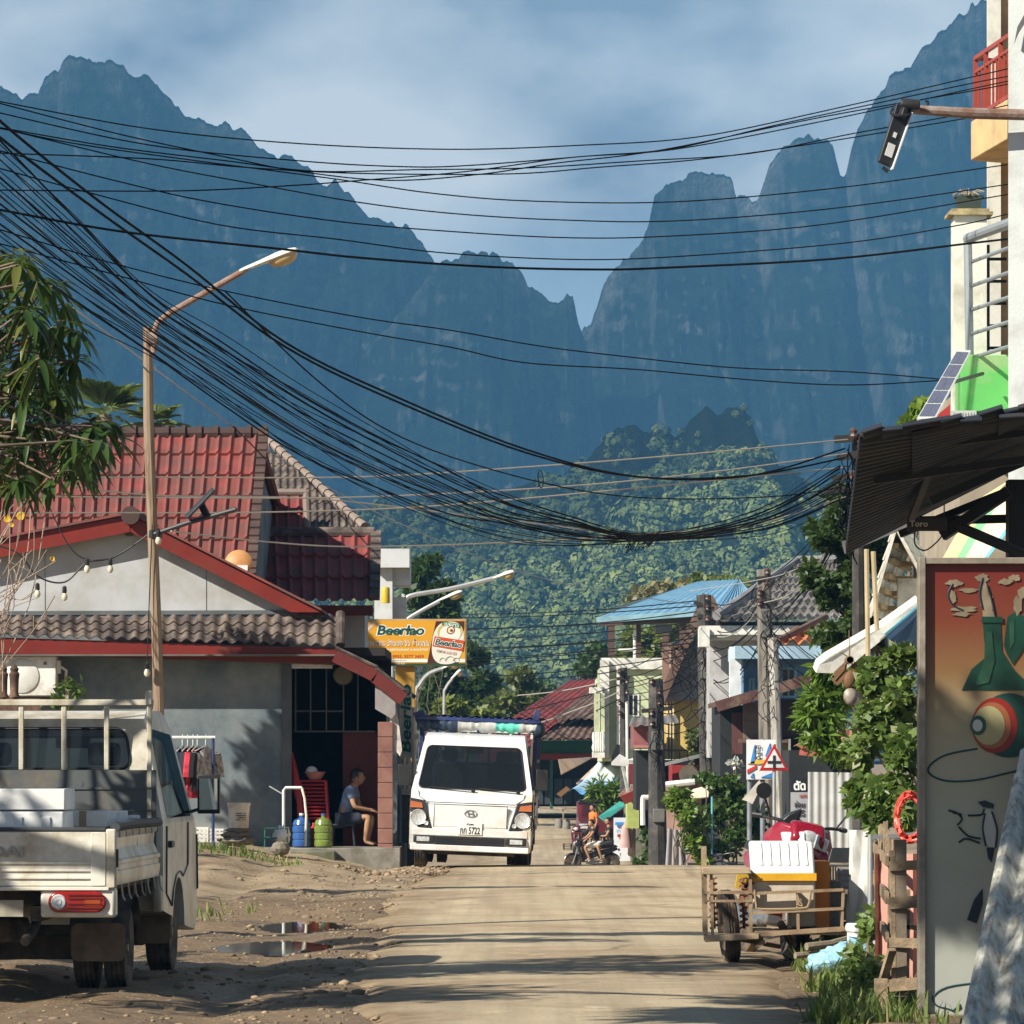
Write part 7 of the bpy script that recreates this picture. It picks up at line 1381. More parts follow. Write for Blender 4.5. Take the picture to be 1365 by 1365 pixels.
# pole-side signs and small walls
Y=104.; t=thing('text_board','black and grey notice board with white foreign lettering','sign',(PX(1068,Y),Y,float(gz(4,Y))))
block(t,'board',mat('board_grey',(.33,.33,.35),.6),1054,1092,1056,1125,Y,.05); block(t,'header',mat('board_black',(.015,.015,.018),.5),1054,1092,1037,1056,Y,.05)
def wd_(body,px,py,wp,hp,Y,m,t,bold=.02): p=W(px,py,Y)-t.location; words('lettering',body,wp*Y/F,hp*Y/F,m,t,TR(p.x,p.y,p.z),bold)
wd_('ตัด',1066,1047,16,13,Y-.02,WH,t,.04); wd_('แอร',1071,1061,10,4,Y-.02,INKR,t)
for k,w in enumerate(('ซ่อม','บอร','ปะ','ขาย')): wd_(w,1066,1072+k*12,14,9,Y-.02,mat('board_black',(.0,.0,.0)),t)
Y=102.; mb=MB(); mb.wave(W(1077,1130,Y),W(1150,1130,Y),W(1150,1030,Y),W(1077,1029,Y),.16,.02,0,0,.01); tag(mb.build('sheet_fence',mat('pale_grey_sheet',(.46,.47,.46),.55,.2,dirt=((.36,.35,.32),.4,1.5),var=.06),None,True,loc=W(1077,1130,Y)),'pale grey corrugated sheet fence behind the red motorbike','fence')
Y=108.; mb=MB(); mb.wave(W(886,1170,Y),W(917,1170,Y),W(914,1108,Y),W(890,1104,Y),.16,.04,0,0,.01); tag(mb.build('sheet_fence',mat('grey_violet_sheet',(.36,.34,.36),.55,.2,var=.1),None,True,loc=W(886,1160,Y)),'short grey corrugated sheet fence under the left bush','fence')
Y=106.; t=thing('hanging_banner','blue, yellow and red printed banner on two grey posts behind the warning sign','banner',gp(PX(1012,Y),Y))
for px in (999,1016.5): mb=MB(); mb.tube([W(px,1160,Y),W(px,985,Y)],.055,8); mb.build('post',mat('grey_post',(.2,.22,.24),.6),t,True)
block(t,'cloth',mat('banner_cloth',(.68,.69,.70),.7,var=.12,bump=.3,bscale=5),995,1034,986,1039,Y-.1,.03)
for pts,m in ((((1000,1018),(1004,1000),(1006,992),(1006,1018)),mat('banner_blue',(.04,.22,.55),.6)),(((1020,1008),(1026,990),(1028,1010)),mat('banner_blue',(.1,.3,.6))),(((996,1026),(1008,1020),(1008,1024),(996,1031)),mat('banner_red',(.55,.03,.03),.6)),(((996,1018),(1012,1012),(1030,1014),(1012,1019)),mat('banner_yellow',(.65,.42,.06),.6)),(((1000,1036),(1004,1030),(1005,1037)),mat('banner_blue',(.04,.22,.55))),(((1014,1036),(1030,1030),(1032,1037)),mat('banner_blue',(.04,.22,.55)))):
    mb=MB(); poly(mb,pts,Y-.13,.02); mb.build('print',m,t,True)
for k,w in enumerate(('ยา','ดอง','ดี')): wd_(w,1011,996+k*7,6,5,Y-.14,mat('board_black',(.01,.01,.01)),t)
mb=MB(); poly(mb,((989,1066),(1012,1040),(1016,1046),(1003,1072),(996,1068)),Y-.3,.02); tag(mb.build('loose_flag',mat('flag_pale',(.52,.48,.42),.8,var=.3),None,True,loc=W(1000,1060,Y-.3)),'loose pale cloth flag below the printed banner','flag')
Y=104.5; t=thing('warning_sign','triangular red bordered road sign with a black cross','road sign',gp(PX(1032,Y),Y))
mb=MB(); mb.tube([W(1032,1160,Y),W(1032,992,Y)],.04,8); mb.build('post',STEEL,t,True)
tri=lambda k:[W(1032+a*k,1014+b*k,Y-.06) for a,b in ((0,-22.5),(20,13.5),(-20,13.5))]
mb=MB(); mb.prism(tri(1),(0,.03,0)); mb.build('plate',mat('sign_red',(.40,.015,.012),.4,bump=0),t,True,bevel=.01); mb=MB(); mb.prism([v+Vector((0,-.012,0)) for v in tri(.70)],(0,.01,0)); mb.build('sign_face',mat('sign_face_white',(.62,.62,.62),.5,bump=0),t,True)
mb=MB(); c=W(1032,1016,Y-.08); u=Y/F; mb.bb(c.x-1.7*u,c.y-.006,c.z-8*u,c.x+1.7*u,c.y,c.z+9*u); mb.bb(c.x-9*u,c.y-.007,c.z-1.7*u,c.x+9*u,c.y-.001,c.z+1.7*u); mb.build('cross_symbol',BLK,t,True)
# awnings, tarps and stalls of the street market
def tarp(label,pts,m,cat='tarpaulin',th=.03,name='tarpaulin'):
    mb=MB(); mb.prism([W(*q) for q in pts],(0,.02,-th)); return tag(mb.build(name,m,None,True,loc=W(*pts[0])),label,cat)
tarp('cream awning cloth with a pink edge at the far shop',((744,1012,185),(790,1009,190),(782,1014,188),(748,1032,184)),mat('cream_cloth',(.62,.46,.34),.8,var=.15),'awning')
tarp('second cream awning cloth, just below the first at the far shop',((768,1044,180),(802,1012,186),(812,1018,185),(780,1050,179)),mat('cream_cloth',(.6,.45,.35)),'awning')
tarp('brown rolled awning end below the cream cloths',((742,1058,178),(755,1048,178),(760,1052,178),(748,1062,178)),mat('husk_brown',(.2,.1,.05)),'awning')
mb=MB(); A,B,C,D=W(757,1056,172),W(828,1052,172),W(826,1014,177),W(800,1012,177)
mb.grid(lambda u,v:A.lerp(B,u).lerp(D.lerp(C,u),v)+Vector((0,.2*math.sin(u*14+v*2),.12*math.sin(u*17)*(1-v)-.15*math.sin(PI*v))),30,14)
m_,nt,p,out=_nt('blue_white_tarp'); tc=N(nt,'ShaderNodeTexCoord'); f=noise_fac(nt,tc.outputs['Object'],.9,.42,.58,4); sx=N(nt,'ShaderNodeSeparateXYZ'); nt.links.new(tc.outputs['Object'],sx.inputs[0]); mr=N(nt,'ShaderNodeMapRange'); mr.inputs[1].default_value=.25; mr.inputs[2].default_value=.75; nt.links.new(sx.outputs[2],mr.inputs[0]); mx=N(nt,'ShaderNodeMath',operation='MULTIPLY_ADD'); nt.links.new(f,mx.inputs[0]); mx.inputs[1].default_value=.4; nt.links.new(mr.outputs[0],mx.inputs[2]); nt.links.new(mixc(nt,mx.outputs[0],(.08,.33,.68),(.66,.70,.72)),p.inputs['Base Color']); p.inputs['Roughness'].default_value=.5
tag(mb.build('tarpaulin',m_,None,True,loc=W(757,1056,172)),'blue and white draped tarpaulin over a street stall','tarpaulin')
tarp('turquoise sheet awning above the two riders',((798,1088,158),(826,1068,161),(836,1072,161),(806,1094,158)),mat('turquoise_sheet',(.09,.55,.42),.5,var=.1),'awning')
t=bld('street_stall','small stall with a red brown sloping roof and pale green walls','' or 850,152,'stall'); roofq(t,'roof',mat('red_brown_iron',(.24,.10,.08),.7,dirt=((.35,.22,.18),.4,2)),((822,1063,151),(872,1048,151),(872,1036,154),(832,1052,154)),.25,.03); mb=MB(); mb.bar(W(830,1067,150.9),W(868,1050,150.9),.08,.3); mb.build('fascia',RED,t,True); block(t,'wall',mat('lime_wall',(.40,.46,.14),.85),836,852,1062,1104,153,2); block(t,'wall',BKI,852,880,1055,1140,153.5,2); block(t,'base_wall',mat('mossy_concrete',(.2,.2,.2)),848,900,1105,1150,152,.5)
mb=MB(); mb.bar(W(830,1022,152),W(838,1060,151.5),.08); mb.bar(W(845,1010,152.4),W(895,1065,152),.06); mb.bar(W(838,1015,152.6),W(880,1018,152.6),.09); mb.build('pole_frame',mat('grey_green_pole',(.3,.34,.3),.7),t,True)
block(t,'sheet_wall',mat('crimson_sheet',(.16,.02,.02),.7),838,872,1018,1045,154.5,.2)
tarp('white sheeting piled on the stall roof',((815,1016,155),(826,1005,155),(838,1012,155),(860,1006,155),(868,1014,155),(845,1018,155)),mat('white_plastic_film',(.6,.6,.6)),'sheeting',.1,'plastic_sheet')
tarp('black tarpaulin bundle on the pale green house balcony',((815,1008,160),(822,992,160),(836,995,160),(832,1010,160)),mat('black_cloth',(.01,.01,.01)),'tarpaulin',.3)
t=bld('red_wall_shop','low shop with a dark red wall, white dish and striped cloth behind the bush','' or 910,134,'shop'); block(t,'wall',mat('crimson_wall',(.25,.02,.02),.8),896,940,1020,1045,134,3); block(t,'base_wall',mat('dull_pink_wall',(.35,.22,.18),.85),884,935,1045,1150,134.3,3); mb=MB(); p,q=W(873,1022,133),W(965,1000,133); mb.bar(p,q,1.5,.08); mb.build('canopy_slab',mat('grey_slab',(.2,.2,.2)),t,True); block(t,'roof_edge',RUSTB,895,930,1043,1056,133.5,.4)
mb=MB(); mb.lathe([(.001,.06),(.2,.03),(.28,-.04),(.26,-.05),(.001,.03)],18,at=W(918,1032,133.2),axis='y'); tag(mb.build('satellite_dish',WSTEEL,None,True,loc=W(918,1032,133.2)),'white satellite dish on the dark red wall','satellite dish')
tarp('white and yellow striped cloth awning left of the large bush',((910,1066,126),(924,1052,127),(946,1046,127),(944,1062,126)),mat('yellow_white_cloth',(.62,.56,.40),.8,var=.35,scale=2),'awning')
mb=MB(); mb.tube(smooth([W(a,b,128) for a,b in ((870,1120,),(870,1062),(873,1052),(884,1047),(926,1042))],5),.09,8); tag(mb.build('white_pipe',WSTEEL,None,True,loc=W(870,1062,128)),'bent white pipe standing beside the dark utility pole','pipe')
mb=MB(); mb.tube(smooth([W(a,b,130) for a,b in ((857,1100),(857,1066),(862,1063),(888,1062))],5),.07,8); tag(mb.build('white_pipe',WSTEEL,None,True,loc=W(857,1066,130)),'lower bent white pipe left of the dark utility pole','pipe')
mb=MB(); mb.tube([W(949,1160,107),W(949,1062,107)],.022,6); tag(mb.build('blue_pipe',mat('aqua_pipe',(.15,.42,.48),.5),None,True,loc=W(949,1160,107)),'thin light blue pipe upright in front of the large bush','pipe')
t=bld('standing_sign','white leaning street sign behind the riders','' or 832,158,'sign'); block(t,'board',mat('signboard_white',(.62,.66,.70),.6,var=.12,scale=2),818,840,1090,1150,158,.06); block(t,'header',mat('banner_blue',(.1,.3,.6)),820,838,1096,1100,157.9,.05); wd_('ขายน้ำ',829,1107,14,6,157.88,mat('banner_blue',(.1,.3,.6)),t); block(t,'print',INKR,823,833,1112,1116,157.9,.05)
for k,(px,py,hh,m) in enumerate(((834,1096,34,mat('blush_cloth',(.52,.34,.32),.9,var=.2)),(843,1100,42,mat('white_pink_cloth',(.6,.45,.42),.9,var=.25)))):
    mb=MB(); a=W(px,py,155+k*.3); u=155/F
    mb.grid(lambda q,v:(((5+3*v)*u)*math.cos(2*PI*q),.12*math.sin(2*PI*q),-hh*u*v-(.12 if abs(math.cos(2*PI*q))>.7 and v<.2 else 0)),16,8); o=mb.build('hanging_dress',m,None); o.location=a; tag(o,('blush pink','white and pink')[k]+' dress hung up beside the standing white sign','dress')
# table, kerb stones at the far junction, crates
mb=MB(); mb.bb(-.45,-.3,.62,.45,.3,.68)
for x in (-.38,.38):
    for y in (-.24,.24): mb.bb(x-.03,y-.03,0,x+.03,y+.03,.62)
simple('wooden_table','small wooden table at the far street corner','table',mb,PAL,gp(PX(763,195),195))
for k,(px,Yk) in enumerate(((745,190),(755,189))): mb=MB(); mb.lathe([(.001,.42),(.14,.40),(.16,.2),(.17,0)],12); simple('concrete_block',('left','right')[k]+' round concrete block by the far wooden table','block',mb,CONC,gp(PX(px,Yk),Yk))
# parked pick-up, far
t=thing('parked_pickup','dark maroon pickup parked beyond the riders with its windscreen facing us','pickup',gp(PX(800,172),172),R(0)); x=0
mb=MB(); mb.prism([Vector((-.85,y,z)) for y,z in ((-2.3,.35),(-2.3,.95),(-1.1,1.08),(-.5,1.62),(1.0,1.65),(1.2,1.1),(2.4,1.05),(2.4,.4))],(1.7,0,0)); mb.build('body',MRB,t,bevel=.06,seg=3)
mb=MB(); mb.add([(-.72,-1.12,1.10),(.72,-1.12,1.10),(.66,-.58,1.60),(-.66,-.58,1.60)],[(0,1,2,3)]); mb.v=[(a,b-.03,c+.02) for a,b,c in mb.v]; mb.build('windshield',GLS,t)
for s in (-1,1):
    mb=MB(); mb.bb(min(s*.5,s*.8),-2.33,.68,max(s*.5,s*.8),-2.29,.86); mb.build('headlight',LENS,t,bevel=.01)
    for y in (-1.45,1.45): wheel(t,s*.74,y,.34,.2,s)
mb=MB(); mb.bb(-.8,-2.36,.38,.8,-2.3,.55); mb.build('bumper',BLK,t,bevel=.02); mb=MB(); mb.bb(-.75,-.6,1.66,.75,.9,1.70); mb.bar((-.8,-.6,1.6),(.8,-.6,1.72),.05); mb.build('roof_bar',BLK,t)
# scooter by the bush, bike by the orange rider
motorbike('scooter','black and grey scooter with a red tail lamp parked by the large bush',gp(PX(966,106.5),106.5),R(12),GRB,R(-4))
motorbike('motorbike','dark motorbike with red lights parked behind the riders',gp(PX(773,164),164),R(165),MRB)
# ---- utility poles
def upole(label,px0,py0,px1,py1,Y,r,m,arms=(),boxes=()):
    t=thing('utility_pole',label,'utility pole',gp(PX(px1,Y),Y)); mb=MB(); mb.tube([W(px1,py1,Y),W(px0,py0,Y)],[r*1.15,r*.85],8); mb.build('pole',m,t,True)
    for a in arms: mb=MB(); mb.bar(W(a[0],a[2],Y-.15),W(a[1],a[3],Y-.15),.09,.11); mb.build('cross_arm',mat('black_iron',(.02,.02,.02)),t,True)
    for b in boxes: mb=MB(); mb.bb(PX(b[0],Y),Y-.3,PZ(b[3],Y),PX(b[1],Y),Y-.08,PZ(b[2],Y)); mb.build('meter_box',mat('meter_grey',(.12,.12,.11),.6),t,True,bevel=.02)
    mb=MB(); rg=random.Random(int(px0))
    for k in range(5): py=py0+8+k*14; a=rg.choice((-1,1)); mb.lathe([(.03,0),(.07,.05),(.05,.09),(.07,.14),(.03,.18)],8,at=W(px0+a*5,py,Y-.2))
    mb.build('insulator',mat('insulator_brown',(.10,.06,.05),.3),t,True); return t
DKP=mat('dark_pole',(.045,.042,.04),.85,bump=.4,dirt=((.12,.11,.1),.3,3)); PLP=mat('pale_pole',(.44,.42,.38),.85,dirt=((.2,.18,.15),.4,2),stretch=(3,3,.5))
upole('tallest utility pole, half dark wood and half pale, above the warning sign',1018,759,1026,1165,114,.20,mat('grey_wood_pole',(.22,.20,.17),.9,dirt=((.08,.07,.06),.5,2),stretch=(4,4,.5)),((1006,1030,772,770),(1008,1036,800,806)),((1014,1026,812,850),))
mb=MB(); mb.tube([W(1042,1165,113.6),W(1030,850,113.6)],.13,8); tag(mb.build('prop_pole',PLP,None,True,loc=W(1042,1165,113.6)),'pale grey prop pole leaning against the tallest utility pole','pole')
upole('dark utility pole wrapped in cable loops in front of the yellow wall',938,793,946,1040,132,.24,DKP,((925,952,803,812),(930,956,822,820)),((934,950,880,905),(936,950,935,950)))
upole('short thick dark utility pole standing at the crest',874,905,877,1156,124,.22,DKP,((855,895,948,944),),((870,886,1078,1096),(868,884,975,1000)))
upole('slim dark utility pole left of the pale green house',831,890,833,1062,160,.15,DKP,((822,840,905,903),)); mb=MB(); mb.tube([W(836.5,1052,159.5),W(835.5,935,159.5)],.05,6); tag(mb.build('conduit',WSTEEL,None,True,loc=W(836,1050,159.5)),'white conduit strapped beside the slim dark utility pole','conduit')
rp=upole('dark utility pole with a cluster of insulators beside the awning',1143,578,1146,1160,73,.10,DKP,((1112,1152,586,583),(1116,1152,610,604),(1110,1154,640,628),(1098,1148,655,648)))
# street lamps beyond the sign
def slamp(label,pts,hp,hq,Y,r=.05,w=.3):
    t=thing('street_lamp',label,'street lamp',gp(PX(pts[0][0],Y),Y)); mb=MB(); mb.tube(smooth([W(a,b,Y) for a,b in pts],5),r,7); mb.build('pole',STEEL,t,True); lamp_head(t,W(*hp,Y),W(*hq,Y),w); 
slamp('street lamp with the longest arm, above the yellow sign',((538,1060),(538,815),(541,800),(552,793),(600,785),(658,771)),(655,772),(686,762),112,.06,.3)
slamp('street lamp with a short straight arm just above the yellow sign',((536,1060),(536,838),(540,828),(560,815),(586,801)),(582,802),(617,788),118,.05,.28)
slamp('street lamp with a curved white arm just below the yellow sign',((551,1060),(553,935),(560,912),(572,898),(590,891)),(588,892),(612,882),135,.06,.32)
slamp('small street lamp on a straight pole before the dark trees',((592,1060),(592,935),(594,918),(602,906),(604,903)),(602,905),(615,893),150,.05,.3)
# ---- trees and bushes
def stree(name,label,px,Y,h,cl,leaf,lm,seed,asp=.55,cat='tree',stems=6): return plant(name,label,cat,gp(PX(px,Y),Y),cl,leaf,lm,seed,asp,stems)
stree('bush','bright green rounded bush above the short sheet fence',905,107,0,[(905,1060,107,14,12,.35,420),(915,1085,107,22,26,.5,900),(900,1070,107,14,18,.4,450),(925,1120,107,20,28,.5,700),(940,1150,107,14,22,.4,350)],.14,LIME,61,.6,'bush')
stree('bush','large dark green bush behind the scooter and the banner posts',965,110,0,[(960,1045,110,28,20,.6,900),(940,1035,110.4,16,12,.5,350),(985,1065,110,22,26,.6,900),(960,1085,110,32,30,.6,1200),(985,1120,110,24,36,.6,900),(950,1130,110,22,30,.6,700),(1010,1100,111,18,40,.5,600)],.13,leafmat('bush_leaf',(.02,.055,.01),(.10,.165,.03),.25),62,.6,'bush')
stree('tree','olive green climber tree round the dark cable pole',945,137,0,[(925,985,134,12,14,.5,300),(930,1010,134,16,14,.5,380),(955,970,134,14,18,.5,330),(975,990,134,14,22,.5,360),(950,1020,134,20,12,.5,330),(965,960,134,16,10,.5,200)],.17,leafmat('olive_leaf',(.03,.05,.015),(.14,.16,.05),.2),63)
stree('flowering_bush','bush with pale flowers on the top of the dark green bush',980,111,0,[(980,1018,111,12,4,.3,60)],.13,leafmat('white_petal',(.5,.52,.45),(.7,.7,.66),.2),64,.7,'bush',2)
stree('potted_corn','tall narrow leaved plants in front of the blue tarpaulin',805,170,0,[(790,1055,170,7,14,.3,160),(803,1052,170,8,16,.3,200),(816,1056,170,9,18,.3,220),(808,1070,170,16,8,.3,160)],.35,MIDLEAF,65,.2,'plant')
stree('shrub','small shrub growing at the foot of the short thick pole',868,126,0,[(862,1115,126,7,10,.3,130),(868,1140,126,8,10,.3,160),(855,1150,126,10,6,.3,130)],.16,DKLEAF,66,.6,'shrub')
stree('roadside_tree','dark bushy tree behind the white rooftop tower',572,175,0,[(570,760,175,20,22,1.2,900),(590,790,175,25,22,1.2,1000),(560,800,175,28,26,1.2,1100),(600,815,175,20,18,1,700),(575,840,175,38,24,1.2,900),(555,775,175,14,14,1,350)],.34,DKLEAF,71)
stree('roadside_tree','broad dark tree below the yellow sign',610,205,0,[(625,880,205,25,22,1.5,900),(600,905,205,34,26,1.8,1300),(645,905,205,22,24,1.5,900),(570,935,205,30,22,1.8,900),(615,935,205,30,20,1.5,900)],.36,DKLEAF,72)
stree('roadside_tree','light olive tree with a sunlit crown left of the red roofed shop',695,230,0,[(690,905,230,26,16,1.6,900),(712,930,230,22,22,1.5,800),(675,935,230,24,20,1.5,800),(655,950,230,22,16,1.5,600),(700,955,230,22,16,1.5,500)],.36,leafmat('olive_leaf2',(.035,.055,.012),(.17,.19,.05),.25),73)
stree('roadside_tree','low yellow green tree just above the white pickup truck',605,190,0,[(600,945,190,26,12,1.3,700),(640,958,190,30,14,1.3,800),(575,960,190,26,12,1.2,600),(665,968,190,22,10,1.2,400)],.3,leafmat('yellow_leaf',(.06,.09,.015),(.26,.30,.06),.3),74)
stree('roadside_tree','dry tan crowned tree behind the blue roof',880,265,0,[(880,795,265,40,18,2.5,1100),(925,785,265,34,14,2.2,900),(850,815,265,30,16,2,800),(900,830,265,40,26,2.4,900)],.42,leafmat('tan_leaf',(.10,.10,.035),(.30,.25,.11),.2),75)
stree('roadside_tree','lime green tree filling the view under the blue roof',870,225,0,[(850,860,225,36,26,2,1300),(890,845,225,30,24,2,1100),(830,885,225,30,20,2,900),(880,885,225,36,24,2,1200),(815,905,225,22,14,1.5,400)],.34,leafmat('lime_tree_leaf',(.05,.08,.012),(.25,.28,.05),.35),76)
stree('roadside_tree','dark tree right behind the ridge of the red roofed shop',790,240,0,[(790,880,240,22,16,1.6,700),(775,895,240,20,12,1.5,500),(800,868,240,14,10,1.2,300)],.36,DKLEAF,77)
stree('roadside_tree','yellow green treetop above the end of the blue roof',960,240,0,[(955,778,240,30,10,2,600),(985,782,240,22,9,1.5,400),(930,772,240,12,6,1,150)],.34,leafmat('yellow_leaf',(.06,.09,.015),(.26,.3,.06)),78)
stree('roadside_tree','distant rounded tree in the gap left of the olive tree',640,300,0,[(640,930,300,40,28,3,1000),(700,915,300,34,20,3,800),(740,950,300,30,26,3,700),(590,955,300,40,26,3,700)],.5,DKLEAF,79)
# palm behind the house
def palm(label,px,py,Y,L,seed,n=16):
    rg=random.Random(seed); c=W(px,py,Y); t=thing('palm_tree',label,'palm tree',gp(c.x,Y)); mb=MB(); b=t.location
    mb.tube([(0,0,-.2),(.05,0,(c.z-b.z)*.5),(0,0,c.z-b.z)],[.2,.17,.14],8); mb.build('trunk',BARK(),t); o=c-b; V=[];Fc=[]
    for k in range(n):
        a=2*PI*k/n+rg.uniform(-.2,.2); e=rg.uniform(.15,1.1); l=L*rg.uniform(.75,1.1); prev=None; d=Vector((math.cos(a)*math.cos(e),math.sin(a)*math.cos(e),math.sin(e))); pts=[]
        for i in range(9):
            q=i/8; pts.append(o+d*l*q+Vector((0,0,-.35*l*q*q)))
        for i in range(3,9):
            fd=(pts[i]-pts[i-1]).normalized(); side=fd.cross(Vector((0,0,1))).normalized(); 
            for s in (-1,1):
                for r in range(3):
                    base=pts[i-1].lerp(pts[i],r/3); tip=base+(fd*.75+side*s*.65+Vector((0,0,-.12))).normalized()*l*.42*(1.15-i/10); w=side.cross(fd)*.0+fd*.035; n0=len(V); V += [base-w,base+w,(base+tip)/2+w*1.1,tip,(base+tip)/2-w*1.1]; Fc.append((n0,n0+1,n0+2,n0+3)); Fc.append((n0,n0+2,n0+3,n0+4))
        n0=len(V)
        for i in range(8): V += [pts[i]+Vector((0,0,.02)),pts[i]-Vector((0,0,.02)),pts[i+1]-Vector((0,0,.02)),pts[i+1]+Vector((0,0,.02))]; Fc.append((n0+4*i,n0+4*i+1,n0+4*i+2,n0+4*i+3))
    npmesh('fronds',[tuple(v) for v in V],Fc,leafmat('palm_leaf',(.06,.10,.03),(.24,.30,.12),.3),t)
palm('fan palm rising behind the red roof ridge, left of the wooden pole',140,553,92,1.25,3,26); palm('second fan palm behind the ridge, right of the wooden pole',207,566,94,.95,4,22)
# ================================================================ people
def skinmesh(J,E,sub=1,root=0):
    """J: name->(x,y,z,r[,r2]); E: pairs of names"""
    nm=list(J); me=bpy.data.meshes.new('skin'); me.from_pydata([J[k][:3] for k in nm],[(nm.index(a),nm.index(b)) for a,b in E],[])
    o=bpy.data.objects.new('skin',me); COL.objects.link(o)
    o.modifiers.new('s','SKIN'); sv=me.skin_vertices[0].data
    for i,k in enumerate(nm): r=J[k][3:]; sv[i].radius=(r[0],r[-1]); sv[i].use_root=(i==root)
    m=o.modifiers.new('d','SUBSURF'); m.levels=sub; m.render_levels=sub
    dg=bpy.context.evaluated_depsgraph_get(); dg.update(); res=bpy.data.meshes.new_from_object(o.evaluated_get(dg)); bpy.data.objects.remove(o)
    V=[tuple(v.co) for v in res.vertices]; Fc=[tuple(p.vertices) for p in res.polygons]; return V,Fc
SKIN=mat('skin',(.36,.20,.12),.55,bump=.05,var=.08); HAIR=mat('black_hair',(.012,.010,.009),.5,bump=.4,bscale=60)
def person(label,loc,rz,J,shirt,shorts,sleeve=.55,leg=.85,feet=None,look=0.):
    t=thing('person',label,'person',loc,rz)
    P={k:Vector(v) for k,v in J.items()}
    for k in ('sho','elb','wri','hip','kne','ank','toe'):
        if k in P: P[k+'L']=Vector((-P[k].x,P[k].y,P[k].z))
    G={}
    def pt(n,v,*r): G[n]=(v.x,v.y,v.z)+r
    pt('pel',P['pel'],.125,.10); pt('wai',P['pel'].lerp(P['che'],.5),.115,.09); pt('che',P['che'],.135,.10); pt('nec',P['nec'],.055); pt('hea0',P['hea']-Vector((0,0,.06)),.06)
    E=[('pel','wai'),('wai','che'),('che','nec'),('nec','hea0')]
    for s in ('','L'):
        pt('sho'+s,P['sho'+s],.058); pt('elb'+s,P['elb'+s],.040); pt('wri'+s,P['wri'+s],.026); d=(P['wri'+s]-P['elb'+s]).normalized(); pt('pal'+s,P['wri'+s]+d*.06,.040,.018)
        E += [('che','sho'+s),('sho'+s,'elb'+s),('elb'+s,'wri'+s),('wri'+s,'pal'+s)]
        pt('hip'+s,P['hip'+s],.088); pt('kne'+s,P['kne'+s],.056); m=P['kne'+s].lerp(P['ank'+s],.3); pt('cal'+s,m,.054); pt('ank'+s,P['ank'+s],.034); pt('toe'+s,P['toe'+s],.036,.02)
        E += [('pel','hip'+s),('hip'+s,'kne'+s),('kne'+s,'cal'+s),('cal'+s,'ank'+s),('ank'+s,'toe'+s)]
    V,Fc=skinmesh(G,E); mb=MB(); mb.add(V,Fc)
    h=P['hea']; M=Matrix.Rotation(look,3,'Z')
    def hp(x,y,z): return h+M@Vector((x,y,z))
    a=MB(); a.ball((0,0,0),(.078,.095,.115),16,12); vs=[]
    for x,y,z in a.v:
        if z<-.03: x*=1-.25*(-z-.03)/.085; y=y+ .01
        vs.append(hp(x,y,z))
    mb.add(vs,a.f)
    mb.prism([hp(-.014,.088,-.035),hp(.014,.088,-.035),hp(0,.09,.015)],M@Vector((0,.022,-.004)))
    for s in (-1,1): mb.ball(hp(s*.08,-.005,-.01),(.012,.022,.032),8,6)
    for s in ('','L'):
        w=Vector(G['pal'+s][:3]); d=(P['wri'+s]-P['elb'+s]).normalized(); sd=d.cross(Vector((0,0,1))).normalized(); dn=sd.cross(d)
        if dn.z>0: dn=-dn
        for k,L in enumerate((.062,.074,.07,.055)):
            b=w+d*.025+sd*(.027-.018*k); mb.tube([b-d*.02,b+d*L*.5+dn*.008,b+d*L*.75+dn*L*.45],[.0095,.009,.0075],6)
        b=w+sd*(.034 if s=='' else -.034)-d*.02; sg_=1 if s=='' else -1; mb.tube([b-d*.01-sd*sg_*.012,b+d*.028+sd*sg_*.018+dn*.008,b+d*.05+sd*sg_*.012+dn*.022],[.012,.011,.008],6)
    mb.build('body',SKIN,t,ang=60)
    f=MB()
    for s in (-1,1): f.ball(hp(s*.032,.084,.008),(.013,.008,.006),8,6)
    f.build('eyes',BLK,t); f=MB(); f.ball(hp(0,.088,-.058),(.024,.008,.006),8,6); f.build('mouth',mat('lips',(.25,.09,.07),.5,bump=0),t)
    a=MB(); a.ball((0,0,0),(.09,.105,.125),16,12); f=MB(); f.v=[tuple(hp(x,y-.012,z+.012)) for x,y,z in a.v]; f.f=[q for q in a.f if all(not(a.v[i][1]>.045 and a.v[i][2]<.062) and a.v[i][2]>-.06 for i in q)]; f.m=[0]*len(f.f); f.build('hair',HAIR,t)
    H={'pel':G['pel'][:3]+(.145,.12),'wai':G['wai'][:3]+(.14,.115),'che':G['che'][:3]+(.158,.125)}; E2=[('pel','wai'),('wai','che')]
    n=P['che'].lerp(P['nec'],.62); H['col']=(n.x,n.y,n.z,.085); E2.append(('che','col'))
    for s in ('','L'): H['sho'+s]=G['sho'+s][:3]+(.082,); q=P['sho'+s].lerp(P['elb'+s],sleeve); H['sl'+s]=(q.x,q.y,q.z,.068); E2 += [('che','sho'+s),('sho'+s,'sl'+s)]
    V,Fc=skinmesh(H,E2); f=MB(); f.add(V,Fc); f.build('shirt',shirt,t,ang=70)
    H={'pel':G['pel'][:3]+(.14,.118)}; E2=[]
    for s in ('','L'): H['hip'+s]=G['hip'+s][:3]+(.11,); q=P['hip'+s].lerp(P['kne'+s],leg); H['kn'+s]=(q.x,q.y,q.z,.088); E2 += [('pel','hip'+s),('hip'+s,'kn'+s)]
    V,Fc=skinmesh(H,E2); f=MB(); f.add(V,Fc); f.build('shorts',shorts,t,ang=70)
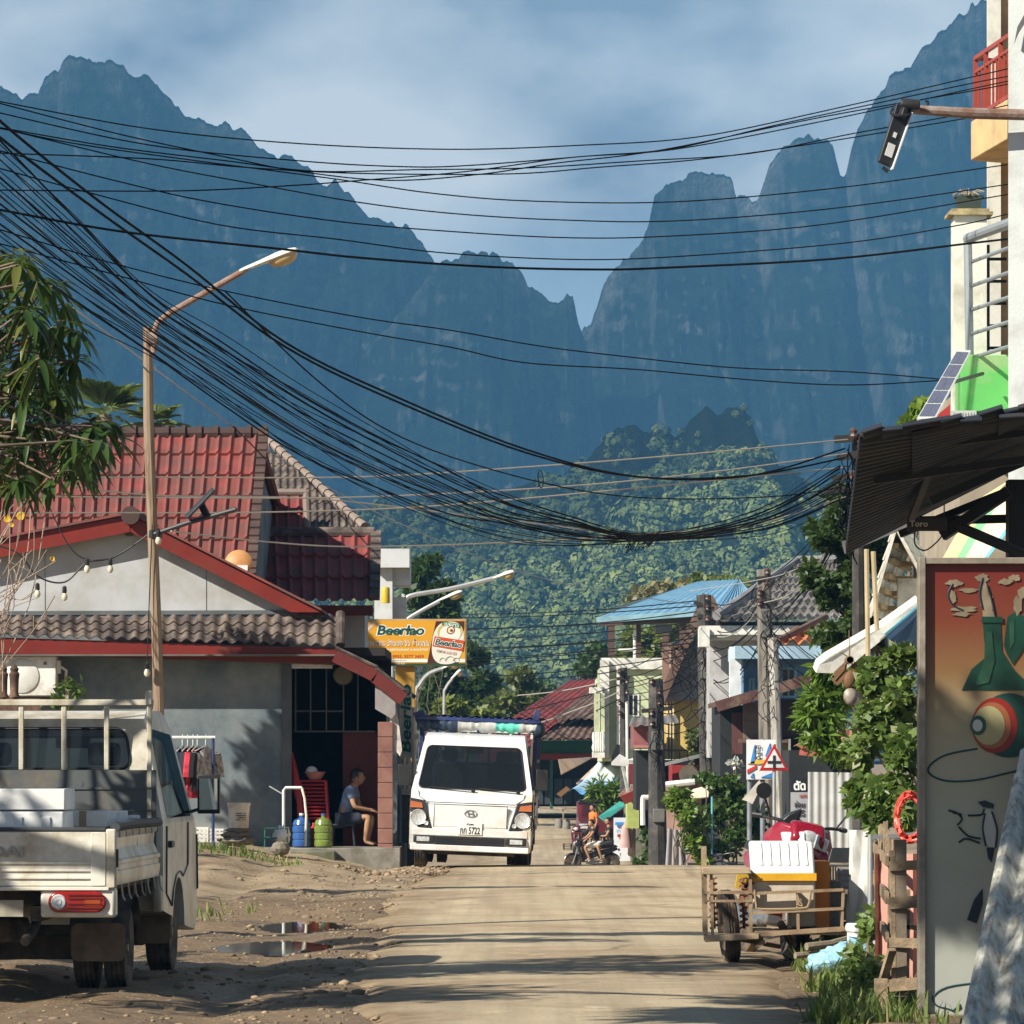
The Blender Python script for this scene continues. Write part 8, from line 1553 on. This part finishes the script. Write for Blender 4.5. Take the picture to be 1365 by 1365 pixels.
    for s in ('','L'):
        f=MB(); a,b=P['ank'+s],P['toe'+s]; d=(b-a); d.z=0; d.normalize(); c=a.lerp(b,.6); f.box((c.x,c.y,min(a.z,b.z)-.032),(.09,.25,.022),Matrix.Rotation(math.atan2(-d.x,d.y),3,'Z')); f.build('sandal',feet or BLK,t,bevel=.006)
    return t
BY_=150.; bx=PX(789,BY_); bz=float(gz(bx,BY_))-.02; brz=R(98)
motorbike('motorbike','black motorbike with front basket carrying two riders at the crest',(bx,BY_,bz),brz,BKB,0,False,None,True)
drv=dict(pel=(0,-.2,.88),che=(0,-.08,1.22),nec=(0,-.03,1.40),hea=(0,.02,1.54),sho=(.18,-.06,1.34),elb=(.27,.10,1.12),wri=(.32,.22,1.05),hip=(.1,-.16,.87),kne=(.2,.26,.80),ank=(.2,.10,.40),toe=(.2,.26,.35))
pas=dict(pel=(0,-.60,.92),che=(0,-.57,1.27),nec=(0,-.54,1.45),hea=(0,-.51,1.60),sho=(.18,-.56,1.38),elb=(.25,-.42,1.14),wri=(.12,-.27,1.14),hip=(.1,-.56,.91),kne=(.23,-.14,.84),ank=(.2,-.28,.42),toe=(.2,-.12,.37))
BLKT=mat('black_tee',(.016,.016,.019),.9,bump=.3); 
person('man in black t shirt and white shorts driving the motorbike',(bx,BY_,bz),brz,drv,BLKT,mat('white_shorts',(.62,.60,.58),.9,bump=.3),.45,.8,look=.15)
person('man in black t shirt sitting behind the driver of the motorbike',(bx,BY_,bz),brz,pas,mat('washed_black_tee',(.022,.022,.022),.9,var=.5,scale=9,bump=.3),mat('dark_shorts',(.03,.03,.035),.9),.5,.9,look=.4)
sit=dict(pel=(0,-.02,.10),che=(0,.10,.44),nec=(0,.16,.60),hea=(0,.21,.72),sho=(.17,.12,.54),elb=(.24,.20,.28),wri=(.12,.40,.24),hip=(.1,.02,.09),kne=(.15,.40,.14),ank=(.13,.34,-.23),toe=(.13,.49,-.275))
sx_,sy_=PX(458,69.75),69.75
person('person in a light blue shirt and dark shorts sitting on the shady porch',(sx_,sy_,.57),-R(97),sit,mat('light_blue_shirt',(.17,.23,.36),.9,bump=.3),mat('navy_shorts',(.025,.03,.05),.9),.6,.85)
std=dict(pel=(0,0,.92),che=(0,.01,1.28),nec=(0,.02,1.46),hea=(0,.04,1.60),sho=(.18,0,1.39),elb=(.25,.0,1.12),wri=(.24,.10,.88),hip=(.1,0,.88),kne=(.11,.02,.48),ank=(.11,0,.09),toe=(.12,.15,.045))
person('person in an orange shirt standing behind the two riders',gp(PX(791,165),165),R(120),std,mat('orange_shirt',(.62,.17,.03),.9,bump=.3),mat('dark_shorts',(.03,.03,.03)),.6,.9)
for o in list(bpy.data.objects):
    if o.name.startswith('stool') and o.type=='MESH':
        o.location=(PX(458,69.75),69.75,.57)
        for v in o.data.vertices:
            if v.co.z<-.1: v.co.z=-.30
# ================================================================ overhead cables
CAB=mat('cable_black',(.006,.006,.007),.9,bump=0,var=.1,spec=.1); CABP=mat('cable_pale',(.42,.40,.36),.5,bump=0,var=.1); CABB=mat('cable_brown',(.035,.02,.014),.8,bump=0,var=.1)
def cable(pts,Y0,Y1,r,label,group,m=None,jit=0.,seed=0,name='overhead_cable'):
    rg=random.Random(seed); x0,x1=pts[0][0],pts[-1][0]; P=[]
    for a,b in pts: t=(a-x0)/(x1-x0); P.append(W(a,b+rg.uniform(-jit,jit),Y0+(Y1-Y0)*t))
    L=smooth(P,7); mb=MB(); mb.tube(L,r,5); o=mb.build(name,m or CAB,None,True,loc=P[0]); tag(o,label,'cable',group); return o
g='cables crossing the whole sky'; lb='black cable stretched across the whole sky in front of the mountains'
SKY=[[(0,135),(200,172),(400,192),(600,199),(770,194),(930,182),(1100,148),(1290,104)],[(0,150),(200,193),(400,215),(530,222),(620,221),(780,208),(900,197),(1050,164),(1290,113)],[(0,137),(160,180),(300,210),(400,228),(520,240),(640,232),(740,218),(880,200),(1100,155),(1290,122)],
[(0,170),(150,196),(300,214),(420,228),(560,227),(700,225),(850,214),(1000,205),(1140,178),(1290,150)],[(0,205),(200,212),(330,224),(480,232),(680,232),(800,222),(940,211),(1110,187),(1290,158)],[(0,253),(230,254),(380,247),(480,240),(620,228),(760,211),(900,199),(1100,160),(1300,117)],
[(0,170),(197,218),(352,248),(480,271),(600,284),(740,293),(900,294),(1111,278),(1345,245)],[(0,172),(105,192),(253,214),(450,239),(577,258),(710,269),(900,269),(1111,252),(1326,222)],[(0,200),(151,241),(281,269),(450,296),(600,309),(760,316),(900,315),(1097,299),(1345,259)],[(0,225),(120,258),(292,299),(450,320),(590,337),(760,345),(900,343),(1125,324),(1273,301),(1345,286)],[(0,280),(165,309),(369,332),(480,343),(650,355),(800,359),(900,357),(1111,345),(1290,325)],
[(-20,300),(150,350),(300,388),(480,423),(600,440),(720,462),(840,476),(980,490),(1130,495),(1240,505)],[(20,330),(150,365),(300,407),(480,443),(600,463),(700,484),(850,492),(1000,506),(1130,513),(1255,507)]]
for k,p in enumerate(SKY):
    a,b=p[0],p[1]; p=[(a[0]-70,a[1]-70*(b[1]-a[1])/(b[0]-a[0]))]+p; c,d=p[-1],p[-2]; p=p+[(c[0]+60,c[1]+60*(c[1]-d[1])/(c[0]-d[0]))]
    cable(p,42,50,.012 if k==10 else .0066,lb,g,jit=1.0,seed=k)
g='cables in the sagging bundle'; lb='black cable in the dense bundle sagging from the upper left to the dark pole'
bx0=[-60,0,110,200,300,400,500,600,680,760,850,950,1040,1120]; by0=[222,268,358,430,498,562,616,662,690,707,717,709,686,643]
rg=random.Random(21)
perm=list(range(26)); rg.shuffle(perm)
for k in range(26):
    u0=(k+.5)/26*2-1; u1=(perm[k]+.5)/26*2-1; pts=[]
    for x,y in zip(bx0,by0):
        w=np.interp(x,[-60,0,200,400,600,760,850,950,1120],[92,84,46,54,48,26,7,12,36]); 
        end=(rg.random()-.5)*7; u=u0+(u0*.45+u1*.55-u0)*min(1,max(0,(x-150)/520)); pts.append((x,y+w*(u+.12*math.sin(k*2.3+x*.008))+end*(.9 if 40<x<800 else .3)))
    cable(pts,40,72,.0052 if k%6 else .0095,lb,g,CABB if k in (13,17) else CAB,2.0,k)
g='upper pair of sagging cables'; lb='one of two black cables sagging just above the dense bundle'
for k in range(2): cable([(-50,104+k*30),(0,160+k*24),(130,268+k*14),(250,355+k*10),(380,455+k*7),(520,525+k*6),(700,600+k*3),(850,636),(1000,633),(1126,598+k*12)],40,72,.014,lb,g,CAB,1.5,40+k)
cable([(300,388),(420,505),(520,575),(640,622),(780,655),(900,664),(1040,662),(1120,650)],48,72,.009,'thin black cable running between the upper pair and the dense bundle',None,CAB,1,50)
g='pale level wires'; lb='pale thin wire running level in front of the red roof and wooded hill'
for k,p in enumerate(([(-60,637),(200,636),(480,636),(700,622),(900,607),(1130,586)],[(-60,660),(200,663),(480,662),(760,648),(960,628),(1130,604)],[(-60,683),(150,684),(350,682),(560,676),(800,655),(1130,622)],[(228,708),(350,722),(480,728),(700,722),(860,712),(1000,700),(1130,662)],[(-60,602),(60,640),(200,660),(420,664),(640,690),(850,714)])): cable(p,58,72.5,.010,lb,g,CABP,.8,60+k)
cable([(98,410),(200,487),(320,575),(420,640),(550,705),(700,765),(830,792),(925,806)],56,130,.011,'pale wire slanting down from the mango leaves to the far utility pole',None,CABP,.5,70)
cable([(920,788),(1000,775),(1060,760),(1130,715),(1240,570),(1310,520)],128,58,.010,'pale wire rising from the far poles to the awning corner',None,CABP,.5,71)
g='wires between the far poles'; lb='dark wire strung between the far utility poles'
rg=random.Random(33); PL={1:(1018,760,114),2:(938,795,132),3:(874,905,124),4:(831,890,160)}
def mid(a,b,sag,r=.016,m=None,seed=0):
    (xa,ya,Ya),(xb,yb,Yb)=a,b
    if xa>xb: (xa,ya,Ya),(xb,yb,Yb)=(xb,yb,Yb),(xa,ya,Ya)
    pts=[(xa+(xb-xa)*t,ya+(yb-ya)*t+4*sag*t*(1-t)) for t in (0,.25,.5,.75,1)]; cable(pts,Ya,Yb,r,lb,g,m,.6,seed,'pole_wire')
for k in range(11): mid((430+rg.uniform(-20,60),812+k*9,230),(PL[2][0],800+k*7,132),rg.uniform(4,16),.018,None,k)
for k in range(9): mid((PL[2][0]+2,800+k*14,132),(PL[1][0],768+k*11,114),rg.uniform(8,34),.014,CABP if k==3 else None,k+20)
for k in range(6): mid((PL[4][0],895+k*8,160),(PL[2][0],830+k*16,132),rg.uniform(3,14),.015,None,k+40)
for k in range(6): mid((PL[3][0],912+k*12,124),(PL[2][0],860+k*20,132),rg.uniform(8,26),.014,None,k+50)
for k in range(7): mid((PL[1][0],775+k*14,114),(1140-k*2,645+k*9,73),rg.uniform(10,40),.012,CABP if k==2 else None,k+60)
for k in range(5): mid((690,905+k*22,190),(PL[4][0],893+k*9,160),rg.uniform(2,9),.02,CABP if k in(1,3) else None,k+80)
for k in range(5): mid((PL[1][0],800+k*22,114),(1090+k*5,880+k*14,112),rg.uniform(6,26),.013,None,k+90)
def tangle(label,px,py0,py1,Y,n,w,seed):
    rg=random.Random(seed); mb=MB()
    for k in range(n):
        x=px+rg.gauss(0,w*.35); y=rg.uniform(py0,py1); L=rg.uniform(25,90); a=rg.uniform(-1,1); pts=[(x,y)]
        for q in range(1,6): pts.append((x+a*w*1.3*math.sin(q*.7)+rg.gauss(0,w*.18),y+L*q/5+rg.gauss(0,3)))
        mb.tube(smooth([W(u,v,Y-.3-rg.random()*.4) for u,v in pts],4),.010,4,False)
    tag(mb.build('cable_tangle',CAB,None,True,loc=W(px,py0,Y)),label,'cable tangle')
tangle('thick tangle of cable loops on the dark pole before the yellow wall',942,800,1000,132,20,16,1); tangle('tangle of cable loops on the tallest utility pole',1022,765,920,114,15,13,2); tangle('tangle of cable loops on the short thick pole',876,905,1010,124,14,9,3); tangle('tangle of wires round the insulators by the awning',1132,590,670,72.8,26,12,4); tangle('loose cable loops hanging over the grey gable boarding',915,830,920,136,9,24,5)
upole('tall dark utility pole outside the left edge where the sky cables start',-72,60,-70,1260,41,.13,DKP,((-90,-52,110,110),(-90,-52,170,170),(-90,-52,230,230),(-92,-50,290,290)))
# ================================================================ mango tree on the left
def mango():
    t=thing('mango_tree','mango tree with long drooping leaves at the left edge','tree',(-8.2,29.6,0)); rg=random.Random(17); ends=[]
    def inside(px,py):
        xr=np.interp(py,[325,360,420,500,560,600,640,665],[10,60,95,110,150,135,75,25]); return px<xr
    while len(ends)<88:
        px=rg.uniform(-60,150); py=rg.uniform(330,640)
        if inside(px,py) and not (px>60 and 380<py<430 and rg.random()<.6): ends.append(W(px,py,rg.uniform(31,33.6)))
    for px,py in ((148,585),(120,560),(100,480),(85,430),(128,600),(95,615),(60,625),(20,640),(20,350),(50,380),(110,575),(70,520),(40,600)): ends.append(W(px,py,rg.uniform(31.4,32.6)))
    V=[];Fc=[]
    for e in ends:
        n=rg.randint(8,12)
        for k in range(n):
            a=rg.uniform(0,2*PI); ou=rg.uniform(.35,1.0); L=rg.uniform(.14,.23); w=L*rg.uniform(.11,.15); d=Vector((math.cos(a)*ou,math.sin(a)*ou,rg.uniform(-.75,.4))).normalized(); side=d.cross(Vector((0,0,1))).normalized(); nn=side.cross(d); st=e+d*.03; n0=len(V); rows=[]
            for q in range(6):
                f=q/5; c=st+d*L*f+Vector((0,0,-.55*L*f*f)); ww=w*(math.sin(PI*min(.97,f*.9+.08))**.8); fold=nn*ww*.35
                V += [c-side*ww+fold,c,c+side*ww+fold]
            for q in range(5):
                b=n0+q*3; Fc += [(b,b+1,b+4,b+3),(b+1,b+2,b+5,b+4)]
    npmesh('leaves_in_view',[tuple(v-t.location) for v in V],Fc,leafmat('mango_leaf',(.012,.036,.009),(.065,.115,.026),.22,.35,(.11,.12,.03)),t,smooth=True).name='foliage'
    mb=MB(); limb(mb,(0,0,-.2),(.2,.6,3.4),.26,.2,1,.03)
    for k,e in enumerate(ends):
        b=e-t.location
        if k%3==0: limb(mb,(.2,.6,3.2+.5*rg.random()),tuple(b),.035,.008,k,.05,8)
        else: q=ends[k-k%3]-t.location; limb(mb,tuple(q.lerp(Vector((.2,.6,3.3)),.25)),tuple(b),.014,.006,k,.05,5)
    for c in ((-1.5,1,4.5),(2.1,-4,5.6),(4.2,-5.2,6.6),(1.,-2,5.8),(3.,-4.2,6.4)): limb(mb,(.2,.6,3.2),c,.075,.025,3,.06,8)
    mb.build('trunk',BARK(),t)
    cl=[(1.0,2.0,3.9,.8,.7,.6,520),(1.7,2.7,4.4,.8,.7,.6,520),(.7,1.6,4.7,.7,.6,.6,260),(1.7,3.2,3.5,.7,.6,.5,420),(.9,2.6,3.1,.7,.6,.5,360),(-1.2,2.2,4.3,1.3,1.,1.,600),(-1.6,.6,5.3,1.3,1.2,.7,260),(-2.4,-.6,5.4,1.3,1.2,.7,300),(0,-1.8,5.6,1.4,1.,.6,300),(1.2,-3.9,6.9,1.2,1.0,.6,1300),(2.6,-4.7,7.1,1.3,1.1,.6,1500),(3.8,-5.3,7.2,1.2,1.2,.6,1400),(4.9,-5.1,7.3,1.0,1.0,.6,1100),(2.4,-6.3,7.0,1.4,1.0,.6,1400),(4.2,-6.7,7.1,1.3,.9,.6,1200),(.8,-5.5,6.6,1.3,1.,.7,1300),(-1,-2.5,5.8,1.5,1.3,.9,900)]  # high forward clumps added out of view to shade the board and foreground
    cl=[(a+1.6,b-1.,c,d,e,f,int(n*(.16 if b<-5.9 else 1))) for a,b,c,d,e,f,n in cl]
    V,Fq=leaves(cl,.26,5,.34,.3,.5); npmesh('crown',V,Fq,leafmat('mango_leaf',(.018,.05,.012),(.10,.16,.04)),t)
mango()
tree('roadside_tree','unseen tree added left of the frame to cast shadow stripes on the road','tree',(-7.8,34.8,0),6.5,2.5,[(-1.2,.6,7,1.2,.35,.35,520),(.4,.9,7.1,1.1,.3,.3,420),(1.6,1.2,7.2,.9,.25,.25,300),(.2,-.3,6.8,1.4,.3,.3,420),(-.8,-.9,6.6,.8,.3,.3,240)],.24,leafmat('mango_leaf',(.02,.05,.01),(.1,.16,.04)),82)  # added out of view; thin flat crown shaped to cast the road stripes
tree('roadside_tree','unseen tree added left of the frame to cast the farther shadow stripe','tree',(-8.9,50.2,0),6.5,2.5,[(-1.2,.3,7,1.3,.3,.3,420),(.6,.5,7.1,1.2,.25,.25,340),(2.2,.7,7.2,1.,.2,.2,240)],.24,leafmat('mango_leaf',(.02,.05,.01),(.1,.16,.04)),83)  # added out of view; narrow crown shaped for the farther road stripe
tree('roadside_tree','unseen tree added left of the frame to shade the porch and wall','tree',(-8.9,65.0,.3),5.6,1.5,[(.3,.4,5.9,.9,.5,.7,700),(.9,.5,6.4,.7,.4,.6,600),(-.2,.3,5.2,.7,.4,.5,420),(.5,.5,7.0,.7,.4,.4,320)],.22,leafmat('mango_leaf',(.02,.05,.01),(.1,.16,.04)),81)  # added out of view so the porch and lower wall fall in shadow
mb=MB(); rg=random.Random(77)
for k in range(9):
    x=850+rg.uniform(-16,16); mb.tube(smooth([W(x-rg.uniform(6,30),714+rg.uniform(-4,5),64),W(x,717+rg.uniform(-3,6),64),W(x+rg.uniform(-4,8),724+rg.uniform(0,14),64),W(x+rg.uniform(8,30),712+rg.uniform(-4,6),64)],5),.006,4,False)
tag(mb.build('cable_tie_knot',CAB,None,True,loc=W(850,716,64)),'knot of tied loops at the lowest point of the cable bundle','cable knot')
mb=MB(); mb.tube(smooth([W(a,b,60) for a,b in ((719,626),(717,636),(719,648),(723,649),(724,636),(721,627))],5),.006,4,False); tag(mb.build('cable_loop',CAB,None,True,loc=W(720,630,60)),'single small cable loop hanging from the pale level wires','cable loop')
# bare shrub with yellow leaves at the left edge
t=thing('bare_shrub','leafless twiggy shrub with a few yellow leaves at the left edge','shrub',(PX(-15,50),50,0)); rg=random.Random(2); mb=MB()
for k in range(22):
    a=W(rg.uniform(-30,5),rg.uniform(780,930),50+rg.uniform(-.3,.3)); b=W(rg.uniform(-20,75),rg.uniform(640,800),50+rg.uniform(-.4,.4)); m_=a.lerp(b,.5)+Vector((rg.uniform(-.15,.15),0,rg.uniform(-.1,.1))); mb.tube(smooth([a,m_,b],4),.006,4)
    c=m_+Vector((rg.uniform(-.25,.3),0,rg.uniform(0,.3))); mb.tube([m_,c],.004,4)
mb.tube([W(-15,1150,50),W(-12,900,50)],.03,6); mb.build('twigs',mat('pale_twig',(.33,.25,.19),.9),t,True)
mb=MB()
for px,py,r in ((10,692,.05),(28,688,.06),(70,745,.035),(16,700,.03)): c=W(px,py,49.8); mb=MB(); mb.lathe([(.001,.01),(r*.8,0),(r*.7,-.005),(.001,.004)],10,at=c,axis='y'); mb.build('yellow_leaf',mat('yellow_dry_leaf',(.6,.38,.03),.6,bump=0),t,True)
